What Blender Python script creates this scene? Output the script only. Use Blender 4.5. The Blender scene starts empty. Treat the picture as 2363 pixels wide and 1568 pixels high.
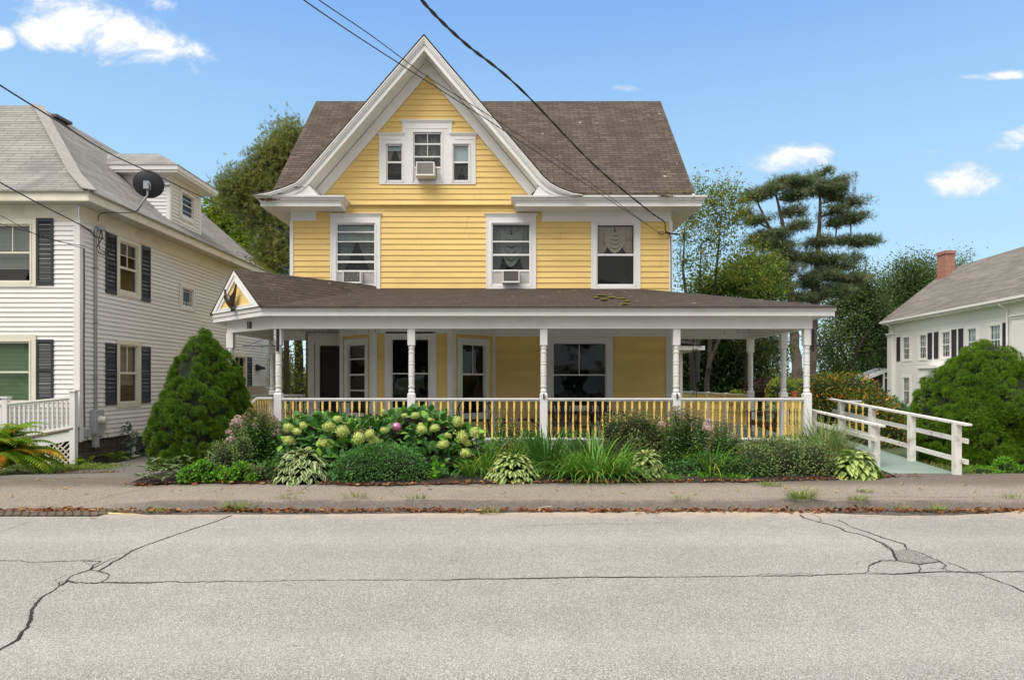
import bpy, math, random
import numpy as np
from mathutils import Vector, Matrix
R = math.radians
random.seed(7)
S = bpy.context.scene
COL = S.collection

# ---------------------------------------------------------------- camera
F = 1575.0            # focal length in photo pixels (photo measured at 2362 px wide)
HC = 1.7              # eye height above the road
cd = bpy.data.cameras.new("camera"); cam = bpy.data.objects.new("camera", cd); COL.objects.link(cam)
cd.sensor_width = 36.0; cd.lens = 36.0 * F / 2362.0
cd.shift_y = 96.0 / 2362.0; cd.clip_end = 3000; cd.clip_start = 0.05
cam.location = (0, 0, HC); cam.rotation_euler = (R(90), 0, 0)
S.camera = cam

# ---------------------------------------------------------------- light
SUN_EL, SUN_AZ = 56.0, 220.0     # azimuth measured clockwise from +Y
S.view_settings.view_transform = 'Standard'; S.view_settings.look = 'None'
S.view_settings.exposure = 0.82; S.view_settings.gamma = 1.0
sd = bpy.data.lights.new("sun", 'SUN'); sun = bpy.data.objects.new("sun", sd); COL.objects.link(sun)
sd.energy = 2.0; sd.angle = R(42); sd.color = (1.0, 0.945, 0.86)
az = R(SUN_AZ); el = R(SUN_EL)
sdir = Vector((math.sin(az) * math.cos(el), math.cos(az) * math.cos(el), math.sin(el)))
sun.rotation_euler = sdir.to_track_quat('Z', 'Y').to_euler()

W = bpy.data.worlds.new("World"); S.world = W; W.use_nodes = True

def _nt(nt):
    """tiny node helper: n(type, inputs..) -> node"""
    def n(t, props=None, **ins):
        nd = nt.nodes.new(t)
        for k, v in (props or {}).items(): setattr(nd, k, v)
        for k, v in ins.items():
            key = int(k[1:]) if k[0] == 'i' and k[1:].isdigit() else k.replace('_', ' ')
            s = nd.inputs[key]
            if isinstance(v, bpy.types.NodeSocket): nt.links.new(v, s)
            elif isinstance(v, bpy.types.Node): nt.links.new(v.outputs[0], s)
            else:
                if s.type == 'RGBA' and hasattr(v, '__len__') and len(v) == 3: v = (*v, 1)
                s.default_value = v
        return nd
    def m(op, a, b=0.0, c=None, clamp=False):
        kw = dict(i0=a, i1=b)
        if c is not None: kw['i2'] = c
        return n('ShaderNodeMath', dict(operation=op, use_clamp=clamp), **kw).outputs[0]
    def mix(f, a, b, bt='MIX'):
        nd = n('ShaderNodeMix', dict(data_type='RGBA', blend_type=bt))
        for i, v in ((0, f), (6, a), (7, b)):
            s = nd.inputs[i]
            if isinstance(v, bpy.types.NodeSocket): nt.links.new(v, s)
            else:
                if i > 0 and hasattr(v, '__len__') and len(v) == 3: v = (*v, 1)
                s.default_value = v
        return nd.outputs[2]
    def ramp(v, a, b, lo=0.0, hi=1.0, smooth=True):
        nd = n('ShaderNodeMapRange', dict(interpolation_type='SMOOTHSTEP' if smooth else 'LINEAR'),
               Value=v, From_Min=a, From_Max=b, To_Min=lo, To_Max=hi)
        return nd.outputs[0]
    return n, m, mix, ramp

nt = W.node_tree; nt.nodes.clear()
n, m, mix, ramp = _nt(nt)
sky = n('ShaderNodeTexSky', dict(sky_type='NISHITA', sun_disc=False, sun_elevation=R(SUN_EL), sun_rotation=R(SUN_AZ),
                                 air_density=1.0, dust_density=0.6, ozone_density=2.0, altitude=0))
tc = n('ShaderNodeTexCoord'); D3 = tc.outputs['Generated']
sx = n('ShaderNodeSeparateXYZ', Vector=D3)
dx, dy, dz = sx.outputs[0], sx.outputs[1], sx.outputs[2]
dys = m('MAXIMUM', dy, 0.05)
ca = m('DIVIDE', dx, dys); cb = m('DIVIDE', dz, dys)
cv = n('ShaderNodeCombineXYZ', X=ca, Y=m('MULTIPLY', cb, 1.7), Z=0.0)
nz1 = n('ShaderNodeTexNoise', dict(normalize=True), Vector=cv, Scale=7.5, Detail=8.0, Roughness=0.62, Distortion=0.35).outputs[0]
front = ramp(dy, 0.1, 0.3)
tot = None
# fair weather clouds standing over the houses: azimuth / height tangents, half sizes, tilt, strength
for (px, py, rx, ry, tilt, st) in [(205, 62, 160, 78, -14, 1.0), (370, 118, 115, 46, -14, .95), (-10, 88, 40, 26, 0, .9),
        (1795, 376, 105, 34, 9, 1.0), (2290, 420, 125, 44, 0, 1.05), (2330, 330, 75, 26, 12, .8), (2320, 173, 85, 10, 3, .62),
        (1448, 205, 32, 12, 0, .62), (2145, 350, 30, 9, 0, .4), (1700, 428, 22, 10, -40, .4), (330, 2, 90, 22, -8, .6), (2350, 318, 60, 22, 14, .8)]:
    a0 = (px - 1181) / F; b0 = (880 - py) / F
    c_, s_ = math.cos(R(tilt)), math.sin(R(tilt))
    da = m('SUBTRACT', ca, a0); db = m('SUBTRACT', cb, b0)
    u = m('DIVIDE', m('ADD', m('MULTIPLY', da, c_), m('MULTIPLY', db, s_)), rx / F)
    v = m('DIVIDE', m('SUBTRACT', m('MULTIPLY', db, c_), m('MULTIPLY', da, s_)), ry / F)
    r2 = m('ADD', m('MULTIPLY', u, u), m('MULTIPLY', v, v))
    bl = m('MULTIPLY', m('SUBTRACT', 1.0, m('MULTIPLY', r2, 0.5)), st)
    bl = m('MAXIMUM', bl, 0.0)
    tot = bl if tot is None else m('MAXIMUM', tot, bl)
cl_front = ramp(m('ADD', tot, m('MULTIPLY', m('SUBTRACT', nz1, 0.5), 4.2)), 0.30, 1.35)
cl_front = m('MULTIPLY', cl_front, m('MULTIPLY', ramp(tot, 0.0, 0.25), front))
# broken overcast added overhead and all round outside the view, to whiten the light
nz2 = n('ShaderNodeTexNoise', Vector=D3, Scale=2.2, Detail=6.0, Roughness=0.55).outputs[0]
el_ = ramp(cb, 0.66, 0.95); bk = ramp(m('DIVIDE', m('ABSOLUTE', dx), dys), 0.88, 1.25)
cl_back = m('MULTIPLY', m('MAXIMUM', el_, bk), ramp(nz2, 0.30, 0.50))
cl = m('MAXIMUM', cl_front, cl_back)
# clear air: pale cyan low down deepening upward, laid over the physical sky
g1 = mix(ramp(dz, 0.0, 0.22), (4.1, 5.2, 5.7), (2.5, 4.15, 5.6)); g2 = mix(ramp(dz, 0.2, 0.60), g1, (1.05, 2.35, 5.2))
skyc = mix(0.85, sky.outputs[0], g2)
skyc = n('ShaderNodeVectorMath', dict(operation='SCALE'), i0=skyc, Scale=0.86).outputs[0]
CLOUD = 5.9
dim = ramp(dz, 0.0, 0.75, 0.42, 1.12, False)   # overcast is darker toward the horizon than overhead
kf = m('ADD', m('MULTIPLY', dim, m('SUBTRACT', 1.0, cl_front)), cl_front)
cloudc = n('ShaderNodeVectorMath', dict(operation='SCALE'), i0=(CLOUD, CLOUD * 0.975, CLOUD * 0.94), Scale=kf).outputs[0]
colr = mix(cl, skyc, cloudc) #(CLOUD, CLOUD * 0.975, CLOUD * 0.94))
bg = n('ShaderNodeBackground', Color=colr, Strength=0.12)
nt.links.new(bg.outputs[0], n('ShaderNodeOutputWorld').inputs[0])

# ---------------------------------------------------------------- helpers
def P(x, y, Y):
    """photo measurement (px at 2362 wide) -> world point at its real distance Y"""
    return Vector(((x - 1181) * Y / F, Y, HC + (880 - y) * Y / F))
def PX(x, Y): return (x - 1181) * Y / F
def PZ(y, Y): return HC + (880 - y) * Y / F

def frame(ox, oy, ang):
    """local (u along the wall, d into the wall, z up) -> world"""
    a = R(ang)
    return Matrix(((math.cos(a), -math.sin(a), 0, ox), (math.sin(a), math.cos(a), 0, oy), (0, 0, 1, 0), (0, 0, 0, 1)))
ID = Matrix.Identity(4)

class MB:
    def __init__(s, M=ID): s.v = []; s.f = []; s.mi = []; s.M = M; s.k = 0
    def add(s, vs, fs):
        b = len(s.v)
        s.v += [tuple(s.M @ Vector(p)) for p in vs]
        for f in fs: s.f.append(tuple(b + i for i in f)); s.mi.append(s.k)
    def box(s, x0, x1, y0, y1, z0, z1):
        s.add([(x0,y0,z0),(x1,y0,z0),(x1,y1,z0),(x0,y1,z0),(x0,y0,z1),(x1,y0,z1),(x1,y1,z1),(x0,y1,z1)],
              [(3,2,1,0),(4,5,6,7),(0,1,5,4),(1,2,6,5),(2,3,7,6),(3,0,4,7)])
    def quad(s, *p): s.add(p, [tuple(range(len(p)))])
    def prism(s, pts, d):
        """polygon pts (3d) extruded by vector d"""
        k = len(pts); d = Vector(d)
        vs = [Vector(p) for p in pts] + [Vector(p) + d for p in pts]
        s.add(vs, [tuple(range(k))[::-1], tuple(range(k, 2*k))] + [(i, (i+1) % k, k + (i+1) % k, k + i) for i in range(k)])
    def bar(s, a, b, w, h=None, up=(0, 0, 1)):
        """square bar from a to b"""
        h = h or w; a = Vector(a); b = Vector(b); t = (b - a).normalized(); up = Vector(up)
        x = t.cross(up)
        if x.length < 1e-4: x = t.cross(Vector((0, 1, 0)))
        x.normalize(); y = x.cross(t)
        c = [x*w/2 + y*h/2, -x*w/2 + y*h/2, -x*w/2 - y*h/2, x*w/2 - y*h/2]
        s.add([a + k for k in c] + [b + k for k in c], [(0,1,2,3),(7,6,5,4)] + [(i, 4+i, 4+(i+1) % 4, (i+1) % 4) for i in range(4)])
    def tube(s, pts, r, n=6, r1=None):
        pts = [Vector(p) for p in pts]; N = len(pts); rings = []
        od = (pts[-1]-pts[0]); ref = Vector((0, 1, 0)) if abs(od.z) > .7*od.length else Vector((0, 0, 1))
        for i, p in enumerate(pts):
            t = (pts[min(i+1, N-1)] - pts[max(i-1, 0)]).normalized()
            x = t.cross(ref)
            if x.length < 1e-3: x = t.cross(Vector((1, 0, 0)))
            x.normalize(); y = x.cross(t)
            rr = r if r1 is None else r + (r1 - r) * i / max(1, N - 1)
            rings.append([p + (x * math.cos(2*math.pi*k/n) + y * math.sin(2*math.pi*k/n)) * rr for k in range(n)])
        vs = [q for g in rings for q in g]; fs = []
        for i in range(N - 1):
            for k in range(n): fs.append((i*n+k, i*n+(k+1) % n, (i+1)*n+(k+1) % n, (i+1)*n+k))
        fs += [tuple(range(n))[::-1], tuple(range((N-1)*n, N*n))]
        s.add(vs, fs)
    def lathe(s, cx, cy, prof, n=16):
        vs = []; fs = []
        for (r, z) in prof:
            for k in range(n): a = 2*math.pi*k/n; vs.append((cx + r*math.cos(a), cy + r*math.sin(a), z))
        for i in range(len(prof) - 1):
            for k in range(n): fs.append((i*n+k, i*n+(k+1) % n, (i+1)*n+(k+1) % n, (i+1)*n+k))
        fs += [tuple(range(n))[::-1], tuple(range((len(prof)-1)*n, len(prof)*n))]
        s.add(vs, fs)
    def ball(s, c, r, n=12, m_=8, sq=(1, 1, 1)):
        prof = []
        for i in range(m_ + 1):
            a = math.pi * i / m_; prof.append((max(1e-4, r * math.sin(a)), -r * math.cos(a)))
        vs = []; fs = []
        for (rr, z) in prof:
            for k in range(n): a = 2*math.pi*k/n; vs.append((c[0]+rr*math.cos(a)*sq[0], c[1]+rr*math.sin(a)*sq[1], c[2]+z*sq[2]))
        for i in range(m_):
            for k in range(n): fs.append((i*n+k, i*n+(k+1) % n, (i+1)*n+(k+1) % n, (i+1)*n+k))
        s.add(vs, fs)
    def sweep(s, path, prof, caps=True):
        """mitred sweep along xy path; prof = [(outward, z)], outward = right-hand side of travel"""
        pts = [Vector((p[0], p[1])) for p in path]; N = len(pts); offs = []
        def nrm(a, b): d = (b - a).normalized(); return Vector((d.y, -d.x))
        for i in range(N):
            if i == 0: o = nrm(pts[0], pts[1])
            elif i == N - 1: o = nrm(pts[-2], pts[-1])
            else:
                a, b = nrm(pts[i-1], pts[i]), nrm(pts[i], pts[i+1]); o = (a + b); o = o / max(0.2, o.dot(a))
            offs.append(o)
        k = len(prof); vs = []
        for p, o in zip(pts, offs):
            for (d, z) in prof: vs.append((p.x + o.x*d, p.y + o.y*d, z))
        fs = []
        for i in range(N - 1):
            for j in range(k): fs.append((i*k+j, i*k+(j+1) % k, (i+1)*k+(j+1) % k, (i+1)*k+j))
        if caps: fs += [tuple(range(k)), tuple(range((N-1)*k, N*k))[::-1]]
        s.add(vs, fs)
    def slab(s, pts, t):
        """roof slab: polygon top face with thickness t below"""
        s.prism([Vector(p) - Vector((0, 0, t)) for p in pts], (0, 0, t))
    def build(s, name, mats, parent=None, smooth=False, loc=None):
        me = bpy.data.meshes.new(name)
        vs = s.v
        if loc is not None: vs = [(a-loc[0], b-loc[1], c-loc[2]) for (a, b, c) in vs]
        me.from_pydata(vs, [], s.f)
        if not isinstance(mats, (list, tuple)): mats = [mats]
        for mt in mats: me.materials.append(mt)
        if len(mats) > 1: me.polygons.foreach_set('material_index', s.mi)
        if smooth: me.polygons.foreach_set('use_smooth', [True] * len(s.f))
        me.update()
        o = bpy.data.objects.new(name, me); COL.objects.link(o)
        if loc is not None: o.location = loc
        if parent is not None: o.parent = parent
        return o

def thing(name, label, cat, loc=(0, 0, 0), group=None):
    """empty standing at the thing's base; meshes are authored in world space, so they are offset through the parent inverse"""
    o = bpy.data.objects.new(name, None); COL.objects.link(o); o.empty_display_size = .2
    o.location = loc; o['label'] = label; o['category'] = cat
    if group: o['group'] = group
    return o
def tag(o, label, cat, group=None):
    o['label'] = label; o['category'] = cat
    if group: o['group'] = group
    return o
def part(mb, name, mats, parent, smooth=False, label=None):
    o = mb.build(name, mats, parent, smooth)
    top = parent
    while top.parent is not None: top = top.parent
    if parent is top:
        o.matrix_parent_inverse = Matrix.Translation(-Vector(top.location))
    if label: o['label'] = label
    return o
def struct(o, kind='structure'): o['kind'] = kind; return o

# ---------------------------------------------------------------- materials
def mat(name, col, rough=.6, var=.08, vs=3.0, isl=0.0, bump=0.0, bs=60.0, metal=0.0, spec=.4, stain=0.0, stc=(.2,.18,.14), sts=1.5, trans=0.0, stretch=None):
    mt = bpy.data.materials.new(name); mt.use_nodes = True; t = mt.node_tree; t.nodes.clear(); n, m, mix, ramp = _nt(t)
    tc = n('ShaderNodeTexCoord').outputs['Object']; vec = tc
    if stretch: vec = n('ShaderNodeMapping', Vector=tc, Scale=stretch).outputs[0]
    nz = n('ShaderNodeTexNoise', Vector=vec, Scale=vs, Detail=5.0, Roughness=.6).outputs[0]
    f = ramp(nz, .25, .75, 1 - var, 1 + var, False)
    if isl:
        g = n('ShaderNodeNewGeometry').outputs['Random Per Island']
        f = m('MULTIPLY', f, ramp(g, 0, 1, 1 - isl, 1 + isl, False))
    c = n('ShaderNodeVectorMath', dict(operation='SCALE'), i0=col, Scale=f).outputs[0]
    if stain:
        nz2 = n('ShaderNodeTexNoise', Vector=vec, Scale=sts, Detail=8.0, Roughness=.65).outputs[0]
        c = mix(m('MULTIPLY', ramp(nz2, .5, .72), stain), c, stc)
    b = n('ShaderNodeBsdfPrincipled', Base_Color=c, Roughness=rough, Metallic=metal)
    b.inputs['Specular IOR Level'].default_value = spec
    if bump:
        nb = n('ShaderNodeTexNoise', Vector=vec, Scale=bs, Detail=4.0).outputs[0]
        bp = n('ShaderNodeBump', Strength=min(1, bump), Distance=.01, Height=nb); t.links.new(bp.outputs[0], b.inputs['Normal'])
    out = n('ShaderNodeOutputMaterial')
    if trans:
        tr = n('ShaderNodeBsdfTranslucent', Color=c)
        mx = n('ShaderNodeMixShader', Fac=trans); t.links.new(b.outputs[0], mx.inputs[1]); t.links.new(tr.outputs[0], mx.inputs[2])
        t.links.new(mx.outputs[0], out.inputs[0])
    else: t.links.new(b.outputs[0], out.inputs[0])
    return mt

def leafmat(name, c1, c2, c3=None, rough=.62, trans=.25, spec=.18, p3=.12, ns=2.5):
    """foliage: every leaf (mesh island) takes its own tone between c1 and c2, a few take c3"""
    mt = bpy.data.materials.new(name); mt.use_nodes = True; t = mt.node_tree; t.nodes.clear(); n, m, mix, ramp = _nt(t)
    g = n('ShaderNodeNewGeometry').outputs['Random Per Island']
    tc = n('ShaderNodeTexCoord').outputs['Object']
    nz = n('ShaderNodeTexNoise', Vector=tc, Scale=ns, Detail=2.0).outputs[0]
    f = m('ADD', m('MULTIPLY', g, .55), m('MULTIPLY', ramp(nz, .3, .7), .45))
    c = mix(f, c1, c2)
    if c3 is not None:
        h = m('FRACT', m('MULTIPLY', g, 37.7))
        c = mix(m('GREATER_THAN', h, 1 - p3), c, c3)
    b = n('ShaderNodeBsdfPrincipled', Base_Color=c, Roughness=rough)
    b.inputs['Specular IOR Level'].default_value = spec
    tr = n('ShaderNodeBsdfTranslucent', Color=mix(1.0, c, (1.15, 1.2, .7), 'MULTIPLY'))
    mx = n('ShaderNodeMixShader', Fac=trans); t.links.new(b.outputs[0], mx.inputs[1]); t.links.new(tr.outputs[0], mx.inputs[2])
    t.links.new(mx.outputs[0], n('ShaderNodeOutputMaterial').inputs[0])
    return mt

def shingle(name, c1, c2, mortar, w=.3, h=.127, lich=0.0, stain=.3, stc=(.03,.025,.02), moss=0.0, stk=.5):
    """asphalt shingles laid in courses that follow whichever way the roof faces"""
    mt = bpy.data.materials.new(name); mt.use_nodes = True; t = mt.node_tree; t.nodes.clear(); n, m, mix, ramp = _nt(t)
    tc = n('ShaderNodeTexCoord').outputs['Object']; gn = n('ShaderNodeNewGeometry').outputs['True Normal']
    crs = n('ShaderNodeVectorMath', dict(operation='CROSS_PRODUCT'), i0=gn, i1=(0, 0, 1.0)).outputs[0]
    ln = n('ShaderNodeVectorMath', dict(operation='LENGTH'), i0=crs).outputs['Value']
    tn = n('ShaderNodeVectorMath', dict(operation='NORMALIZE'), i0=crs).outputs[0]
    along = n('ShaderNodeVectorMath', dict(operation='DOT_PRODUCT'), i0=tc, i1=tn).outputs['Value']
    z = n('ShaderNodeSeparateXYZ', Vector=tc).outputs[2]
    up = m('DIVIDE', z, m('MAXIMUM', ln, .05))
    wob = n('ShaderNodeTexNoise', Vector=tc, Scale=1.3, Detail=2.0).outputs[0]
    upw = m('ADD', up, m('MULTIPLY', m('SUBTRACT', wob, .5), .035))
    vec = n('ShaderNodeCombineXYZ', X=along, Y=upw, Z=0.0).outputs[0]
    br = n('ShaderNodeTexBrick', dict(offset=.5, squash=1.0), Vector=vec, Color1=c1, Color2=c2, Mortar=mortar, Scale=1.0,
           Mortar_Size=.007, Mortar_Smooth=.25, Bias=0.0, Brick_Width=w, Row_Height=h)
    c = br.outputs[0]
    # butt shadow: the lower edge of each course is darker, painting in the shadow of the thick tabs
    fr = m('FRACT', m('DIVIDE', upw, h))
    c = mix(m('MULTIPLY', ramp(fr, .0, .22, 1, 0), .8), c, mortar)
    n1 = n('ShaderNodeTexNoise', Vector=vec, Scale=1.1, Detail=6.0, Roughness=.6).outputs[0]
    sv = n('ShaderNodeMapping', Vector=vec, Scale=(3.0, .35, 1)).outputs[0]
    n2 = n('ShaderNodeTexNoise', Vector=sv, Scale=1.0, Detail=5.0, Roughness=.6).outputs[0]
    c = mix(m('MULTIPLY', ramp(n1, .45, .75), stain), c, stc)
    c = mix(m('MULTIPLY', ramp(n2, .45, .75), stain * stk), c, stc)
    n3 = n('ShaderNodeTexNoise', Vector=vec, Scale=.8, Detail=7.0, Roughness=.7).outputs[0]
    if lich: c = mix(m('MULTIPLY', ramp(n3, .56, .74), .35), c, (.10, .10, .05))
    gr = n('ShaderNodeTexNoise', Vector=tc, Scale=90.0, Detail=2.0).outputs[0]
    c = n('ShaderNodeVectorMath', dict(operation='SCALE'), i0=c, Scale=ramp(gr, .3, .7, .8, 1.2, False)).outputs[0]
    if lich:
        vo = n('ShaderNodeTexVoronoi', Vector=vec, Scale=2.6, Randomness=1.0)
        rnd = n('ShaderNodeSeparateXYZ', Vector=vo.outputs['Color']).outputs[0]
        rad = m('MULTIPLY', m('MAXIMUM', m('SUBTRACT', rnd, .45), 0), .22)
        c = mix(m('MULTIPLY', m('LESS_THAN', vo.outputs['Distance'], rad), lich), c, (.36, .34, .25))
        vo = n('ShaderNodeTexVoronoi', Vector=vec, Scale=7.0, Randomness=1.0)
        rnd = n('ShaderNodeSeparateXYZ', Vector=vo.outputs['Color']).outputs[0]
        rad = m('MULTIPLY', m('MAXIMUM', m('SUBTRACT', rnd, .72), 0), .55)
        c = mix(m('MULTIPLY', m('LESS_THAN', vo.outputs['Distance'], rad), lich * .8), c, (.30, .27, .19))
    b = n('ShaderNodeBsdfPrincipled', Base_Color=c, Roughness=.9)
    b.inputs['Specular IOR Level'].default_value = .2
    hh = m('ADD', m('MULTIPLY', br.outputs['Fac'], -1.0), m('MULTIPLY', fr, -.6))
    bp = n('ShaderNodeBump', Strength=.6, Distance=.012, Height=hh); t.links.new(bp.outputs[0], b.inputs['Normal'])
    t.links.new(b.outputs[0], n('ShaderNodeOutputMaterial').inputs[0])
    return mt

def glassmat(name, refl=.09, tint=(.75, .8, .8)):
    mt = bpy.data.materials.new(name); mt.use_nodes = True; t = mt.node_tree; t.nodes.clear(); n, m, mix, ramp = _nt(t)
    tc = n('ShaderNodeTexCoord').outputs['Object']
    nb = n('ShaderNodeTexNoise', Vector=tc, Scale=2.2, Detail=1.0).outputs[0]
    bp = n('ShaderNodeBump', Strength=.35, Distance=.02, Height=nb)
    lw = n('ShaderNodeLayerWeight', Blend=.25)
    g = n('ShaderNodeBsdfGlossy', Color=(1, 1, 1), Roughness=.015, Normal=bp.outputs[0])
    tr = n('ShaderNodeBsdfTransparent', Color=tint)
    fac = m('ADD', refl, m('MULTIPLY', lw.outputs['Fresnel'], .35), clamp=True)
    mx = n('ShaderNodeMixShader', Fac=fac); t.links.new(tr.outputs[0], mx.inputs[1]); t.links.new(g.outputs[0], mx.inputs[2])
    t.links.new(mx.outputs[0], n('ShaderNodeOutputMaterial').inputs[0])
    return mt

def asphalt(name, base, light, dark, scale=120., stain=.25, bump=.5, patch=1.0, extra=None):
    """crushed stone in bitumen"""
    mt = bpy.data.materials.new(name); mt.use_nodes = True; t = mt.node_tree; t.nodes.clear(); n, m, mix, ramp = _nt(t)
    tc = n('ShaderNodeTexCoord').outputs['Object']
    vo = n('ShaderNodeTexVoronoi', Vector=tc, Scale=scale, Randomness=1.0)
    sep = n('ShaderNodeSeparateXYZ', Vector=vo.outputs['Color'])
    r1, r2 = sep.outputs[0], sep.outputs[1]
    c = mix(ramp(r1, .15, .95, 0, 1, False), dark, base)
    c = mix(m('MULTIPLY', m('GREATER_THAN', r2, .68), .75), c, light)
    c = mix(m('MULTIPLY', m('LESS_THAN', r2, .12), .6), c, (base[0]*.95, base[1]*.72, base[2]*.55))
    edge = ramp(vo.outputs['Distance'], .25, .75)
    c = mix(m('MULTIPLY', edge, .45), c, dark)
    b1 = n('ShaderNodeTexNoise', Vector=tc, Scale=.45, Detail=5.0, Roughness=.6).outputs[0]
    b2 = n('ShaderNodeTexNoise', Vector=tc, Scale=3.5, Detail=6.0, Roughness=.65).outputs[0]
    k = m('MULTIPLY', ramp(b1, .3, .7, 1 - .10*patch, 1 + .08*patch, False), ramp(b2, .3, .7, .93, 1.06, False))
    c = n('ShaderNodeVectorMath', dict(operation='SCALE'), i0=c, Scale=k).outputs[0]
    c = mix(m('MULTIPLY', ramp(b2, .58, .78), stain), c, dark)
    if extra: c = extra(n, m, mix, ramp, tc, c, b1, b2)
    b = n('ShaderNodeBsdfPrincipled', Base_Color=c, Roughness=.85)
    b.inputs['Specular IOR Level'].default_value = .25
    bp = n('ShaderNodeBump', Strength=bump, Distance=.004, Height=m('SUBTRACT', 1.0, vo.outputs['Distance'])); t.links.new(bp.outputs[0], b.inputs['Normal'])
    t.links.new(b.outputs[0], n('ShaderNodeOutputMaterial').inputs[0])
    return mt

def brickmat(name, c1, c2, mo, w, h, ms=.01, rot=False, wob=0.0, bump=.6):
    mt = bpy.data.materials.new(name); mt.use_nodes = True; t = mt.node_tree; t.nodes.clear(); n, m, mix, ramp = _nt(t)
    tc = n('ShaderNodeTexCoord').outputs['Object']; s = n('ShaderNodeSeparateXYZ', Vector=tc)
    al = m('ADD', s.outputs[0], s.outputs[1]); z = s.outputs[2]
    if wob:
        nw = n('ShaderNodeTexNoise', Vector=tc, Scale=2.5, Detail=3.0)
        z = m('ADD', z, m('MULTIPLY', m('SUBTRACT', nw.outputs[0], .5), wob)); al = m('ADD', al, m('MULTIPLY', m('SUBTRACT', nw.outputs[0], .5), wob * 2))
    vec = n('ShaderNodeCombineXYZ', X=al, Y=z, Z=0.0).outputs[0]
    br = n('ShaderNodeTexBrick', Vector=vec, Color1=c1, Color2=c2, Mortar=mo, Scale=1.0, Mortar_Size=ms, Mortar_Smooth=.2, Brick_Width=w, Row_Height=h)
    nz = n('ShaderNodeTexNoise', Vector=tc, Scale=6.0, Detail=6.0, Roughness=.7).outputs[0]
    c = n('ShaderNodeVectorMath', dict(operation='SCALE'), i0=br.outputs[0], Scale=ramp(nz, .25, .75, .65, 1.35, False)).outputs[0]
    b = n('ShaderNodeBsdfPrincipled', Base_Color=c, Roughness=.9)
    bp = n('ShaderNodeBump', Strength=bump, Distance=.02, Height=m('ADD', m('MULTIPLY', br.outputs['Fac'], -1.0), m('MULTIPLY', nz, .8))); t.links.new(bp.outputs[0], b.inputs['Normal'])
    t.links.new(b.outputs[0], n('ShaderNodeOutputMaterial').inputs[0])
    return mt

YEL = mat('yellow paint', (.80, .575, .205), .55, .06, 1.2, isl=.05, bump=.25, bs=120, stain=.2, stc=(.55,.36,.12), sts=.9, stretch=(1, 1, 3))
YELB = mat('yellow baluster paint', (.86, .63, .20), .5, .04, 3)
TRIM = mat('white trim paint', (.77, .77, .765), .5, .035, 2.0, bump=.2, bs=40, stain=.22, stc=(.50,.49,.44), sts=2.2)
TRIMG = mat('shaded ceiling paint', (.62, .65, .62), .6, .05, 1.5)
WHSID = mat('white clapboard', (.74, .74, .73), .55, .04, 1.0, isl=.03, bump=.15, bs=90, stain=.15, stc=(.5,.48,.42), sts=.8)
WHSID2 = mat('bright white clapboard', (.86, .845, .81), .55, .03, 1.0, isl=.02)
CREAM = mat('creamy trim', (.70, .665, .56), .55, .06, 1.5, stain=.35, stc=(.38,.35,.24), sts=1.2)
SHUT = mat('slate shutter', (.032, .036, .042), .45, .1, 3)
SHUTB = mat('dark brown shutter', (.05, .042, .045), .5, .1, 3)
DARK = mat('dark interior', (.018, .018, .02), .9, .2, 2)
DOORM = mat('dark stained door', (.018, .011, .010), .35, .2, 4)
GLASS = glassmat('window glass', .035)
GLASSB = glassmat('bright window glass', .08)
SHEER = mat('sheer curtain', (.50, .42, .32), .8, .25, 10, stretch=(6, 6, .6))
SHEER2 = mat('grey sheer curtain', (.20, .20, .19), .8, .35, 12, stretch=(6, 6, .5))
SHADE = mat('white shade', (.62, .68, .70), .7, .04, 3)
GREENB = mat('green blind', (.20, .32, .15), .6, .1, 3)
GREYB = mat('grey blind', (.38, .38, .34), .6, .1, 3)
CONC = mat('concrete', (.32, .31, .29), .85, .15, 3, bump=.4, bs=50, stain=.3)
DECK = mat('grey deck boards', (.20, .21, .205), .7, .2, 2, stretch=(8, .7, 1))
RAMPG = mat('pale green deck paint', (.21, .285, .245), .6, .10, 2.5, isl=.05, stain=.35, stc=(.2,.25,.22), sts=2.0)
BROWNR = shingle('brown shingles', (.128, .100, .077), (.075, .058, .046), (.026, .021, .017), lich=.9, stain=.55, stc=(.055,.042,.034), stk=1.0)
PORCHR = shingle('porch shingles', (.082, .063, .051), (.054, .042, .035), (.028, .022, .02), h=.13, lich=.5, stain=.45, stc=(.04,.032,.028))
GREYR = shingle('grey shingles', (.33, .325, .30), (.245, .24, .225), (.06, .057, .056), h=.135, w=.95, stain=.6, stc=(.14,.13,.13), stk=.9)
GREYR2 = shingle('grey brown shingles', (.25, .225, .195), (.165, .15, .13), (.06, .055, .05), h=.16, w=.9, stain=.3, stc=(.10,.09,.09))
STONE = brickmat('fieldstone', (.10, .085, .07), (.07, .06, .05), (.03, .026, .022), .42, .19, .012, wob=.12)
BRICK = brickmat('red brick', (.40, .11, .065), (.32, .085, .05), (.42, .34, .29), .24, .075, .012)
IRON = mat('black iron', (.012, .012, .013), .45, .1, 5)
WIRE = mat('black cable', (.010, .010, .011), .5, .1, 5)
GALV = mat('galvanised steel', (.32, .34, .36), .4, .1, 6, metal=.5)
METER = mat('grey meter box', (.36, .38, .40), .5, .08, 5)
ACW = mat('conditioner case', (.72, .72, .70), .45, .03, 5)
ACG = mat('conditioner grille', (.12, .115, .11), .6, .2, 9)
ACPAN = mat('accordion panel', (.55, .55, .53), .6, .05, 5)
BRONZE = mat('dark bronze', (.055, .030, .018), .35, .3, 8, spec=.6, metal=.3)
WOODBR = mat('weathered brown wood', (.060, .032, .024), .6, .25, 4, stretch=(6, 6, 1))
WOODRD = mat('reddish brown wood', (.13, .058, .035), .6, .25, 4, stretch=(6, 1, 6))
TERRA = mat('terracotta', (.42, .10, .05), .7, .15, 6)
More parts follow.
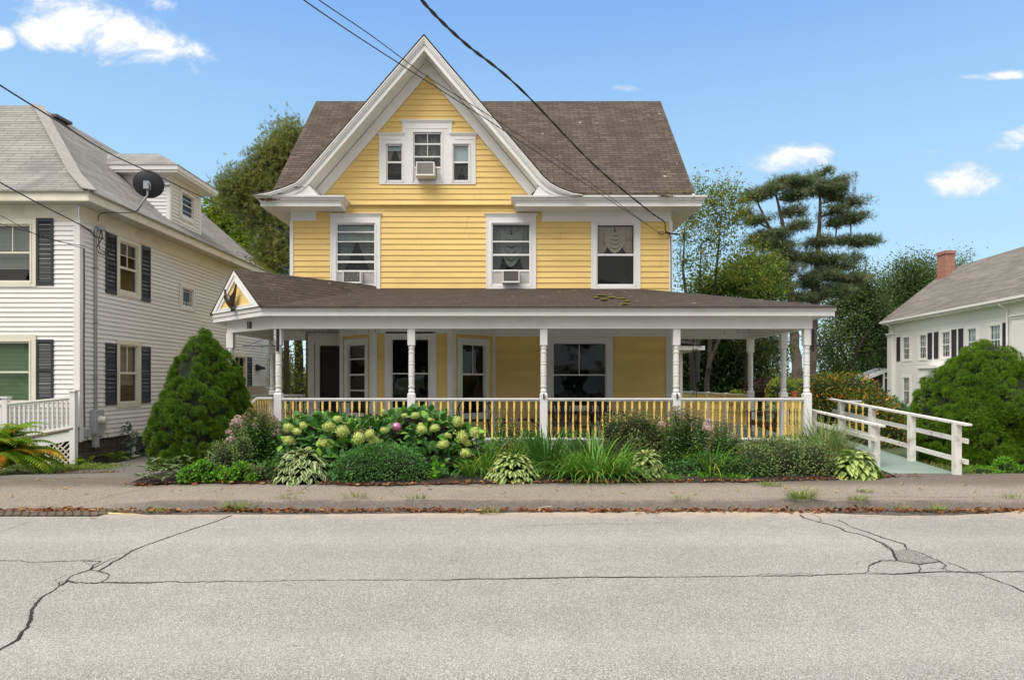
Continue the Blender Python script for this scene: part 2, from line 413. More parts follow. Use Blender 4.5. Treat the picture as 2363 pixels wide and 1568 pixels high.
PINKG = mat('pink gazing glass', (.48, .17, .32), .18, .1, 3, spec=.9, metal=.55)
BARK = mat('grey brown bark', (.055, .045, .035), .9, .35, 6, bump=.9, bs=14, stretch=(1, 1, .25))
BARKP = mat('pine bark', (.10, .078, .065), .9, .35, 5, bump=.9, bs=10, stretch=(1, 1, .3), stain=.4, stc=(.22,.2,.18), sts=3)
BARKD = mat('dark bark', (.035, .027, .022), .9, .3, 5, bump=.9, bs=10, stretch=(1, 1, .25))
# ================================================================ setting: ground, road, pavement
def road_wear(n, m, mix, ramp, tc, c, b1, b2):
    y = n('ShaderNodeSeparateXYZ', Vector=tc).outputs[1]
    st = n('ShaderNodeTexNoise', Vector=n('ShaderNodeMapping', Vector=tc, Scale=(.5, 3.0, 1)).outputs[0], Scale=1.6, Detail=6.0, Roughness=.65).outputs[0]
    # wheel tracks polished by traffic, dusty sand blown to the edge
    tr = m('MAXIMUM', ramp(m('ABSOLUTE', m('SUBTRACT', y, 7.35)), .55, 0), ramp(m('ABSOLUTE', m('SUBTRACT', y, 4.35)), .6, 0))
    c = mix(m('MULTIPLY', tr, .10), c, (.62, .60, .57))
    c = mix(m('MULTIPLY', ramp(st, .42, .75), .16), c, (.20, .185, .17))
    oil = n('ShaderNodeTexNoise', Vector=tc, Scale=.9, Detail=3.0, Roughness=.5).outputs[0]
    c = mix(m('MULTIPLY', ramp(oil, .60, .74), .22), c, (.15, .14, .13))
    sand = m('MULTIPLY', ramp(m('ADD', y, m('MULTIPLY', m('SUBTRACT', b2, .5), 1.1)), 8.35, 8.95), .75)
    return mix(sand, c, (.46, .37, .26))
def curb_wear(n, m, mix, ramp, tc, c, b1, b2):
    y = n('ShaderNodeSeparateXYZ', Vector=tc).outputs[1]
    x = n('ShaderNodeSeparateXYZ', Vector=tc).outputs[0]
    e = m('ADD', y, m('MULTIPLY', m('SUBTRACT', b2, .5), .30))
    f = m('MULTIPLY', ramp(e, 9.26, 9.12), ramp(x, -6.0, -4.6))
    c = mix(m('MULTIPLY', f, .58), c, (.055, .05, .045))
    near_bed = ramp(m('ADD', y, m('MULTIPLY', m('SUBTRACT', b1, .5), 1.2)), 10.15, 10.75)  # pavement turns darker and browner toward the bed
    return mix(m('MULTIPLY', near_bed, .6), c, (.07, .055, .042))
ROADM = asphalt('worn road asphalt', (.345, .333, .315), (.57, .555, .53), (.178, .172, .163), 150., .15, extra=road_wear)
WALKM = asphalt('pavement asphalt', (.295, .25, .205), (.46, .41, .345), (.15, .128, .108), 130., .55, extra=curb_wear)
CURBM = asphalt('curb asphalt', (.092, .084, .075), (.19, .18, .165), (.05, .046, .042), 150., .4, .6)
GUTM = asphalt('gutter asphalt', (.095, .080, .068), (.26, .24, .21), (.045, .038, .032), 100., .5, .8)
DRIVEM = asphalt('driveway asphalt', (.185, .172, .158), (.28, .26, .24), (.10, .09, .082), 120., .45)
SOIL = mat('dark garden soil', (.028, .020, .015), .95, .4, 9, bump=1, bs=35)
LAWN = mat('rough lawn', (.065, .088, .032), .9, .45, 1.3, bump=1, bs=30)
SAND = mat('sandy grit', (.36, .28, .19), .95, .2, 20, bump=.6, bs=60)
CRK = mat('open crack', (.022, .02, .018), .95, .3, 20)

def sstep(a, b, x):
    t = max(0.0, min(1.0, (x - a) / (b - a))); return t * t * (3 - 2 * t)
def wav(x, s=0.0): return math.sin(x*1.7+s)*.5 + math.sin(x*4.1+s*2.3)*.3 + math.sin(x*9.7+s*1.1)*.2
def gz(X, Y):
    """height of the yard"""
    z = .13 - .22 * sstep(5.0, 8.0, -X) * sstep(10.2, 14.0, Y)
    z += .04 * sstep(5, 8, X)
    if Y > 30: z -= .012 * (Y - 30) * sstep(30, 60, Y)
    return z
def grid(name, xs, ys, zf, mt, kind='structure'):
    vs = [(x, y, zf(x, y)) for y in ys for x in xs]; nx = len(xs)
    fs = [(j*nx+i, j*nx+i+1, (j+1)*nx+i+1, (j+1)*nx+i) for j in range(len(ys)-1) for i in range(nx-1)]
    me = bpy.data.meshes.new(name); me.from_pydata(vs, [], fs); me.materials.append(mt)
    me.polygons.foreach_set('use_smooth', [True]*len(fs)); me.update()
    o = bpy.data.objects.new(name, me); COL.objects.link(o); o['kind'] = kind
    return o
def lin(a, b, k): return [a + (b-a)*i/(k-1) for i in range(k)]

grid('ground', [-1500, 1500], [-1500, 1500], lambda x, y: -.95, LAWN)
grid('lawn', lin(-90, 130, 111), [11.3, 11.8, 12.3, 12.8, 13.05, 13.15, 13.4] + [13.8 + .5*i for i in range(54)] + lin(42, 160, 30), lambda x, y: gz(x, y) - (.12 if (x < -5 and y < 13.1) else .03), LAWN)
# road: near lane, the edge is ragged against the gutter
edge = [(-60, 8.6), (-9, 8.66), (0, 1182), (120, 1181), (260, 1183), (350, 1188), (500, 1187), (700, 1187), (1000, 1184), (1300, 1182), (1600, 1180), (1850, 1180), (1950, 1186), (2080, 1190), (2200, 1189), (2290, 1184), (2362, 1178), (2500, 1174)]
ep = []
for a, b in edge:
    if b > 100: Y = HC*F/(b-880); ep.append(((a-1181)*Y/F, Y))
    else: ep.append((a, b))
ep = sorted(ep) + [(60, 9.0)]
def road_edge(x):
    for (a, ya), (b, yb) in zip(ep, ep[1:]):
        if a <= x <= b: return ya + (yb-ya)*(x-a)/(b-a) + .012*wav(x*9) + .007*wav(x*31)
    return 8.7
xs = lin(-60, -9, 12) + lin(-8.9, 8.9, 400) + lin(9, 60, 12)
mb = MB()
for a, b in zip(xs, xs[1:]): mb.quad((a, -25, .006), (b, -25, .006), (b, road_edge(b), .006), (a, road_edge(a), .006))
road = struct(mb.build('road', ROADM))
grid('gutter', lin(-60, 60, 3), [8.3, 9.3], lambda x, y: .0, GUTM)
# asphalt curb and pavement, one section that fades out at the driveway
def hcurb(x): return sstep(-6.0, -4.5, x) * (1 - .12*sstep(4, 7, x))
def zwalk(x, y):
    h = hcurb(x); yy = y - .035*wav(x*.8) - .012*wav(x*5)
    prof = .105 * sstep(9.02, 9.17, yy) + .02*sstep(9.2, 10.6, yy)
    flat = .01 + .09*sstep(9.0, 10.8, yy)
    z = h*prof + (1-h)*flat
    z += .004*wav(x*2.3+y*3, y)
    if x > 4: z += .045*sstep(10, 11.3, y)*sstep(4.5, 7, x)
    return z
xs = lin(-60, -10, 10) + lin(-9.8, 9.8, 200) + lin(10, 60, 10)
grid('pavement', xs, [9.0, 9.03, 9.06, 9.09, 9.12, 9.15, 9.18, 9.21, 9.25, 9.3, 9.5, 9.8, 10.1, 10.4, 10.8, 11.1, 11.4], lambda x, y: zwalk(x, y)+.0025, WALKM)
grid('driveway', lin(-14.5, -5.3, 24), lin(11.35, 13.1, 8), lambda x, y: (zwalk(x, 11.35)+.004)*(1-sstep(11.35, 12.6, y)) + (gz(x, y)+.02)*sstep(11.35, 12.6, y) if y < 13 else gz(x, y)-.02, DRIVEM)
grid('drive lane'.replace(' ', '_'), lin(-8.7, -6.9, 6), lin(13.05, 26, 20), lambda x, y: gz(x, y)+.01, DRIVEM)
# planting bed
mb = MB()
def bed_front(x): return 10.53 + .16*sstep(-1, 4, x) + .35*sstep(3.5, 6, x) - .22*math.exp(-((x+2.0)/1.0)**2) + .03*wav(x*2) + .02*wav(x*7)
xs = lin(-5.9, 6.25, 90)
for a, b in zip(xs, xs[1:]):
    def zz(x, y): return max(zwalk(x, min(y, 11.3)), gz(x, y)) + .01 + .05*sstep(0, .5, y-bed_front(x))
    for y0, y1 in ((0, .25), (.25, .6), (.6, 1.2), (1.2, 3.6)):
        q = [(a, bed_front(a)+y0), (b, bed_front(b)+y0), (b, bed_front(b)+y1), (a, bed_front(a)+y1)]
        mb.quad(*[(x, y, zz(x, y)) for x, y in q])
struct(mb.build('planting_bed', SOIL))

# cracks lie 3 mm proud of the road as ragged dark ribbons
def gpt(x, y, z=.009):
    Y = (HC - z)*F/(y-880); return Vector(((x-1181)*Y/F, Y, z))
ZL = lambda L, ox: [(ox + x*.336, 1072 + y*.336) for x, y in L]
cracks = [
 (ZL([(420,825),(470,790),(500,805),(640,808),(800,805),(1000,808),(1180,795),(1240,803),(1400,800),(1560,795),(1750,798),(2000,790),(2200,788),(2363,787)],0)
  + ZL([(200,787),(500,787),(700,788),(900,780),(1200,778),(1500,772),(1700,768),(2000,768),(2363,766)],794)
  + ZL([(300,763),(550,760),(900,758),(1050,748),(1300,743),(1500,747),(1620,738),(1700,733),(1850,730),(2000,733),(2363,730)],1567.4), .018),
 (ZL([(1590,345),(1460,395),(1380,420),(1240,465),(1100,515),(1000,550),(900,590),(860,620),(820,645),(770,665),(740,690),(680,725)],0), .014),
 (ZL([(640,695),(620,715),(560,735),(490,760),(460,790),(400,805),(405,830),(370,860),(320,885),(280,910),(245,955),(220,985),(215,1030),(205,1070),(185,1110),(150,1150),(125,1190),(80,1225),(0,1260),(-60,1290)],0), .016),
 (ZL([(-80,650),(0,655),(150,655),(200,667),(400,660),(550,655),(700,660),(640,685),(620,715),(690,730),(755,750),(740,775),(700,800)],0), .018),
 (ZL([(600,655),(720,625),(830,605),(880,598)],0), .006), (ZL([(490,760),(620,718),(740,655),(800,630)],0), .006),
 (ZL([(570,660),(600,675),(640,685)],0), .006), (ZL([(375,790),(420,765),(490,745)],0), .005), (ZL([(340,875),(420,860),(520,850)],0), .005),
 (ZL([(0,455),(60,440),(120,415),(205,390)],0), .005),
 (ZL([(830,340),(850,360),(960,392),(1040,410),(1100,430),(1140,455),(1240,475),(1300,495),(1380,530),(1460,580),(1490,650)],1567.4), .015),
 (ZL([(900,335),(965,360),(975,385),(950,392)],1567.4), .007),
 (ZL([(1090,378),(1135,395),(1160,415),(1200,430),(1300,462),(1400,500),(1540,540),(1560,575),(1650,600),(1720,630),(1790,660),(1830,690),(1800,712),(1900,735),(2060,745),(2100,765),(2200,800),(2300,835),(2363,870),(2450,905)],1567.4), .016),
 (ZL([(1840,665),(1920,695),(2000,730),(2060,745)],1567.4), .010),
 (ZL([(1300,690),(1290,735),(1220,745)],1567.4), .008),
 (ZL([(1215,680),(1230,660),(1330,645),(1410,645),(1490,655)],1567.4), .005),
 (ZL([(1300,690),(1380,655),(1490,655),(1640,680),(1740,670),(1790,660)],1567.4), .014),
 (ZL([(1640,680),(1650,710),(1640,735),(1560,745)],1567.4), .006), (ZL([(1700,705),(1800,706),(1900,708)],1567.4), .005),
 (ZL([(1600,752),(1700,765),(1840,760)],1567.4), .005), (ZL([(530,755),(600,742),(700,750),(850,740),(960,750)],1567.4), .005),
 (ZL([(1150,370),(1180,355),(1370,350)],1567.4), .004),
 (ZL([(1190,425),(1230,412),(1370,412),(1500,408),(1800,400),(1900,406),(2200,395),(2280,392)],794), .005),
]
mb = MB(); rnd = random.Random(3)
for pts, w in cracks:
    pts = [gpt(*p) for p in pts]; dense = [pts[0]]
    for a, b in zip(pts, pts[1:]):
        k = max(1, int((b-a).length/.03))
        for i in range(1, k+1): dense.append(a.lerp(b, i/k) + Vector((rnd.uniform(-1, 1)*.006, rnd.uniform(-1, 1)*.009, 0)))
    L = []; ww = w
    for i, p in enumerate(dense):
        t = (dense[min(i+1, len(dense)-1)] - dense[max(i-1, 0)]).normalized(); nn = Vector((-t.y, t.x, 0))
        ww = max(w*.35, min(w*1.5, ww + rnd.uniform(-1, 1)*w*.25))
        L.append((p + nn*ww*.5, p - nn*ww*.5))
    for (a, b), (c, d) in zip(L, L[1:]): mb.quad(a, b, d, c)
for pts, w in cracks:
    if w < .012: continue
    pts = [gpt(*p) for p in pts]
    for a, b in zip(pts, pts[1:]):
        for _ in range(int((b-a).length/.012)):
            q = a.lerp(b, rnd.random()) + Vector((rnd.gauss(0, .014), rnd.gauss(0, .014), .0004)); s_ = rnd.uniform(.002, .007); t_ = rnd.uniform(0, 3)
            mb.add([q+Vector((math.cos(t_+k*1.9)*s_*rnd.uniform(.6, 1.3), math.sin(t_+k*1.9)*s_, 0)) for k in range(3)], [(0, 1, 2)])
for _ in range(46):
    q = Vector((rnd.uniform(-5.5, 5.5), rnd.uniform(3.7, 8.4), .0092)); l = rnd.uniform(.02, .07); a_ = rnd.gauss(0, .25); d_ = Vector((math.cos(a_), math.sin(a_), 0)); n2_ = Vector((-d_.y, d_.x, 0))*rnd.uniform(.001, .003)
    mb.quad(q-d_*l-n2_*.2, q-n2_, q+d_*l, q+n2_)
c = struct(mb.build('road_cracks', CRK, road))
mb = MB(); pp = ZL([(1490,590),(1540,572),(1620,600),(1700,630),(1790,660),(1740,668),(1640,678),(1500,650),(1460,600),(1380,540),(1400,528)],1567.4)
pj = []
for (x0, y0), (x1, y1) in zip(pp, pp[1:]+pp[:1]):
    for k in range(5): pj.append((x0+(x1-x0)*k/5+rnd.uniform(-1.6, 1.6), y0+(y1-y0)*k/5+rnd.uniform(-.8, .8)))
pp = pj
mb.add([gpt(x, y, .0085) for x, y in pp], [tuple(range(len(pp)))])
struct(mb.build('road_patch', asphalt('patched asphalt', (.24, .22, .205), (.40,.38,.36), (.13,.12,.115), 100., .3), road))
# cracks in the pavement
mb = MB()
for pts in ([(455,1103),(440,1110),(415,1118),(350,1125),(300,1133),(260,1140),(230,1152),(180,1160),(120,1166),(20,1166)],
            [(715,1118),(700,1128),(690,1134),(640,1146),(590,1152)], [(1905,1150),(2050,1144),(2200,1146),(2362,1143)],
            [(1570,1151),(1760,1148),(1900,1149),(2100,1153),(2300,1152)], [(20,1110),(130,1108),(250,1114)]):
    P3 = []
    for x, y in pts:
        z = .1; Y = (HC-z)*F/(y-880)
        for _ in range(4): X = (x-1181)*Y/F; z = zwalk(X, Y)+.008; Y = (HC-z)*F/(y-880)
        P3.append(Vector((X, Y, z)))
    dn = [P3[0]]
    for a, b in zip(P3, P3[1:]):
        k = max(1, int((b-a).length/.04))
        for i in range(1, k+1):
            q = a.lerp(b, i/k) + Vector((rnd.uniform(-1,1)*.006, rnd.uniform(-1,1)*.01, 0)); q.z = zwalk(q.x, q.y)+.008; dn.append(q)
    for i, (a, b) in enumerate(zip(dn, dn[1:])):
        w = .004 + .006*rnd.random(); t = (b-a).normalized(); nn = Vector((-t.y, t.x, 0))*w*.5
        mb.quad(a+nn, a-nn, b-nn, b+nn)
struct(mb.build('pavement_cracks', CRK))
# worn yellow edge paint and sand at the road edge
mb = MB()
for (x0, x1, o) in ((-5.9, -4.75, 1), (6.55, 7.2, 1)):
    for a, b in zip(lin(x0, x1, 25), lin(x0, x1, 25)[1:]):
        ta = math.sin(math.pi*(a-x0)/(x1-x0)); tb = math.sin(math.pi*(b-x0)/(x1-x0))
        mb.quad((a, road_edge(a)-.03-.06*ta, .0095), (b, road_edge(b)-.03-.06*tb, .0095), (b, road_edge(b)-.004, .0095), (a, road_edge(a)-.004, .0095))
struct(mb.build('painted_edge_line', mat('worn yellow paint', (.62, .50, .24), .8, .2, 12, stain=.6, stc=(.35,.31,.25), sts=9)))
# ================================================================ building helpers
def siding(mb, xl, xr, z0, z1, pitch=.14, holes=(), t=.019, phase=None, board=3.2, seed=1, off=0.0):
    """lapped clapboards in a wall's local frame (u, d, z); holes = [(u0,u1,z0,z1)]"""
    rn = random.Random(seed)
    L = xl if callable(xl) else (lambda z: xl); Rr = xr if callable(xr) else (lambda z: xr)
    phase = z0 if phase is None else phase
    k = math.floor((z0 - phase) / pitch)
    while phase + k*pitch < z1 - 1e-6:
        c0 = phase + k*pitch; c1 = c0 + pitch; k += 1
        a, b = max(c0, z0), min(c1, z1)
        if b - a < 1e-4: continue
        cuts = sorted({a, b} | {h for H in holes for h in H[2:4] if a < h < b})
        joint = rn.uniform(-board, 0)
        js = []; x = min(L(a), L(b)) + joint
        while x < max(Rr(a), Rr(b)): js.append(x); x += board*rn.uniform(.6, 1.2)
        wig = rn.uniform(0, .002)
        for za, zb in zip(cuts, cuts[1:]):
            if zb - za < 1e-4: continue
            zm = (za+zb)/2
            ivs = [(L(zm), Rr(zm))]
            for H in holes:
                if H[2] < zm < H[3]:
                    nv = []
                    for p, q in ivs:
                        if H[1] <= p or H[0] >= q: nv.append((p, q)); continue
                        if H[0] > p: nv.append((p, H[0]))
                        if H[1] < q: nv.append((H[1], q))
                    ivs = nv
            ya = -(t*(1-(za-c0)/pitch) + .003 + wig + off); yb = -(t*(1-(zb-c0)/pitch) + .003 + wig + off)
            for p, q in ivs:
                if q - p < 1e-4: continue
                seg = [p] + [j for j in js if p+.05 < j < q-.05] + [q]
                for s0, s1 in zip(seg, seg[1:]):
                    pa = L(za) if s0 == L(zm) else s0; pb = L(zb) if s0 == L(zm) else s0
                    qa = Rr(za) if s1 == Rr(zm) else s1; qb = Rr(zb) if s1 == Rr(zm) else s1
                    g = .003 if s1 != q else 0
                    mb.quad((pa, ya, za), (qa-g, ya, za), (qb-g, yb, zb), (pb, yb, zb))
                    if abs(za - c0) < 1e-5: mb.quad((pa, ya, za), (pa, .0, za), (qa-g, .0, za), (qa-g, ya, za))

def fbox(mb, u0, u1, z0, z1, y0, y1): mb.box(u0, u1, y0, y1, z0, z1)

def drape(parent, Fm, u0, u1, z0, z1, y, mt, swag=True):
    """tied back pleated panels with a swag between"""
    mb = MB(Fm); w = u1-u0; h = z1-z0; N = 26
    for side in (0, 1):
        rows = []
        for j in range(9):
            v = j/8; z = z1 - h*v; wid = w*(.50 - .36*v**1.3)
            row = []
            for i in range(N):
                s = i/(N-1); x = s*wid; x = u0 + x if side == 0 else u1 - x
                row.append((x, y + .018*math.sin(s*30) , z))
            rows.append(row)
        vs = [p for r in rows for p in r]; fs = [(j*N+i, j*N+i+1, (j+1)*N+i+1, (j+1)*N+i) for j in range(8) for i in range(N-1)]
        mb.add(vs, fs)
    if swag:
        for kk in range(5):
            zt = z1 - h*(.02 + .10*kk); dp = h*(.16+.05*kk)
            for i in range(12):
                s0, s1 = i/12, (i+1)/12
                f = lambda s: zt - dp*math.sin(math.pi*s)
                x0, x1 = u0 + w*(.2+.6*s0), u0 + w*(.2+.6*s1)
                mb.quad((x0, y-.02-.003*kk, f(s0)), (x1, y-.02-.003*kk, f(s1)), (x1, y-.012-.003*kk, f(s1)-h*.12), (x0, y-.012-.003*kk, f(s0)-h*.12))
    return part(mb, 'curtain', mt, parent)

def blind(parent, Fm, u0, u1, z0, z1, y, mt, pitch=.028):
    mb = MB(Fm); z = z0
    while z < z1:
        mb.quad((u0, y-.008, z), (u1, y-.008, z), (u1, y+.008, min(z1, z+pitch)), (u0, y+.008, min(z1, z+pitch))); z += pitch
    return part(mb, 'blind', mt, parent)

def window(root, Fm, u0, u1, z0, z1, cas=(.12, .12, .15, .10), crown=0.0, rails=(), muntins=(), trim=None, glass=None, cur=None,
           depth=.5, proud=.035, bar=.035, storm=None, label=None, glass_holes=()):
    """window part > sash, pane, curtain.  (u0..z1) is the sash opening; cas = casing widths left, right, top, bottom"""
    trim = trim or TRIM; glass = glass or GLASS
    mb = MB(Fm); l, r, t, b = cas
    # casing
    fbox(mb, u0-l, u0, z0-b, z1+t, -proud, .06); fbox(mb, u1, u1+r, z0-b, z1+t, -proud, .06)
    fbox(mb, u0, u1, z1, z1+t, -proud, .06); fbox(mb, u0, u1, z0-b, z0, -proud-.004, .06)
    # inner bead
    fbox(mb, u0-.025, u0+.006, z0, z1+.025, -proud-.012, -proud+.002); fbox(mb, u1-.006, u1+.025, z0, z1+.025, -proud-.012, -proud+.002)
    fbox(mb, u0+.006, u1-.006, z1-.006, z1+.025, -proud-.012, -proud+.002)
    fbox(mb, u0-l-.006, u0-l+.02, z0-b, z1+t, -proud-.010, -proud+.002); fbox(mb, u1+r-.02, u1+r+.006, z0-b, z1+t, -proud-.010, -proud+.002)
    if crown:
        mb.sweep([(u0-l, .0), (u0-l, -proud), (u1+r, -proud), (u1+r, .0)][::1], [(0, z1+t-.02), (.012, z1+t-.01), (.02, z1+t+.02), (.045, z1+t+.045), (.05, z1+t+.06), (-.01, z1+t+.065)])
    # reveal and dark room
    mb.k = 1
    d = depth
    mb.quad((u0, .06, z0), (u0, d, z0), (u0, d, z1), (u0, .06, z1)); mb.quad((u1, .06, z0), (u1, d, z0), (u1, d, z1), (u1, .06, z1))
    mb.quad((u0, .06, z0), (u1, .06, z0), (u1, d, z0), (u0, d, z0)); mb.quad((u0, .06, z1), (u1, .06, z1), (u1, d, z1), (u0, d, z1))
    mb.quad((u0, d, z0), (u1, d, z0), (u1, d, z1), (u0, d, z1))
    w = part(mb, 'window', [trim, DARK], root, label=label)
    s = MB(Fm); y0, y1 = -.012, .03
    fbox(s, u0, u0+bar, z0, z1, y0, y1); fbox(s, u1-bar, u1, z0, z1, y0, y1)
    fbox(s, u0+bar, u1-bar, z1-bar*1.2, z1, y0, y1); fbox(s, u0+bar, u1-bar, z0, z0+bar*1.3, y0, y1)
    for (a, c) in rails: fbox(s, u0+bar, u1-bar, a, c, y0-.004, y1-.004)
    for q in muntins:
        if q[0] == 'v': fbox(s, q[1]-.008, q[1]+.008, q[2], q[3], y0+.012, y1-.006)
        else: fbox(s, q[2], q[3], q[1]-.008, q[1]+.008, y0+.014, y1-.008)
    part(s, 'sash', trim, w)
    g = MB(Fm); z_lo = z0+bar if storm is None else storm
    g.quad((u0+bar*.5, .018, z_lo), (u1-bar*.5, .018, z_lo), (u1-bar*.5, .018, z1-bar*.5), (u0+bar*.5, .018, z1-bar*.5))
    part(g, 'pane', glass, w)
    if cur: cur(w)
    return w

def shutter(root, Fm, u0, u1, z0, z1, mt, y=-.03):
    mb = MB(Fm); b = .045; zm = z0 + (z1-z0)*.5
    fbox(mb, u0, u0+b, z0, z1, y-.012, y+.02); fbox(mb, u1-b, u1, z0, z1, y-.012, y+.02)
    for a, c in ((z0, z0+.09), (zm-.035, zm+.035), (z1-.07, z1)): fbox(mb, u0+b, u1-b, a, c, y-.011, y+.02)
    for a, c in ((z0+.09, zm-.035), (zm+.035, z1-.07)):
        z = a
        while z < c - .01:
            mb.quad((u0+b, y-.006, z), (u1-b, y-.006, z), (u1-b, y+.014, min(c, z+.032)), (u0+b, y+.014, min(c, z+.032)))
            mb.quad((u0+b, y-.006, z), (u1-b, y-.006, z), (u1-b, y+.014, z-.004), (u0+b, y+.014, z-.004)); z += .032
    return part(mb, 'shutter', mt, root)

# ================================================================ the yellow house
YW = 17.3; sW = F/YW
XW0, XW1 = -5.59, 4.03
FZ = .42
house = thing('yellow_house', 'yellow clapboard house with steep white front gable, brown shingle roof and wraparound porch', 'house', (-.8, 17.3, .13))
hpart = lambda mb, name, mt, **k: part(mb, name, mt, house, **k)
def U(x): return (x-1181)/sW
def Zf(y): return HC + (880-y)/sW
FW = frame(0, YW, 0)

# second-floor front wall
ops = {}
ops['a'] = (U(775.5), U(866.5), Zf(659), Zf(514.6))
ops['b'] = (U(1133.5), U(1224), Zf(659), Zf(514.6))
ops['c'] = (U(1375), U(1464.6), Zf(659.5), Zf(516))
mb = MB(FW)
siding(mb, XW0+.05, XW1-.05, 3.75, 6.16, .1398, holes=list(ops.values()), phase=Zf(665), seed=2)
hpart(mb, 'front_wall', YEL)
# side and rear walls
mb = MB(frame(XW1, YW, 90)); siding(mb, .05, 6.2, .45, 6.2, .14, seed=3); siding(mb, lambda z: -.1+(z-6.2)*.97, lambda z: 6.4-(z-6.2)*.97, 6.2, 9.4, .14, seed=4)
hpart(mb, 'side_wall', YEL)
mb = MB(frame(XW0, YW+6.3, -90)); siding(mb, .05, 6.25, 3.4, 6.2, .14, seed=5); siding(mb, lambda z: -.1+(z-6.2)*.97, lambda z: 6.4-(z-6.2)*.97, 6.2, 9.4, .14, seed=6)
siding(mb, .05, 5.05, .45, 3.4, .14, seed=7)
hpart(mb, 'side_wall', YEL)
mb = MB(frame(XW1, YW+6.3, 180)); siding(mb, .0, XW1-XW0, .45, 6.2, .14, seed=8); hpart(mb, 'rear_wall', YEL)
# corner boards
for x0, x1, z0, z1 in ((XW0-.03, XW0+.055, 3.5, 5.76), (XW1-.055, XW1+.03, .45, 5.76)):
    mb = MB(); mb.box(x0, x1, YW-.035, YW+.10, z0, z1); hpart(mb, 'corner_board', TRIM)

# windows of the upper floor
GW = (.135, .12, .16, .075)
def fr(y): return Zf(y)
def part_shade(w, Fm, u0, u1, z0, z1, y, mt=None):
    mb = MB(Fm); mb.box(u0, u1, y, y+.004, z0, z1); return part(mb, 'window_shade', mt or SHADE, w)
SHG = mat('grey green shade', (.30, .34, .31), .7, .15, 6)
def curA(w):
    part_shade(w, FW, U(779), U(864), fr(556), fr(520), .06, SHG)
    drape(w, FW, U(779), U(864), fr(625), fr(540), .10, SHEER2, False)
window(house, FW, *ops['a'], cas=(.137, .12, .17, .08), crown=1,
       rails=[(fr(537), fr(534)), (fr(559), fr(556.5)), (fr(589), fr(585.5)), (fr(606.6), fr(602)), (fr(627.8), fr(623.5))], storm=fr(625), cur=curA)
window(house, FW, *ops['b'], cas=(.13, .13, .17, .08), crown=1,
       rails=[(fr(559), fr(556)), (fr(590), fr(586)), (fr(627), fr(622.4))], storm=fr(625),
       cur=lambda w: drape(w, FW, U(1137), U(1221), fr(625), fr(522), .10, SHEER2))
window(house, FW, *ops['c'], cas=(.13, .125, .06, .08), rails=[(fr(590.3), fr(585.7))],
       cur=lambda w: drape(w, FW, U(1379), U(1459), fr(590), fr(522), .07, SHEER))
# side panels beside the air conditioners (accordion)
def accordion(w0, w1, z0, z1, Fm):
    mb = MB(Fm); n_ = max(4, int((w1-w0)/.022)); 
    for i in range(n_):
        a = w0+(w1-w0)*i/n_; b = w0+(w1-w0)*(i+1)/n_; mid = (a+b)/2
        mb.quad((a, .005, z0), (mid, -.008, z0), (mid, -.008, z1), (a, .005, z1)); mb.quad((mid, -.008, z0), (b, .005, z0), (b, .005, z1), (mid, -.008, z1))
    return part(mb, 'accordion_panel', ACPAN, house)
accordion(U(779), U(797), fr(657.7), fr(628), FW); accordion(U(839), U(863), fr(657.7), fr(628), FW)
accordion(U(1137), U(1159), fr(657.7), fr(628), FW); accordion(U(1198), U(1221), fr(657.7), fr(628), FW)

# gable wall
YG = 17.24; sG = F/YG; FG = frame(0, YG, 0)
def UG(x): return (x-1181)/sG
def ZG(y): return HC + (880-y)/sG
GC = -2.13
gl = (UG(891), UG(929.5), ZG(420), ZG(333)); gr = (UG(1044), UG(1083), ZG(420), ZG(333)); gc = (UG(953), UG(1019.5), ZG(420), ZG(306))
mb = MB(FG)
siding(mb, lambda z: max(-5.4, GC-(9.45-z)*.872), lambda z: min(1.0, GC+(9.45-z)*.872), 6.17, 9.44, .1398, holes=[gl, gr, gc], phase=ZG(473), seed=12)
hpart(mb, 'gable_wall', YEL)
mb = MB(); mb.sweep([(-4.2, YG), (.1, YG)], [(0, 6.165), (.03, 6.15), (.045, 6.15), (.035, 6.20), (0, 6.26)]); 
mb.box(-4.15, .05, 17.285, 17.30, 6.10, 6.16); hpart(mb, 'belt_moulding', YEL)
# triple window casing: stepped backboard
mb = MB(FG)
cz0 = ZG(426); 
def bd(x0, x1, y0, y1, d0=-.035, d1=.05): mb.box(UG(x0), UG(x1), d0, d1, ZG(y1), ZG(y0))
bd(875, 891, 313, 426); bd(1083, 1097.4, 313, 426); bd(929.5, 953, 313, 426); bd(1019.5, 1044, 313, 426)
bd(891, 929.5, 313, 333); bd(1044, 1083, 313, 333); bd(891, 929.5, 420, 426); bd(1044, 1083, 420, 426); bd(953, 1019.5, 420, 426, -.039)
bd(928.4, 953, 282, 313); bd(1019.5, 1042.7, 282, 313); bd(953, 1019.5, 282, 306)
for (x0, x1, yy) in ((875, 930, 313), (928.4, 1042.7, 283), (1041, 1097.4, 313)):
    z = ZG(yy); mb.sweep([(UG(x0), 0.0), (UG(x0), -.035), (UG(x1), -.035), (UG(x1), 0.0)], [(0, z-.03), (.01, z-.02), (.035, z+.02), (.045, z+.035), (.045, z+.05), (-.01, z+.055)])
for (x0, x1, yy) in ((880, 924, 322), (938, 1033, 297), (1048, 1092, 322)): mb.box(UG(x0), UG(x1), -.045, -.034, ZG(yy+1.2), ZG(yy-1.2))
hpart(mb, 'window_surround', TRIM)
window(house, FG, *gl, cas=(.02, .02, .02, .015), proud=.04, rails=[(ZG(377), ZG(373))], cur=lambda w: (drape(w, FG, gl[0], gl[1], ZG(376), gl[3], .10, SHEER, False), blind(w, FG, gl[0]+.03, gl[1]-.03, ZG(347), ZG(337), .05, SHADE, .05)))
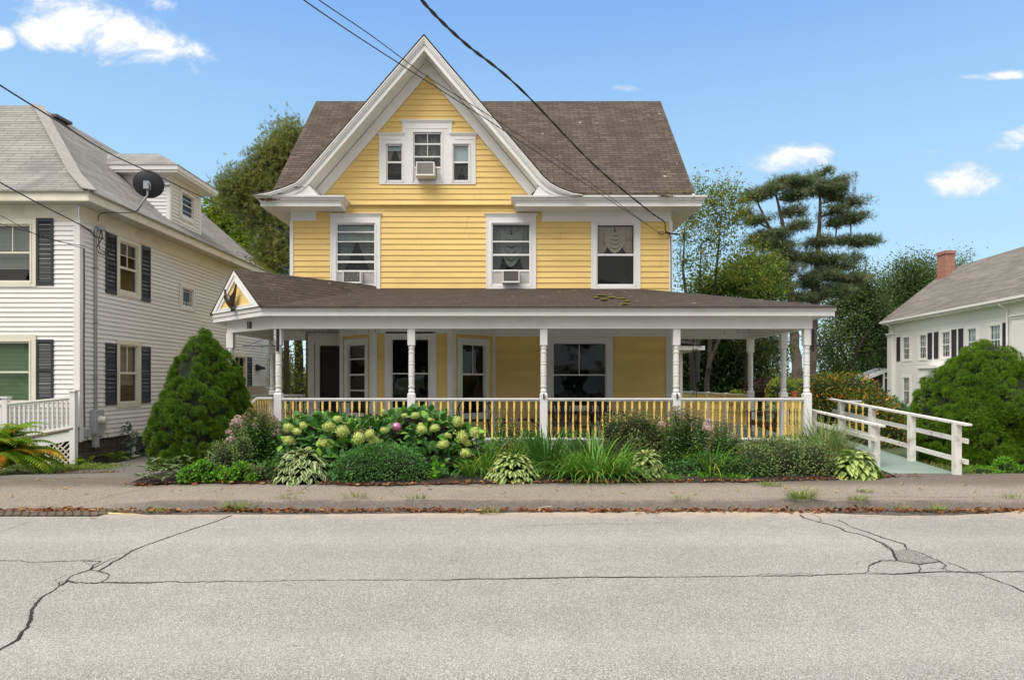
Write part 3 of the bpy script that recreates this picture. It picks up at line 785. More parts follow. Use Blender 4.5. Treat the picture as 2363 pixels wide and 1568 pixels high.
window(house, FG, *gr, cas=(.02, .02, .02, .015), proud=.04, rails=[(ZG(377), ZG(373))], cur=lambda w: (part_shade(w, FG, gr[0]+.02, gr[1]-.02, ZG(373), ZG(337), .05), drape(w, FG, gr[0], gr[1], gr[2], ZG(378), .12, SHEER2, False)))
window(house, FG, *gc, cas=(.02, .02, .02, .015), proud=.04, rails=[(ZG(334.6), ZG(331.3)), (ZG(363.5), ZG(360.9)), (ZG(389), ZG(385))], storm=ZG(386),
       muntins=[('v', UG(986), ZG(361), ZG(308))], cur=lambda w: drape(w, FG, gc[0], gc[1], ZG(386), ZG(309), .10, SHEER2))
for a_, b_ in ((gc[0]+.03, gc[0]+.14), (gc[1]-.14, gc[1]-.03)): mb = MB(FG); mb.box(a_, b_, .0, .02, gc[2]+.02, ZG(389)); hpart(mb, 'side_panel', ACPAN)

# roofs
ZE, YE, ZR, YR = 6.30, 16.62, 10.07, 20.4
sl = (ZR-ZE)/(YR-YE)
mb = MB()
zmid = ZE+(17.36-YE)*sl
mb.slab([(-5.85, YE, ZE), (-4.95, YE, ZE), (-4.95, 17.36, zmid), (-5.85, 17.36, zmid)], .07)
mb.slab([(.72, YE, ZE), (4.44, YE, ZE), (4.44, 17.36, zmid), (.72, 17.36, zmid)], .07)
mb.slab([(-5.85, 17.36, zmid), (4.44, 17.36, zmid), (4.44, YR, ZR), (-5.85, YR, ZR)], .07)
mb.slab([(-5.85, YR, ZR), (4.44, YR, ZR), (4.44, 24.2, ZE), (-5.85, 24.2, ZE)], .07)
hpart(mb, 'main_roof', BROWNR)
for xx in (-5.85+.0, 4.44): 
    mb = MB()
    s_ = -1 if xx < 0 else 1
    for a, b in (((xx-.03*s_, YE, ZE-.16), (xx-.03*s_, YR, ZR-.16)), ((xx-.03*s_, YR, ZR-.16), (xx-.03*s_, 24.2, ZE-.16))): mb.bar(a, b, .05, .18)
    hpart(mb, 'verge_board', TRIM)
# front cross gable roof with bell-cast feet
prof = [(-4.16, 6.235), (-3.75, 6.30), (-3.35, 6.43), (-3.12, 6.53), (-2.98, 6.66), (0, 10.10), (2.98-.06, 6.66), (3.08, 6.52), (3.3, 6.40), (3.6, 6.29), (3.85, 6.25)]
prof = [(GC+a, b) for a, b in prof]
mb = MB()
for (a, za), (b, zb) in zip(prof, prof[1:]): mb.slab([(a, 16.50, za), (b, 16.50, zb), (b, 20.4, zb), (a, 20.4, za)], .035)
hpart(mb, 'gable_roof', BROWNR)
def offs(pl, d):
    out = []
    for i in range(len(pl)):
        def nr(p, q):
            v = Vector((q[0]-p[0], q[1]-p[1])).normalized(); return Vector((v.y, -v.x))
        if i == 0: o = nr(pl[0], pl[1])
        elif i == len(pl)-1: o = nr(pl[-2], pl[-1])
        else: a, b = nr(pl[i-1], pl[i]), nr(pl[i], pl[i+1]); o = (a+b); o = o/max(.25, o.dot(a))
        out.append((pl[i][0]+o.x*d, pl[i][1]+o.y*d))
    return out
def band(mb, d0, d1, ya, yb, pl=None, clip=None):
    pl = pl or prof; A = offs(pl, d0); B = offs(pl, d1)
    if clip: A = [(x, max(z, clip)) for x, z in A]; B = [(x, max(z, clip)) for x, z in B]
    for i in range(len(A)-1):
        q = [(A[i][0], ya, A[i][1]), (A[i+1][0], ya, A[i+1][1]), (B[i+1][0], ya, B[i+1][1]), (B[i][0], ya, B[i][1])]
        mb.prism(q, (0, yb-ya, 0))
mb = MB()
band(mb, .037, .06, 16.50, 16.66, clip=6.2); band(mb, .06, .10, 16.52, 16.66, clip=6.2); band(mb, .10, .135, 16.545, 16.66, clip=6.2); band(mb, .135, .235, 16.58, 16.66, clip=6.2)
hpart(mb, 'rake_board', TRIM)
steep = prof[4:7]
mb = MB(); band(mb, .20, .215, 16.661, 17.235, pl=steep); 
for yy in (16.85, 17.05): band(mb, .215, .222, yy, yy+.012, pl=steep)
hpart(mb, 'soffit', TRIM)
mb = MB(); st2 = [(steep[0][0]+.02, steep[0][1]), steep[1], (steep[2][0]-.02, steep[2][1])]
band(mb, .215, .44, 17.17, 17.215, pl=st2, clip=6.28); band(mb, .225, .27, 17.15, 17.17, pl=st2, clip=6.28); hpart(mb, 'frieze_board', TRIM)
# boards that close the bell-cast feet above the eave cornice
mb = MB()
mb.prism([(-6.12, 16.60, 6.22), (-4.72, 16.60, 6.22), (-4.98, 16.60, 6.52), (-5.2, 16.60, 6.36), (-5.6, 16.60, 6.28), (-6.1, 16.60, 6.24)], (0, .06, 0)); mb.quad((-4.72, 16.66, 6.22), (-4.66, 17.2, 6.22), (-4.9, 17.2, 6.5), (-4.98, 16.66, 6.52)); hpart(mb, 'flare_board', TRIM); mb = MB()
mb.prism([(1.62, 16.60, 6.22), (.50, 16.60, 6.22), (.68, 16.60, 6.50), (.9, 16.60, 6.36), (1.2, 16.60, 6.28), (1.6, 16.60, 6.24)], (0, .06, 0))
mb.quad((.50, 16.66, 6.22), (.44, 17.2, 6.22), (.62, 17.2, 6.48), (.68, 16.66, 6.50))
hpart(mb, 'flare_board', TRIM)
# boxed eave cornices
CP = [(-.62, 5.985), (.0, 5.985), (.0, 6.075), (.018, 6.08), (.022, 6.10), (.06, 6.13), (.075, 6.165), (.11, 6.185), (.115, 6.225), (-.62, 6.245)]
mb = MB(); mb.sweep([(-4.19, 17.28), (-4.19, 16.7), (-6.15, 16.7), (-6.15, 24.1)][::-1], [(a, z) for a, z in CP]); hpart(mb, 'cornice', TRIM)
mb = MB(); mb.sweep([(.09, 17.28), (.09, 16.7), (4.63, 16.7), (4.63, 24.1)], [(a, z) for a, z in CP]); hpart(mb, 'cornice', TRIM)
mb = MB(FW); mb.box(XW0, U(731), -.045, .0, Zf(510), 5.985); hpart(mb, 'frieze', TRIM); mb = MB(FW); mb.box(U(1250), XW1, -.045, .0, Zf(512), 5.985); hpart(mb, 'frieze', TRIM)
ROT = mat('rotten wood', (.07, .035, .022), .95, .5, 20)
rr = random.Random(5)
mb = MB()
def jag(x0, x1, z, h, y, k=16):
    top = [(x0+(x1-x0)*i/k, y, z + h*math.sin(math.pi*min(1, i/k*1.0))*.5 + rr.uniform(-.25, .25)*h*(0 < i < k)) for i in range(k+1)]
    bot = [(x0+(x1-x0)*i/k, y, z - h*math.sin(math.pi*i/k)*.5 + rr.uniform(-.2, .2)*h*(0 < i < k)) for i in range(k, -1, -1)]
    mb.add(top+bot[1:-1], [tuple(range(len(top)+len(bot)-2))])
jag(PX(589, 16.56), PX(648, 16.56), 6.115, .06, 16.575); jag(PX(1516, 16.56), PX(1560, 16.56), 6.20, .045, 16.575); jag(PX(662, 16.55), PX(712, 16.55), 6.40, .02, 16.53); jag(PX(637,16.5), PX(655,16.5), 6.25, .015, 16.53)
hpart(mb, 'rotted_trim', ROT)
# a vent of moss along the right eave edge
mb = MB()
for i in range(60):
    x = PX(rr.choice([rr.uniform(1500, 1555), rr.uniform(1360, 1590)]), 16.7); mb.ball((x, YE+rr.uniform(.0, .12), ZE+.01+rr.uniform(0, .1)*sl*.1), rr.uniform(.012, .03), 6, 4, (1.8, 1, .7))
hpart(mb, 'moss', leafmat('yellow moss', (.20, .20, .02), (.11, .13, .02), trans=0))

# ---------------------------------------------------------------- first floor: entry recess, bay and main wall
CZ = 3.02                      # porch ceiling
bigw = (U(1274), U(1399), Zf(939), Zf(789))
mb = MB(FW)
siding(mb, -.47, XW1-.05, FZ, 2.86, .1398, holes=[bigw], phase=FZ+.03, seed=21)
YB = 16.2; sB = F/YB
def UB(x): return (x-1181)/sB
def ZB(y): return HC + (880-y)/sB
b0, b1 = UB(861)-.01, UB(1042)+.0       # bay front face ends
FB = frame(0, YB, 0)
bayw = (UB(902), UB(991), ZB(944), ZB(779))
lw = MB(FB); 
mb.M = FB; siding(mb, b0, b1, FZ, 2.86, .1398, holes=[bayw], phase=FZ+.03, seed=22)
aL = Vector((b0 + 4.27, YW - YB)); lenL = math.hypot(b0+4.27, YW-YB); angL = math.degrees(math.atan2(-(YW-YB), b0+4.27))
FL = frame(-4.27, YW, angL)
lenR = math.hypot(-.47-b1, YW-YB); angR = math.degrees(math.atan2(YW-YB, -.47-b1)); FR = frame(b1, YB, angR)
lwin = (.28, lenL-.30, .62+.27, 2.63); rwin = (.31, lenR-.33, .62+.27, 2.63)
mb.M = FL; siding(mb, .0, lenL, FZ, 2.86, .1398, holes=[lwin], phase=FZ+.03, seed=23)
mb.M = FR; siding(mb, .0, lenR, FZ, 2.86, .1398, holes=[rwin], phase=FZ+.03, seed=24)
mb.M = frame(-4.3, 18.5, -90); siding(mb, .0, 1.2, FZ, 2.86, .14, phase=FZ+.03, seed=25)
hpart(mb, 'porch_wall', YEL)
# friezes and corner boards on the first floor
mb = MB()
mb.M = FW; mb.box(-.50, XW1, -.035, 0, 2.84, CZ)
mb.M = FB; mb.box(b0, b1, -.035, 0, 2.84, CZ); mb.box(b0-.01, b0+.10, -.04, .02, FZ, 2.84); mb.box(b1-.10, b1+.01, -.04, .02, FZ, 2.84)
mb.M = FL; mb.box(0, lenL, -.035, 0, 2.84, CZ); mb.box(lenL-.10, lenL+.02, -.035, .0, FZ, 2.84)
mb.M = FR; mb.box(0, lenR, -.035, 0, 2.84, CZ); mb.box(-.02, .10, -.035, 0, FZ, 2.84)
mb.M = ID
mb.box(-.49, -.42, YW-.04, YW, FZ, 2.84)
mb.box(-4.36, -4.27, YW-.04, YW+.1, FZ, CZ)
mb.box(XW1-.13, XW1+.03, YW-.04, YW+.02, FZ, CZ)
hpart(mb, 'trim_boards', TRIM)
window(house, FW, *bigw, cas=(.135, .15, .13, .12), rails=[(Zf(866), Zf(863))], muntins=[('v', U(1336), Zf(863), Zf(791))], depth=.9)
window(house, FB, *bayw, cas=(.14, .16, .14, .12), rails=[(ZB(863), ZB(860))], depth=.9)
window(house, FL, *lwin, cas=(.16, .12, .12, .14), rails=[(1.85, 1.89), (2.24, 2.27), (1.47, 1.50)], depth=.5)
window(house, FR, *rwin, cas=(.13, .13, .12, .14), rails=[(1.86, 1.90)], muntins=[('v', (rwin[0]+rwin[1])/2, 1.9, 2.6)], depth=.5)
# entry wall with the dark door
YD = 18.5; FD = frame(0, YD, 0)
def UD(x): return (x-1181)*YD/F
def ZD(y): return HC+(880-y)*YD/F
mb = MB(FD)
mb.box(UD(711), UD(726), -.05, .1, FZ, 2.78); mb.box(UD(727), UD(738), -.03, .1, FZ, 2.74); mb.box(UD(790), UD(797), -.03, .1, FZ, 2.74)
mb.box(UD(738), UD(790), -.03, .1, ZD(797), 2.74); mb.box(UD(711), UD(830), -.06, .1, 2.74, CZ)
hpart(mb, 'door_casing', TRIM)
mb = MB(FD); mb.box(UD(738), UD(790), .04, .08, FZ, ZD(797))
for a, b in ((.12, .50), (.56, .95)): mb.box(UD(738)+.0, UD(738)+.02, .03, .05, FZ+.1, FZ+2)
for z0, z1 in ((FZ+.15, FZ+.85), (FZ+1.0, FZ+1.95)): mb.box(UD(741)+.06, UD(787)-.06, .03, .045, z0, z1)
dr = hpart(mb, 'front_door', DOORM); mb = MB(FD); mb.ball((UD(741)+.03, .0, FZ+.95), .035, 8, 6); mb.box(UD(741)-.0, UD(741)+.05, .01, .04, FZ+.85, FZ+1.1); part(mb, 'door_knob', IRON, dr)
mb = MB(FD); mb.box(UD(711), UD(830)+.3, .10, .2, FZ, CZ); hpart(mb, 'entry_wall', TRIM)
# side of the ground-floor wall behind the entry
# rear wing peeping out on the right
mb = MB(frame(0, 22.0, 0)); siding(mb, 4.0, PX(1572, 22), .45, 3.0, .14, seed=31); hpart(mb, 'wing_wall', YEL)
mb = MB(); mb.box(PX(1567, 22), PX(1573.5, 22), 21.95, 22.1, .45, 2.85)
mb.box(4.1, PX(1617, 22), 21.55, 25, 2.70, 2.83); hpart(mb, 'wing_trim', TRIM)
mb = MB(); mb.slab([(4.03, 21.5, 2.98), (PX(1618, 21.6), 21.5, 2.86), (PX(1618, 21.6), 25, 2.86), (4.03, 25, 3.5)], .03)
mb.slab([(4.03, 21.5, 2.98), (4.03, 23, 3.5), (PX(1618, 21.6), 21.6, 2.87), (PX(1618, 21.6), 21.5, 2.86)], .02); hpart(mb, 'wing_roof', PORCHR)

# ---------------------------------------------------------------- porch
PF = 14.25                  # row of front posts
mb = MB()
SR = .241
def pz(Y): return 3.235 + (Y-13.9)*SR
mb.slab([(-5.12, 13.88, pz(13.88)), (6.62, 13.88, pz(13.88)), (3.2, 17.3, pz(17.3)), (-5.3, 17.3, pz(17.3))], .03)
mb.slab([(6.62, 13.88, pz(13.88)), (6.62, 18.05, pz(13.88)), (4.0, 18.05, 3.235+2.6*SR), (4.0, 17.3, 3.235+2.6*SR), (3.2, 17.3, pz(17.3))], .03)
# corner pediment roof, square to the 45 degree corner
A = Vector((-5.12, 13.93, 3.24)); B = Vector((-6.80, 15.58, 3.24)); mid = (A+B)/2; tdir = (B-A).normalized(); ndir = Vector((-tdir.y, tdir.x, 0)) 
if ndir.y < 0: ndir = -ndir
ap = mid.copy(); ap.z = 4.13
out = -ndir*.06
def ext(p, d): q = p + ndir*d; return q
A2 = A + out - tdir*.07; B2 = B + out + tdir*.07; ap2 = ap + out
dR = (17.3 - ap2.y)/ndir.y
mb.slab([A2, ext(A2, 3.2), ext(ap2, dR), ap2], .035); mb.slab([ap2, ext(ap2, dR), Vector((-5.59, 17.3, 3.6)), ext(B2, 1.2), B2], .035)
mb.slab([(-6.86, 15.5, 3.235), (-5.5, 16.5, 3.56), (-5.5, 18.5, 3.56), (-6.86, 18.5, 3.235)], .03)
hpart(mb, 'porch_roof', PORCHR)
mb = MB(); 
for i in range(7):
    x, y, rx = [(1387, 683, 14), (1410, 688, 12), (1432, 690, 11), (1441, 703, 9), (1392, 693, 8), (1446, 696, 7), (1375, 688, 6)][i]
    Yp = 15.8; 
    for _ in range(6): Yp = 13.9 + (PZ(y, Yp) - 3.235)/SR; Yp = max(14.0, min(17.2, Yp))
    for _ in range(26): mb.ball((PX(x, Yp)+rr.gauss(0, rx*.0045), Yp+rr.gauss(0, .06), pz(Yp)+rr.uniform(0, .012)), rr.uniform(.015, .03), 6, 4, (1.5, 1.5, .8))
hpart(mb, 'moss', bpy.data.materials['yellow moss'])
mb = MB()
epath = [(-6.83, 18.45), (-6.83, 15.60), (-5.13, 13.96), (6.60, 13.96), (6.60, 18.0)]
mb.sweep(epath, [(-.05, 3.045), (0, 3.045), (0, 3.140), (.022, 3.145), (.028, 3.225), (-.05, 3.225)][::1])
hpart(mb, 'porch_fascia', TRIM)
# soffit, beam, ceiling
mb = MB(); bpath = [(-6.46, 18.30), (-6.46, 15.48), (-4.97, 14.18), (6.24, 14.18), (6.24, 17.72)]
mb.sweep(bpath, [(-.15, 2.80), (0, 2.80), (0, 3.06), (-.15, 3.06)]); mb.sweep(epath, [(-.42, 3.047), (-.052, 3.047), (-.052, 3.065), (-.42, 3.065)])
mb.box(4.05, 6.24-.15, 17.57, 17.70, 2.80, 3.04); mb.box(-6.31, -5.5, 18.15, 18.28, 2.80, 3.04)
hpart(mb, 'porch_beam', TRIM)
mb = MB(); cz = CZ+.012
mb.add([(-6.4, 18.3, cz), (-6.4, 15.55, cz), (-4.95, 14.25, cz), (6.2, 14.25, cz), (6.2, 17.7, cz), (4.0, 17.7, cz), (4.0, 18.3, cz)], [(0, 1, 2, 3, 4, 5, 6)])
mb.add([(-6.4, 18.3, cz+.18), (-6.4, 15.55, cz+.18), (-4.95, 14.25, cz+.18), (6.2, 14.25, cz+.18), (6.2, 17.7, cz+.18), (4.0, 17.7, cz+.18), (4.0, 18.3, cz+.18)], [(0, 1, 2, 3, 4, 5, 6)])
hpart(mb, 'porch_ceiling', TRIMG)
# pediment face
mb = MB()
def pedi(s, q): # point on the pediment plane: s along A->B 0..1, height z
    p = A.lerp(B, s); return Vector((p.x, p.y, q))
H0, H1 = 3.235, 4.12
def tri(mb, inset, d):
    s0 = inset*1.0; z0 = H0 + inset*.55
    mb.prism([pedi(s0, z0), pedi(1-s0, z0), pedi(.5, H1-inset*1.25)], ndir*-d)
tri(mb, .12, .02); hpart(mb, 'pediment_panel', YEL)
mb = MB()
for k, (i0, i1, d) in enumerate(((0.0, .10, .055), (.10, .14, .035), (.14, .19, .045))):
    def tp(i): return [pedi(i*.93, H0+i*.45), pedi(1-i*.93, H0+i*.45), pedi(.5, H1-i*1.35)]
    o, n_ = tp(i0), tp(i1)
    for a, b in ((0, 1), (1, 2), (2, 0)): mb.prism([o[a], o[b], n_[b], n_[a]], ndir*-d)
hpart(mb, 'pediment_trim', TRIM)
mb = MB()
for s_ in (.36, .62): mb.prism([pedi(.5-.5*(1-s_)*.75, H0+(H1-H0)*s_*.9), pedi(.5+.5*(1-s_)*.75, H0+(H1-H0)*s_*.9), pedi(.5+.5*(1-s_)*.75, H0+(H1-H0)*s_*.9+.006), pedi(.5-.5*(1-s_)*.75, H0+(H1-H0)*s_*.9+.006)], ndir*-.022)
hpart(mb, 'board_joint', mat('board joint', (.35, .22, .06), .8))
# house number on the beam of the cut corner
def text_mesh(txt, size, Mx, name, mt, parent, ext_=.006):
    cu = bpy.data.curves.new('t', 'FONT'); cu.body = txt; cu.size = size; cu.extrude = ext_; cu.align_x = 'CENTER'; cu.offset = .0015
    o = bpy.data.objects.new('t', cu); COL.objects.link(o); bpy.context.view_layer.update()
    me = bpy.data.meshes.new_from_object(o.evaluated_get(bpy.context.evaluated_depsgraph_get())); bpy.data.objects.remove(o)
    me.transform(Mx); me.materials.clear(); me.materials.append(mt)
    ob = bpy.data.objects.new(name, me); COL.objects.link(ob); ob.parent = parent; ob.matrix_parent_inverse = Matrix.Translation(-Vector(parent.location)); return ob
bd_ = (Vector((-4.97, 14.18, 0)) - Vector((-6.46, 15.48, 0))).normalized()
nb = Vector((bd_.y, -bd_.x, 0)); pc = P(577, 760, 14.85)
tt = ((pc.x + 6.46)*1.0)/(1.49); pc = Vector((-6.46, 15.48, 0)).lerp(Vector((-4.97, 14.18, 0)), tt) + nb*.012; pc.z = PZ(758, 14.85)
Mx = Matrix((( bd_.x, 0, nb.x, pc.x), (bd_.y, 0, nb.y, pc.y), (0, 1, 0, pc.z), (0, 0, 0, 1)))
text_mesh('18', .215, Mx, 'house_number', IRON, house)

# deck
mb = MB()
deck = [(-6.45, 18.4), (-6.45, 15.5), (-4.97, 14.12), (6.28, 14.12), (6.28, 25.6), (4.0, 25.6), (4.0, 18.4)]
mb.prism([(x, y, FZ-.04) for x, y in deck], (0, 0, .04)); hpart(mb, 'porch_floor', DECK)
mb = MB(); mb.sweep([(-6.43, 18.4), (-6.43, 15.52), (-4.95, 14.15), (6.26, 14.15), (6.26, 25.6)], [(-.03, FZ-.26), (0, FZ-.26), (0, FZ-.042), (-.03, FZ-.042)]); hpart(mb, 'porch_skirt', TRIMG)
mb = MB(); mb.sweep([(-6.37, 18.4), (-6.37, 15.54), (-4.93, 14.2), (6.2, 14.2), (6.2, 25.6)], [(-.1, -.3), (0, -.3), (0, FZ-.262), (-.1, FZ-.262)]); hpart(mb, 'foundation', CONC)
# posts
def postmesh(name='porch_post'):
    mb = MB(); z0, zt = FZ, 2.80
    mb.box(-.078, .078, -.078, .078, z0, 1.44); mb.box(-.075, .075, -.075, .075, 2.46, zt)
    mb.prism([(-.078, -.078, 1.44), (.078, -.078, 1.44), (.078, .078, 1.44), (-.078, .078, 1.44)], (0, 0, .001))
    mb.add([(-.078,-.078,1.44),(.078,-.078,1.44),(.078,.078,1.44),(-.078,.078,1.44),(-.05,-.05,1.475),(.05,-.05,1.475),(.05,.05,1.475),(-.05,.05,1.475)], [(0,1,5,4),(1,2,6,5),(2,3,7,6),(3,0,4,7),(4,5,6,7)])
    mb.add([(-.075,-.075,2.46),(.075,-.075,2.46),(.075,.075,2.46),(-.075,.075,2.46),(-.05,-.05,2.435),(.05,-.05,2.435),(.05,.05,2.435),(-.05,.05,2.435)], [(4,5,1,0),(5,6,2,1),(6,7,3,2),(7,4,0,3),(7,6,5,4)])
    def ring(z): return [(.057, z-.022), (.069, z-.016), (.069, z-.004), (.058, z), (.069, z+.004), (.069, z+.016), (.057, z+.022)]
    pr = [(.05, 1.46), (.066, 1.485), (.070, 1.50), (.062, 1.53), (.055, 1.55)] + ring(1.60) + [(.060, 1.66), (.064, 1.78)] + ring(1.83)+[(.064, 1.88), (.064, 2.02)] + ring(2.07) + [(.064, 2.12), (.062, 2.25)] + ring(2.31) + [(.055, 2.36), (.062, 2.39), (.068, 2.42), (.05, 2.44)]
    mb.lathe(0, 0, pr, 20)
    return mb
pm = postmesh(); me0 = None
POSTS = [(-4.88, PF+.03), (-2.10, PF+.03), (.66, PF+.03), (3.43, PF+.03), (6.16, PF+.03), (-6.35, 15.42), (-6.38, 18.2), (6.16, 15.5), (6.16, 17.64)]
first = None
for (x, y) in POSTS:
    if first is None:
        o = pm.build('porch_post', TRIM, house); first = o
        for p in o.data.polygons: p.use_smooth = False
    else: o = first.copy(); COL.objects.link(o); o.parent = house
    o.matrix_parent_inverse = Matrix.Translation(-Vector(house.location)); o.location = (x, y, 0)
# half post against the main wall corner? none; railings
bm_ = MB(); h0, h1 = 0, .80
bm_.box(-.02, .02, -.02, .02, h0, .22); bm_.box(-.02, .02, -.02, .02, .62, h1)
bm_.lathe(0, 0, [(.012, .21), (.021, .235), (.014, .25), (.021, .265), (.012, .285), (.012, .30), (.021, .36), (.017, .45), (.012, .54), (.012, .555), (.021, .575), (.014, .59), (.021, .60), (.012, .63)], 8)
balmesh = None
rail_stuff = MB()
def railing(root, p0, p1, z0, z1, zt, zb, nb, as_parts=True, bal=True, mt=None, sub='baluster', w=.09):
    """rail part > balusters; z0,z1 = foot heights at both ends"""
    global balmesh
    a = Vector((p0[0], p0[1], z0)); b = Vector((p1[0], p1[1], z1)); mb = MB()
    mb.bar(a+Vector((0, 0, zt-.018)), b+Vector((0, 0, zt-.018)), w, .036); mb.bar(a+Vector((0, 0, zt-.05)), b+Vector((0, 0, zt-.05)), .045, .03)
    mb.bar(a+Vector((0, 0, zb+.02)), b+Vector((0, 0, zb+.02)), .055, .04)
    o = part(mb, 'railing', mt or TRIM, root)
    bm2 = MB()
    for i in range(nb):
        t = (i+.5)/nb; p = a.lerp(b, t); zz = p.z + zb + .04; sc = (zt-.065-zb-.04)/.80
        if as_parts:
            if balmesh is None:
                q = bm_.build(sub, YELB); balmesh = q.data
            else: q = bpy.data.objects.new(sub, balmesh); COL.objects.link(q)
            q.parent = o; q.location = (p.x, p.y, zz); q.scale = (1, 1, sc); q.rotation_euler = (0, 0, math.atan2(b.y-a.y, b.x-a.x))
        else:
            rail_stuff.M = Matrix.Translation((p.x, p.y, zz)); k = len(rail_stuff.v)
            rail_stuff.v += [(x+p.x, y+p.y, z*sc+zz) for x, y, z in bm_.v]; rail_stuff.f += [tuple(k+i_ for i_ in f) for f in bm_.f]; rail_stuff.mi += [0]*len(bm_.f)
    return o
xs_ = [x for x, _ in POSTS[:5]]
for a, b in zip(xs_, xs_[1:]): railing(house, (a+.08, PF), (b-.08, PF), FZ, FZ, .94, .07, 17)
railing(house, (6.16, PF+.1), (6.16, 15.42), FZ, FZ, .94, .07, 8)
railing(house, (-6.38, 15.5), (-6.38, 18.12), FZ, FZ, .94, .07, 15); railing(house, (-6.3, 18.2), (-5.52, 18.2), FZ, FZ, .94, .07, 5)
ys_ = [17.72, 19.8, 21.6, 23.5, 25.4]
for a, b in zip(ys_, ys_[1:]): railing(house, (6.2, a+.05), (6.2, b-.05), FZ, FZ, .94, .07, 14, as_parts=False)
mb = MB()
for y in ys_[1:]: mb.box(6.15, 6.25, y-.05, y+.05, FZ, FZ+.96)
hpart(mb, 'rail_post', TRIM)
o = part(rail_stuff, 'rear_balusters', YELB, house); o['kind'] = 'stuff'
railing(house, (4.1, 25.4), (6.15, 25.4), FZ, FZ, .94, .07, 1, as_parts=False) if False else None
# entry steps and hand rail on the cut corner
sd_ = nb
mb = MB()
c0 = Vector((-5.7, 14.8, 0))
for k in range(2):
    p = c0 + nb*(.18+.3*k); mb.bar(p - bd_*.62 + Vector((0, 0, FZ-.14*(k+1)-.05)), p + bd_*.62 + Vector((0, 0, FZ-.14*(k+1)-.05)), .32, .10)
hpart(mb, 'steps', DECK)
mb = MB(); q0 = Vector((-4.98, 14.20, FZ+.94)); q1 = q0 + Vector((-.32, -.0, 0)); q2 = q1 + Vector((-.42, -.22, -.42))
mb.bar(q0, q1, .07, .04); mb.bar(q1, q2, .07, .04); mb.bar(q2-Vector((0, 0, .02)), (q2.x, q2.y, .15), .08); mb.bar(q1 - Vector((0, 0, .8)), q2 - Vector((0, 0, .7)), .05, .04)
hr = hpart(mb, 'hand_rail', TRIM)
for k in range(5):
    t = (k+.5)/5; p = q1.lerp(q2, t); q = bpy.data.objects.new('baluster', balmesh); COL.objects.link(q); q.parent = hr; q.location = (p.x, p.y, p.z-.80); q.scale = (1, 1, .95)
# string of little icicle lights under the beam
mb = MB(); rn = random.Random(8)
for k in range(38):
    x = rn.uniform(-4.6, -2.8) if k < 30 else rn.uniform(3.6, 5.9); y = 14.42+rn.uniform(-.02, .02); l = rn.uniform(.03, .09); mb.tube([(x, y, 2.83), (x, y, 2.80-l)], .004, 4)
mb.tube([(-4.7, 14.42, 2.815), (-2.7, 14.42, 2.82)], .006, 4); mb.tube([(3.6, 14.42, 2.82), (5.9, 14.42, 2.815)], .005, 4)
hpart(mb, 'light_string', mat('pale wire', (.25, .27, .25), .5))
# ceiling hooks etc are tiny; cable running down the right corner of the front wall
mb = MB(); mb.tube([(XW1-.08, YW-.05, Zf(538)), (XW1-.02, YW-.05, Zf(548)), (XW1-.01, YW-.05, Zf(600)), (XW1-.012, YW-.05, Zf(676))], .010, 5); hpart(mb, 'service_cable', WIRE)

# ---------------------------------------------------------------- window air conditioners: things of their own
def aircon(Fm, u0, u1, z0, z1, depth, label, grill='louvre', frame_w=.025):
    c = Fm @ Vector(((u0+u1)/2, 0, z0)); t = thing('air_conditioner', label, 'air conditioner', c, 'window air conditioners')
    mb = MB(Fm); mb.box(u0, u1, -depth, .05, z0, z1)
    f = frame_w
    for a, b, cc, d in ((u0, u0+f, z0, z1), (u1-f, u1, z0, z1), (u0+f, u1-f, z0, z0+f), (u0+f, u1-f, z1-f, z1)): mb.box(a, b, -depth-.015, -depth-.001, cc, d)
    mb.box(u0-.01, u1+.01, -depth-.02, .0, z0-.012, z0-.001)
    part(mb, 'case', ACW, t)
    mb = MB(Fm); mb.quad((u0+f, -depth-.003, z0+f), (u1-f, -depth-.003, z0+f), (u1-f, -depth-.003, z1-f), (u0+f, -depth-.003, z1-f))
    z = z0+f
    while z < z1-f-.01: mb.quad((u0+f, -depth-.012, z), (u1-f, -depth-.012, z), (u1-f, -depth-.004, z+.012), (u0+f, -depth-.004, z+.012)); z += .018
    part(mb, 'grille', ACG if grill != 'mesh' else mat('pale mesh grille', (.30, .29, .27), .6, .1, 5), t)
    return t
a1 = aircon(FW, U(797), U(838), fr(656), fr(629), .28, 'weathered air conditioner with paint-flecked dark grille in the left upper window')
aircon(FW, U(1159.5), U(1198), fr(654), fr(627), .24, 'small louvred air conditioner in the upper window right of the middle')
aircon(FG, UG(964), UG(1005.5), ZG(414), ZG(384), .35, 'white air conditioner jutting from the middle attic window', 'mesh')
mb = MB(FW); rn = random.Random(4)
for k in range(22):
    u, z, s_ = rn.uniform(U(801), U(834)), rn.uniform(fr(652), fr(633)), rn.uniform(.005, .012); mb.quad((u, -.296, z), (u+s_, -.296, z+s_*.4), (u+s_*.8, -.296, z+s_*1.5), (u-s_*.3, -.296, z+s_))
part(mb, 'paint_fleck', ACW, a1)
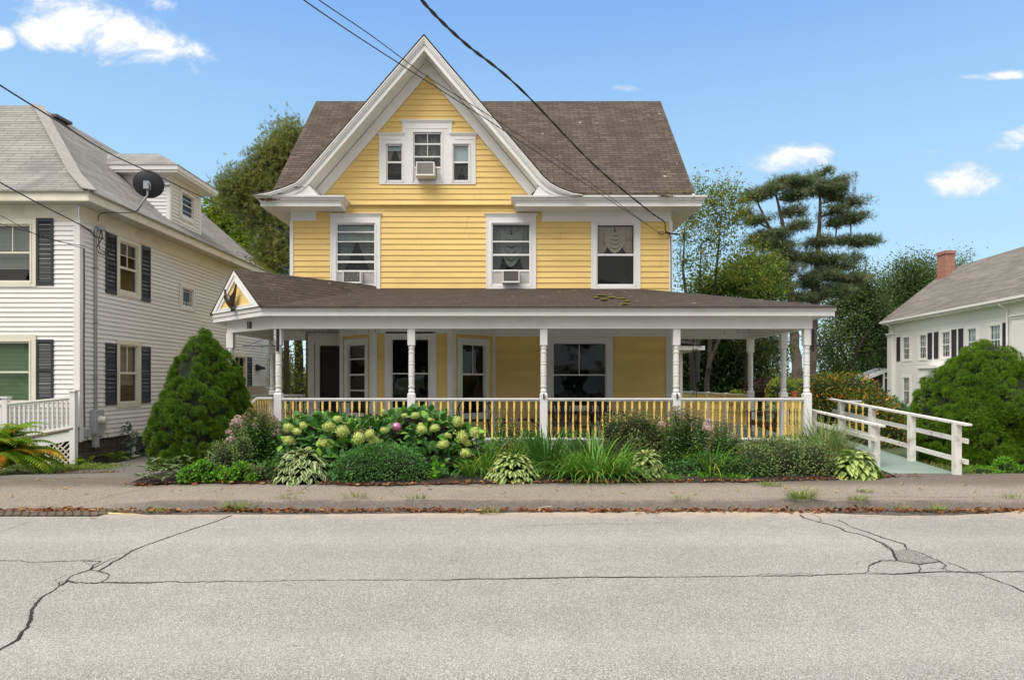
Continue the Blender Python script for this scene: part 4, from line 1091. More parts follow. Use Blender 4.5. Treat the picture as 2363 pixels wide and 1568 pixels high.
# ================================================================ left neighbour
LX, LY = -9.19, 14.5
lh = thing('white_house', 'white clapboard house with dark shutters, grey hipped roof and side dormer, at the left edge', 'house', (-13, 18, -.1))
lp = lambda mb, name, mt, **k: part(mb, name, mt, lh, **k)
FLF = frame(0, LY, 0); FLS = frame(LX, 0, 90)
LZ0, LZ1 = .44, 5.12
s1 = F/LY
lu = lambda x: (x-1181)/s1
lz = lambda y: HC+(880-y)/s1
w_up = (lu(-75), lu(73), lz(652), lz(517)); w_lo = (lu(-80), lu(71), lz(928), lz(787))
mb = MB(FLF); siding(mb, -18, LX-.06, LZ0, LZ1, .1015, holes=[w_up, w_lo], seed=41, t=.022); lp(mb, 'front_wall', WHSID)
sw_lo = (15.93, 16.72, 1.19, 2.58); sw_up = (15.93, 16.72, 3.82, 5.0); sm = (18.95, 19.62, 3.80, 4.33); fa = (22.55, 23.45, 1.3, 2.55)
bs = (16.65, 17.55, -.05, .33)
mb = MB(FLS); siding(mb, LY+.06, 25.8, LZ0, LZ1, .1015, holes=[sw_lo, sw_up, sm, fa], seed=42, t=.022); lp(mb, 'side_wall', WHSID)
mb = MB(); mb.box(-18, LX-.02, LY-.02, LY, LZ1, 5.45); mb.box(LX, LX+.022, LY-.02, 25.8, LZ1, 5.45); lp(mb, 'frieze', CREAM)
mb = MB(); mb.box(LX-.10, LX+.03, LY-.03, LY+.0, LZ0-.02, LZ1); mb.box(LX-.02, LX+.03, LY, LY+.10, LZ0-.02, LZ1); mb.box(LX-.06, LX+.03, 25.7, 25.8, LZ0, LZ1); lp(mb, 'corner_board', WHSID)
mb = MB(); mb.box(-18, LX-.03, LY+.02, LY+.3, -.6, LZ0); mb.box(LX-.33, LX-.03, LY+.3, 25.8, -.6, LZ0); lp(mb, 'foundation', STONE)
# windows
window(lh, FLF, *w_up, cas=(.10, .11, .12, .09), trim=CREAM, glass=GLASSB, rails=[(lz(585), lz(581))], muntins=[('v', lu(29), lz(581), lz(518))], cur=lambda w: blind(w, FLF, w_up[0], w_up[1], w_up[2]+.3, w_up[3], .09, GREYB))
window(lh, FLF, *w_lo, cas=(.10, .13, .14, .06), trim=CREAM, glass=GLASS, rails=[(lz(860), lz(856))], cur=lambda w: blind(w, FLF, w_lo[0], w_lo[1], w_lo[2]+.02, w_lo[3], .08, GREENB))
window(lh, FLS, *sw_lo, cas=(.10, .12, .10, .10), trim=CREAM, glass=GLASSB, rails=[(1.88, 1.93)], muntins=[('v', 16.32, 1.93, 2.55)], cur=lambda w: blind(w, FLS, sw_lo[0], sw_lo[1], 1.62, sw_lo[3], .09, GREYB))
window(lh, FLS, *sw_up, cas=(.10, .12, .08, .10), trim=CREAM, glass=GLASSB, rails=[(4.36, 4.41)], muntins=[('v', 16.32, 4.41, 4.97), ('h', 4.68, 15.95, 16.7)], cur=lambda w: blind(w, FLS, sw_up[0], sw_up[1], 4.7, sw_up[3], .09, GREYB))
window(lh, FLS, *sm, cas=(.12, .12, .10, .10), trim=WHSID, muntins=[('v', sm[0]+.13, sm[2], sm[3]), ('v', sm[1]-.13, sm[2], sm[3]), ('h', sm[2]+.13, sm[0], sm[1]), ('h', sm[3]-.10, sm[0], sm[1]), ('v', sm[0]+.24, sm[2], sm[2]+.13), ('v', sm[1]-.24, sm[2], sm[2]+.13)])
window(lh, FLS, *fa, cas=(.12, .12, .12, .10), trim=CREAM, rails=[(1.86, 1.91)], muntins=[('v', 23.0, 1.91, 2.5)])
# diamond window
mb = MB(FLS); cy, czz = 18.85, 2.11
def dia(r, y0, y1): 
    q = [(cy-r, y0, czz), (cy, y0, czz-r), (cy+r, y0, czz), (cy, y0, czz+r)]; return q
for a in range(4):
    o, i_ = dia(.52, -.05, 0), dia(.36, -.05, 0); mb.prism([o[a], o[(a+1) % 4], i_[(a+1) % 4], i_[a]], (0, .05, 0))
dw = lp(mb, 'diamond_window', CREAM); mb = MB(FLS); mb.quad(*dia(.37, -.028, 0)); part(mb, 'pane', mat('dark pane', (.02, .022, .025), .08, .1, 3, spec=.7), dw)
# basement window
FBS = frame(LX-.02, 0, 90)
mb = MB(FBS); fbox(mb, 16.55, 16.63, -.1, .36, -.04, .03); fbox(mb, 17.58, 17.66, -.1, .36, -.04, .03); fbox(mb, 16.5, 17.7, .36, .46, -.05, .03); fbox(mb, 16.5, 17.7, -.16, -.10, -.06, .03)
bw = lp(mb, 'basement_window', CREAM); mb = MB(FBS); mb.quad((16.63, 0, -.1), (17.58, 0, -.1), (17.58, 0, .36), (16.63, 0, .36)); part(mb, 'pane', bpy.data.materials['dark pane'], bw)
# shutters
shutter(lh, FLF, lu(86.5), lu(125), lz(658), lz(504), SHUT); shutter(lh, FLF, lu(85.5), lu(125), lz(924), lz(783), SHUT)
for z0, z1 in ((1.17, 2.58), (3.70, 5.08)):
    shutter(lh, FLS, 15.40, 15.82, z0, z1, SHUT); shutter(lh, FLS, 16.86, 17.30, z0, z1, SHUT)
shutter(lh, FLS, 23.6, 24.05, 1.2, 2.55, SHUT); shutter(lh, FLS, 19.9+.9, 21.3, 3.7, 4.7, SHUT) if False else None
shutter(lh, FLS, 22.9, 23.4, 3.75, 4.95, SHUT)
# eave box
ex, ey = -8.78, 14.17
mb = MB()
lpth = [(-18, ey), (ex, ey), (ex, 26.0)]
mb.sweep(lpth, [(-.04, 5.45), (0, 5.45), (0, 5.50), (-.012, 5.51), (-.012, 5.66), (-.04, 5.66)])
lp(mb, 'fascia', CREAM)
mb = MB(); mb.sweep(lpth, [(-.45, 5.455), (-.041, 5.455), (-.041, 5.475), (-.45, 5.475)]); 
lp(mb, 'soffit', mat('ribbed soffit', (.55, .54, .50), .6, .06, 3))
# hipped roof with a slight bell-cast
ez = 5.665
def off_(d): return (ex+.03-d, ey-.03+d)
lv = [(0, ez), (.85, ez+.60), (3.52, ez+3.17)]
mb = MB()
for (d0, z0), (d1, z1) in zip(lv, lv[1:]):
    x0, y0 = off_(d0); x1, y1 = off_(d1)
    mb.slab([(-18, y0, z0), (x0, y0, z0), (x1, y1, z1), (-18, y1, z1)], .03)
    mb.slab([(x0, y0, z0), (x0, 26.1-d0*.6, z0), (x1, 26.1-d1*.6, z1), (x1, y1, z1)], .03)
x1, y1 = off_(3.52); z1 = lv[2][1]
mb.slab([(x1, y1, z1), (x1, 26.1-3.52*.6, z1), (-16.5, 24, z1-.1), (-16.5, y1, z1-.1)], .03)
lp(mb, 'roof', GREYR)
mb = MB()
for (d0, z0), (d1, z1) in zip(lv, lv[1:]):
    x0, y0 = off_(d0); x1, y1 = off_(d1); mb.bar((x0, y0, z0+.012), (x1, y1, z1+.012), .26, .02, up=(1, -1, 1))
lp(mb, 'hip_cap', mat('hip shingles', (.30, .295, .275), .9, .2, 14, stain=.3))
mb = MB(); mb.bar((-12.05, 17.95, 8.70), (-12.05, 18.6, 8.72), .16, .07); lp(mb, 'ridge_vent', mat('dark vent', (.10, .10, .11), .7, .2, 6))
mb = MB()
for _ in range(700):
    y = 25.9 - abs(rr.gauss(0, 1.1)); d = rr.uniform(.02, .5)*(1 if rr.random() < .6 else 1.6); mb.ball((ex+.03-d, y, ez+d*.7), rr.uniform(.02, .05), 5, 3, (1, 2, .5))
lp(mb, 'moss', bpy.data.materials['yellow moss'])
# dormer
DX, D0, D1 = -9.42, 18.8, 20.62
dwin = (D0+.62, D1-.50, 6.44, 7.10)
FDM = frame(DX, 0, 90)
mb = MB(FDM); siding(mb, D0, D1, 6.1, 7.36, .10, holes=[dwin], seed=51); lp(mb, 'dormer_wall', WHSID)
mb = MB(frame(0, D0, 0)); siding(mb, lambda z: DX-(z-6.05)*1.02, DX, 6.05, 7.36, .10, seed=52); lp(mb, 'dormer_wall', WHSID)
mb = MB(frame(0, D1, 180)); siding(mb, -DX, lambda z: -DX+(z-6.05)*1.02, 6.05, 7.36, .10, seed=53); lp(mb, 'dormer_wall', WHSID)
window(lh, FDM, *dwin, cas=(.10, .10, .08, .10), trim=WHSID, rails=[(6.76, 6.79)], muntins=[('h', 6.93, *dwin[:2]), ('h', 6.60, *dwin[:2])], depth=.6)
mb = MB(); mb.box(DX-.0, DX+.025, D0-.02, D0+.09, 6.1, 7.36); mb.box(DX-.09, DX, D0-.025, D0, 6.15, 7.36); mb.box(DX, DX+.025, D1-.09, D1+.02, 6.1, 7.36)
mb.sweep([(-11.4, D0-.32), (DX+.35, D0-.32), (DX+.35, D1+.32), (-11.4, D1+.32)], [(-.36, 7.37), (0, 7.37), (0, 7.42), (.03, 7.43), (.04, 7.55), (-.36, 7.55)])
mb.box(-10.9, DX+.02, D0-.022, D0-.001, 7.12, 7.37); mb.box(DX+.001, DX+.022, D0-.02, D1+.02, 7.20, 7.37)
lp(mb, 'dormer_trim', WHSID)
rx = -10.2; rz = 8.27; ym = (D0+D1)/2; e0, e1, exd = D0-.37, D1+.37, DX+.40
mb = MB()
mb.slab([(-11.6, e0, 7.56), (exd, e0, 7.56), (rx, ym, rz), (-12.2, ym, rz)], .02); mb.slab([(exd, e1, 7.56), (-11.6, e1, 7.56), (-12.2, ym, rz), (rx, ym, rz)], .02)
mb.slab([(exd, e0, 7.56), (exd, e1, 7.56), (rx, ym, rz)], .02); lp(mb, 'dormer_roof', GREYR)

# satellite dish on the eave: thing
dc = P(343, 425, 15.8)
sat = thing('satellite_dish', 'round dark satellite dish on a bent pole at the grey roof edge', 'satellite dish', (-8.95, 15.9, 5.8))
mb = MB()
ax = Vector((-.22, .93, .28)).normalized()      # back of the dish looks at us
M_ = ax.to_track_quat('Z', 'Y').to_matrix().to_4x4(); M_.translation = dc
mb.M = M_
N = 28; rings = []
for j in range(7):
    r = .33*j/6; rings.append([(r*math.cos(2*math.pi*k/N)*1.02, r*math.sin(2*math.pi*k/N)*.94, -.08 + .9*r*r*.8) for k in range(N)])
for a, b in zip(rings, rings[1:]):
    for k in range(N): mb.quad(a[k], a[(k+1) % N], b[(k+1) % N], b[k]); mb.quad(*[(p[0], p[1], p[2]-.012) for p in (a[k], b[k], b[(k+1) % N], a[(k+1) % N])])
for k in range(N): a, b = rings[-1][k], rings[-1][(k+1) % N]; mb.quad(a, b, (b[0], b[1], b[2]-.012), (a[0], a[1], a[2]-.012))
part(mb, 'dish', mat('dark dish', (.028, .030, .036), .5, .1, 5), sat)
foot = P(328, 473, 15.6); foot = Vector((-8.64, 15.7, 5.60))
mb = MB(); bk = dc - ax*.10 + Vector((0, -.0, -.02))
mb.tube([foot, foot+Vector((.12, .0, .18)), bk+Vector((.0, 0, -.24)), bk], .024, 8); part(mb, 'mast', GALV, sat)
mb = MB(); mb.box(bk.x-.06, bk.x+.06, bk.y-.07, bk.y+.05, bk.z-.10, bk.z+.08); mb.tube([bk+Vector((.06, 0, -.12)), bk+Vector((.1, -.05, -.02)), bk+Vector((.05, -.06, .08))], .012, 5); part(mb, 'bracket', GALV, sat)
e = dc + ax*.12 + Vector((.40, 0, -.02)); mb = MB(); mb.tube([dc+ax*.0+Vector((.0, 0, -.2)), e], .012, 5); mb.ball(e, .05, 8, 6, (1.4, 1, .8)); part(mb, 'receiver_arm', METER, sat)

# conduit, weatherhead and meter on the side wall
em = thing('electric_meter', 'grey electric meter and box under a steel conduit on the white clapboards', 'electric meter', (LX+.05, 14.9, .6))
FS = lambda y, z, d=0.04: (LX+d, y, z)
mb = MB(); mb.tube([FS(15.0, .95), FS(15.0, 4.95), FS(15.0, 5.02), FS(15.06, 5.10, .08)], .036, 10)
for z in (1.8, 3.0, 4.2): mb.tube([FS(14.94, z, .01), FS(14.95, z, .08), FS(15.05, z, .08), FS(15.06, z, .01)], .01, 4)
part(mb, 'conduit', GALV, em)
mb = MB(); mb.ball(FS(15.06, 5.08, .13), .075, 10, 8, (1, 1.2, 1)); part(mb, 'weatherhead', METER, em)
mb = MB(); mb.box(LX+.02, LX+.16, 14.82, 15.12, .58, 1.08); mb.box(LX+.02, LX+.12, 15.12, 15.27, .60, .90); mb.box(LX+.02, LX+.10, 14.90, 15.06, .27, .50); part(mb, 'meter_box', METER, em)
mb = MB(); mb.M = Matrix.Translation((LX+.16, 14.97, .86)) @ Matrix.Rotation(R(90), 4, 'Y'); mb.lathe(0, 0, [(.095, 0), (.095, .02), (.085, .03), (.085, .11), (.07, .14), (.01, .145)], 18); part(mb, 'meter_dial', mat('meter glass', (.58, .56, .50), .2, .1, 6), em)
jb = thing('junction_box', 'small grey junction box beside the corner board with hanging wires', 'junction box', (LX+.05, 14.7, .5))
mb = MB(); mb.box(LX+.02, LX+.09, 14.60, 14.76, .52, .68); part(mb, 'box', METER, jb)
mb = MB()
for k, (y, d) in enumerate(((14.585, .03), (14.62, .035))):
    mb.tube([FS(y, 4.55, d), FS(y+.01, 3.5, d), FS(y-.005, 2.5, d), FS(y+.01, 1.4, d), FS(y+.02, .72, d)], .008, 5)
cc = [FS(14.60+.09*math.sin(a)+.05, .42+.16*math.cos(a), .04) for a in lin(0, 5, 16)]; mb.tube(cc, .007, 4)
cc = [FS(15.12+.07*math.cos(a), .38+.12*math.sin(a), .10) for a in lin(0, 6.2, 18)]; mb.tube(cc, .009, 5)
cc = [FS(15.35+.06*math.cos(a), .45+.11*math.sin(a), .07) for a in lin(-2, 2.2, 12)]; mb.tube(cc, .006, 4)
cc = [FS(15.02, 5.05, .16), FS(14.98, 4.85, .2), FS(14.85, 4.62, .16), FS(14.95, 4.52, .14), FS(15.2, 4.5, .14), FS(15.38, 4.62, .14), FS(15.42, 4.85, .13), FS(15.3, 5.02, .13), FS(15.12, 5.08, .13)]; mb.tube(cc, .012, 5)
mb.tube([FS(15.05, 5.07, .14), FS(14.9, 4.8, .17), FS(14.95, 4.6, .16), FS(15.25, 4.56, .15)], .01, 5)
part(mb, 'wires', WIRE, jb)
lt = thing('flood_light', 'small black flood light on the far end of the white side wall', 'light', (LX+.1, 24.6, 2.2))
mb = MB(); mb.prism([(LX+.02, 24.4, 2.12), (LX+.02, 24.4, 2.30), (LX+.22, 24.4, 2.22), (LX+.22, 24.4, 2.14)], (0, .42, 0)); mb.box(LX, LX+.02, 24.45, 24.75, 2.1, 2.32); part(mb, 'housing', IRON, lt)
tk = thing('oil_tank', 'tan rounded oil tank standing between the two houses', 'tank', (-7.9, 21.5, -.1))
mb = MB(); Y0 = 21.2; x0, x1 = PX(560, Y0), PX(617, Y0); zt = PZ(891, Y0)
pts = [(x0, Y0, zt-.9)] + [(x0+.14-.14*math.cos(a), Y0, zt-.14+.14*math.sin(a)) for a in lin(0, 1.57, 6)] + [(x1-.14+.14*math.sin(a), Y0, zt-.14+.14*math.cos(a)) for a in lin(0, 1.57, 6)] + [(x1, Y0, zt-.9)]
mb.prism(pts, (0, 1.3, 0)); part(mb, 'tank', mat('tan tank', (.30, .27, .22), .5, .15, 3, stain=.4), tk); mb = MB()
for x in (x0+.08, x1-.08):
    for y in (Y0+.1, Y0+1.2): mb.box(x-.03, x+.03, y-.03, y+.03, -.2, zt-.9)
part(mb, 'leg', GALV, tk)

# ramp with railing and lattice in front of the left house
rp = thing('porch_ramp', 'white railed ramp with diamond lattice skirt in front of the left house', 'ramp', (-10, 14.2, -.05))
RY = 14.30
rl = lambda y: HC+(880-y)*RY/F
ru = lambda x: (x-1181)*RY/F
def sl_(x, ya, yb, xa=20., xb=176.): return ya + (yb-ya)*(x-xa)/(xb-xa)
mb = MB(); xa, xb = -120, 172
top = lambda x: rl(sl_(x, 928, 913)); bot = lambda x: rl(sl_(x, 1012, 984)); sk = lambda x: rl(sl_(x, 1020, 990)); lt_ = lambda x: rl(sl_(x, 1046, 1013))
mb.bar((ru(xa), RY, top(xa)-.02), (ru(172), RY, top(172)-.02), .09, .035); mb.bar((ru(xa), RY, top(xa)-.06), (ru(172), RY, top(172)-.06), .04, .05)
mb.bar((ru(xa), RY, bot(xa)+.02), (ru(172), RY, bot(172)+.02), .05, .05)
rg = part(mb, 'railing', WHSID, rp)
x = -118
while x < 168:
    m2 = MB(); m2.box(ru(x)-.018, ru(x)+.018, RY-.018, RY+.018, bot(x)+.04, top(x)-.08); part(m2, 'baluster', WHSID, rg); x += 10.9
for x, y, y2 in ((170, 903, 1075), (14, 918, 1075)):
    m2 = MB(); m2.box(ru(x)-.055, ru(x)+.055, RY-.055, RY+.055, -.12, rl(y)); m2.box(ru(x)-.075, ru(x)+.075, RY-.075, RY+.075, rl(y), rl(y)+.035)
    part(m2, 'post', WHSID, rp)
mb = MB(); mb.prism([(ru(xa), RY-.0, sk(xa)), (ru(166), RY-.0, sk(166)), (ru(166), RY, lt_(166)), (ru(xa), RY, lt_(xa))], (0, -.03, 0)); part(mb, 'skirt_board', WHSID, rp)
mb = MB(); mb.prism([(ru(xa), RY-.06, sk(xa)+.01), (ru(172), RY-.06, sk(172)+.01), (ru(172), RY-.06, sk(172)+.05), (ru(xa), RY-.06, sk(xa)+.05)], (0, .25, 0)); part(mb, 'floor', mat('weathered boards', (.20, .17, .14), .8, .2, 5), rp)
mb = MB(); zb = -.06
def clipseg(x0, z0, x1, z1):
    # keep the part of a slat under the skirt and over the ground, left of the post
    k = 40; run = None; out_ = []
    for i in range(k+1):
        t = i/k; x = x0+(x1-x0)*t; z = z0+(z1-z0)*t; px = x*F/RY+1181
        ok = zb < z < lt_(px) and xa < px < 165
        if ok and run is None: run = (x, z)
        if ok: last = (x, z)
        if (not ok or i == k) and run is not None: out_.append((run, last)); run = None
    return out_
x = ru(xa)-1.0
while x < ru(168)+.2:
    for d in (1, -1):
        for a, b in clipseg(x, zb, x+d*.9, zb+.9):
            mb.bar((a[0], RY-.012-(.008 if d > 0 else 0), a[1]), (b[0], RY-.012-(.008 if d > 0 else 0), b[1]), .035, .007, up=(0, 0, 1)) if False else mb.prism([(a[0]-.018, RY-.01-.009*(d > 0), a[1]), (a[0]+.018, RY-.01-.009*(d > 0), a[1]), (b[0]+.018, RY-.01-.009*(d > 0), b[1]), (b[0]-.018, RY-.01-.009*(d > 0), b[1])], (0, -.007, 0))
    x += .118
part(mb, 'lattice', CREAM, rp)
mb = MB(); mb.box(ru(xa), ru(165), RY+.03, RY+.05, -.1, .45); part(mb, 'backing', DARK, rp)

# ================================================================ right neighbour
rh = thing('white_house', 'large white house with brick chimney, tall pilasters and a grey brown roof, far right', 'house', (26, 36, 0))
rpt = lambda mb, name, mt, **k: part(mb, name, mt, rh, **k)
A0 = Vector((23.75, 43.0)); A1 = Vector((22.55, 29.3)); Lr = (A1-A0).length; angr = math.degrees(math.atan2(A1.y-A0.y, A1.x-A0.x))
FRH = frame(A0.x, A0.y, angr)
dirv = (A1-A0).normalized()
def Rp(x, y):
    """photo point on the side wall -> (u, z)"""
    k = (x-1181)/F
    # A0 + u*dir : X = k*Y
    u = (k*A0.y - A0.x)/(dirv.x - k*dirv.y); Y = A0.y+u*dirv.y
    return u, HC+(880-y)*Y/F
W2 = []
for (xg, xh, yt, yb, c0, c1) in [(2106.5, 2123.0, 776, 836, 0, 1), (2153, 2171, 773, 834, 0, 1), (2218, 2240, 768, 831, 0, 1), (2291, 2316, 760, 823, 0, 1)]:
    pass
def z5(x, y):  # zoom 2 of the second batch: 474x450 source px at 1652 px
    return 1985.4 + x*.22785, 516.1 + y*.22785
mb = MB(FRH)
wins = []
for (xa_, ya_, xb_, yb_) in [(435, 1155, 498, 1375), (600, 1138, 668, 1368), (828, 1115, 908, 1358), (1087, 1080, 1175, 1330), (1315, 1050, 1420, 1300)]:
    a = Rp(*z5(xa_, ya_)); b = Rp(*z5(xb_, yb_)); zt, zb_ = (Rp(*z5(xa_, ya_))[1]), Rp(*z5(xa_, yb_))[1]
    wins.append((a[0], b[0], 3.0, 4.35))
    wins.append((a[0], b[0], .35, 1.95))
siding(mb, .0, Lr, -.2, 4.75, .125, holes=wins, seed=61, t=.015); rpt(mb, 'side_wall', WHSID2)
for i, w_ in enumerate(wins):
    m2 = (w_[0]+w_[1])/2; zt = w_[3]; zm = (w_[2]+w_[3])/2; t_ = (w_[1]-w_[0])/3
    mn = [('v', w_[0]+t_, w_[2], w_[3]), ('v', w_[0]+2*t_, w_[2], w_[3]), ('h', (zm+zt)/2, w_[0], w_[1]), ('h', (zm+w_[2])/2, w_[0], w_[1])]
    window(rh, FRH, *w_, cas=(.16, .16, .14, .10), trim=WHSID2, glass=GLASSB, rails=[(zm-.03, zm+.03)], muntins=mn, cur=lambda w, w_=w_: drape(w, FRH, w_[0], w_[1], w_[2], w_[3], .1, SHADE, False))
for (xa_, ya_, xb_, yb_) in [(368, 1155, 402, 1395), (683, 1118, 725, 1380), (748, 1110, 790, 1378), (924, 1088, 972, 1300), (995, 1080, 1042, 1290), (1440, 1022, 1495, 1335)]:
    a = Rp(*z5(xa_, ya_)); b = Rp(*z5(xb_, yb_)); shutter(rh, FRH, a[0], b[0], 2.95, 4.42, SHUTB)
mb = MB(FRH)
mb.box(0, Lr, -.03, 0, 4.75, 5.25); mb.box(-.1, Lr+.1, -.42, .0, 5.25, 5.36)
for u0, u1 in ((-.05, .75), (Lr-1.6, Lr+.1)):
    mb.box(u0, u1, -.10, 0, -.3, 4.62); mb.box(u0-.08, u1+.08, -.18, 0, 4.62, 4.72); mb.box(u0-.04, u1+.04, -.14, 0, 4.52, 4.58); mb.box(u0+.15, u1-.15, -.13, -.10, .3, 4.3)
rpt(mb, 'cornice', WHSID2)
mb = MB(FRH); mb.bar((-.15, -.48, 5.40), (Lr+.1, -.48, 5.40), .12, .11)
for u in (.72, Lr-1.9): mb.tube([(u, -.45, 5.35), (u, -.42, 5.2), (u, -.12, 5.02), (u, -.1, 4.9), (u, -.1, .0)], .045, 8)
rpt(mb, 'gutter', WHSID2)
nrm = Vector((-dirv.y, dirv.x))        # into the house
def Rw(u, d, z): q = A0 + dirv*u + nrm*d; return (q.x, q.y, z)
mb = MB(); hw = 3.6
mb.slab([Rw(-.15, -.5, 5.46), Rw(Lr+.3, -.5, 5.46), Rw(Lr+.3, hw, 8.75), Rw(-.15, hw, 8.75)], .05)
mb.slab([Rw(-.15, 2*hw+.5, 5.46), Rw(Lr+.3, 2*hw+.5, 5.46), Rw(Lr+.3, hw, 8.75), Rw(-.15, hw, 8.75)], .05); rpt(mb, 'roof', GREYR2)
mb = MB(); mb.prism([Rw(Lr, 0, 5.3), Rw(Lr, 2*hw, 5.3), Rw(Lr, hw, 8.6)], (dirv.x*.05, dirv.y*.05, 0)); mb.prism([Rw(0, 0, 5.3), Rw(0, 2*hw, 5.3), Rw(0, hw, 8.6)], (dirv.x*.05, dirv.y*.05, 0))
mb.prism([Rw(Lr, 0, -.3), Rw(Lr, 2*hw, -.3), Rw(Lr, 2*hw, 5.3), Rw(Lr, 0, 5.3)], (dirv.x*.05, dirv.y*.05, 0)); mb.prism([Rw(0, 0, -.3), Rw(0, 2*hw, -.3), Rw(0, 2*hw, 5.3), Rw(0, 0, 5.3)], (dirv.x*.05, dirv.y*.05, 0))
mb.prism([Rw(Lr+.05, -.5, 5.28), Rw(Lr+.05, 2*hw+.5, 5.28), Rw(Lr+.05, 2*hw+.5, 5.4), Rw(Lr+.05, -.5, 5.4)], (dirv.x*.35, dirv.y*.35, 0))
mb.bar(Rw(Lr+.3, -.5, 5.4), Rw(Lr+.3, hw, 8.66), .2, .2); rpt(mb, 'gable_end', WHSID2)
ch0 = P(2180, 632, 41.5); ch1 = P(2203, 632, 41.5); mb = MB(); cw = ch1.x-ch0.x
mb.box(ch0.x, ch1.x, 41.5, 42.3, 7.0, PZ(585, 41.5)); rpt(mb, 'chimney', BRICK)
mb = MB(); mb.box(ch0.x-.05, ch1.x+.05, 41.45, 42.35, PZ(585, 41.5), PZ(578, 41.5)); rpt(mb, 'chimney_cap', BRICK)
# porch hood and lean-to
mb = MB(FRH); u0 = Rp(2146, 860)[0]; mb.box(u0, u0+2.2, -.8, 0, 2.42, 2.56); mb.box(u0+.1, u0+2.1, -.7, 0, 2.30, 2.42); rpt(mb, 'door_hood', WHSID2)
mb = MB(); y0 = 44.0
q = [P(1990, 872, y0), P(2056, 848, y0), P(2056, 854, y0), P(1990, 880, y0)]
mb.prism(q, (0, 2, 0)); rpt(mb, 'lean_to_roof', WHSID2)
mb = MB(); mb.prism([P(2016, 866, y0+.2), P(2058, 852, y0+.2), P(2058, 915, y0+.2), P(2016, 915, y0+.2)], (0, 1.5, 0)); rpt(mb, 'lean_to_wall', mat('dark screen', (.035, .032, .035), .6))
mb = MB(); mb.prism([P(2040, 870, y0), P(2056, 868, y0), P(2056, 871, y0), P(2040, 873, y0)], (0, .1, 0)); mb.prism([P(2038, 862, y0), P(2041, 861, y0), P(2041, 910, y0), P(2038, 910, y0)], (0, .1, 0)); rpt(mb, 'lean_to_frame', WHSID2)
ln = thing('wall_lantern', 'black lantern hanging from a scrolled bracket by the right house door hood', 'lantern', tuple(P(2163, 870, 38)))
mb = MB(); a = P(2160, 838, 37.5); mb.tube([a, P(2182, 838, 37.5)], .03, 5); mb.tube([a, P(2160, 860, 37.5)], .02, 5); part(mb, 'bracket', IRON, ln)
mb = MB(); a = P(2160, 868, 37.5); mb.lathe(a.x, a.y, [(.05, a.z-.35), (.16, a.z), (.18, a.z+.02), (.04, a.z+.18)], 6); part(mb, 'lantern_cage', IRON, ln)
# ================================================================ ramp at the right of the porch
ra = thing('access_ramp', 'pale green boarded ramp with white post and rail sides leading up to the porch', 'ramp', (6.9, 12.5, .15))
R0, R1 = 11.2, 15.7
def rz_(y): return .155 + (y-R0)*(.40-.155)/(R1-R0)
def rxl(y): return 6.15 + (y-R0)*.045
def rxr(y): return 7.42 + (y-R0)*.03
mb = MB(); y = R0
while y < R1:
    y2 = y+.138; mb.add([(rxl(y), y, rz_(y)), (rxr(y)+.02, y, rz_(y)), (rxr(y2)+.02, y2-.016, rz_(y2)), (rxl(y2), y2-.016, rz_(y2)), (rxl(y), y, rz_(y)-.03), (rxr(y)+.02, y, rz_(y)-.03), (rxr(y2)+.02, y2-.016, rz_(y2)-.03), (rxl(y2), y2-.016, rz_(y2)-.03)],
        [(0,1,2,3),(0,4,5,1),(1,5,6,2),(3,2,6,7),(0,3,7,4)]); y = y2
y = R1
while y < 17.8:
    mb.box(6.27, 7.6, y, y+.13, .36, .40); y += .138
part(mb, 'ramp_deck', RAMPG, ra)
mb = MB(); mb.prism([(rxl(R0), R0+.02, rz_(R0)-.04), (rxr(R0), R0+.02, rz_(R0)-.04), (rxr(R1), R1, rz_(R1)-.04), (rxl(R1), R1, rz_(R1)-.04)], (0, 0, -.3)); part(mb, 'ramp_frame', DARK, ra)
def ramp_rail(xf, ys, y_end, y_start, side):
    H = .86 if side > 0 else .745
    mb = MB(); a = Vector((xf(y_start), y_start, rz_(y_start)+H)); b = Vector((xf(y_end), y_end, rz_(y_end)+H)); mb.bar(a, b, .12, .034)
    r_ = part(mb, 'top_rail', TRIMW, ra)
    for h in ((.58, .24) if side > 0 else (.50, .20)):
        mb = MB(); o = Vector((side*.055, 0, 0)); mb.bar(Vector((xf(y_start+.1), y_start+.1, rz_(y_start+.1)+h))+o, Vector((xf(y_end), y_end, rz_(y_end)+h))+o, .03, .078); part(mb, 'mid_rail', TRIMW, ra)
    for y in ys:
        mb = MB(); x = xf(y); mb.box(x-.07 if side > 0 else x-.035, x+.035 if side > 0 else x+.07, y-.05, y+.05, rz_(y)-.2, rz_(y)+H-.02); part(mb, 'post', TRIMW, ra)
TRIMW = mat('weathered white rail paint', (.74, .73, .70), .55, .05, 2.5, bump=.3, bs=40, stain=.75, stc=(.36, .28, .20), sts=7.0)
ramp_rail(lambda y: 7.36+(y-R0)*.04, (11.28, 12.65, 14.15, 15.6), 16.2, 11.0, 1)
ramp_rail(lambda y: 6.40+(y-12)*.01, (12.05, 13.3, 14.6), 15.4, 11.8, -1)
mb = MB(); x0, x1 = PX(1936, 15.9), PX(1985, 15.9); mb.bar((x0, 15.9, 1.245), (x1, 15.9, 1.245), .09, .035); mb.bar((x0, 15.9, .52), (x1, 15.9, .52), .06, .04); rr_ = part(mb, 'gate_rail', TRIM, ra)
for k in range(4):
    q = bpy.data.objects.new('baluster', balmesh); COL.objects.link(q); q.parent = rr_; q.location = (x0+.08+.155*k, 15.9, .55); q.scale = (1, 1, .83)

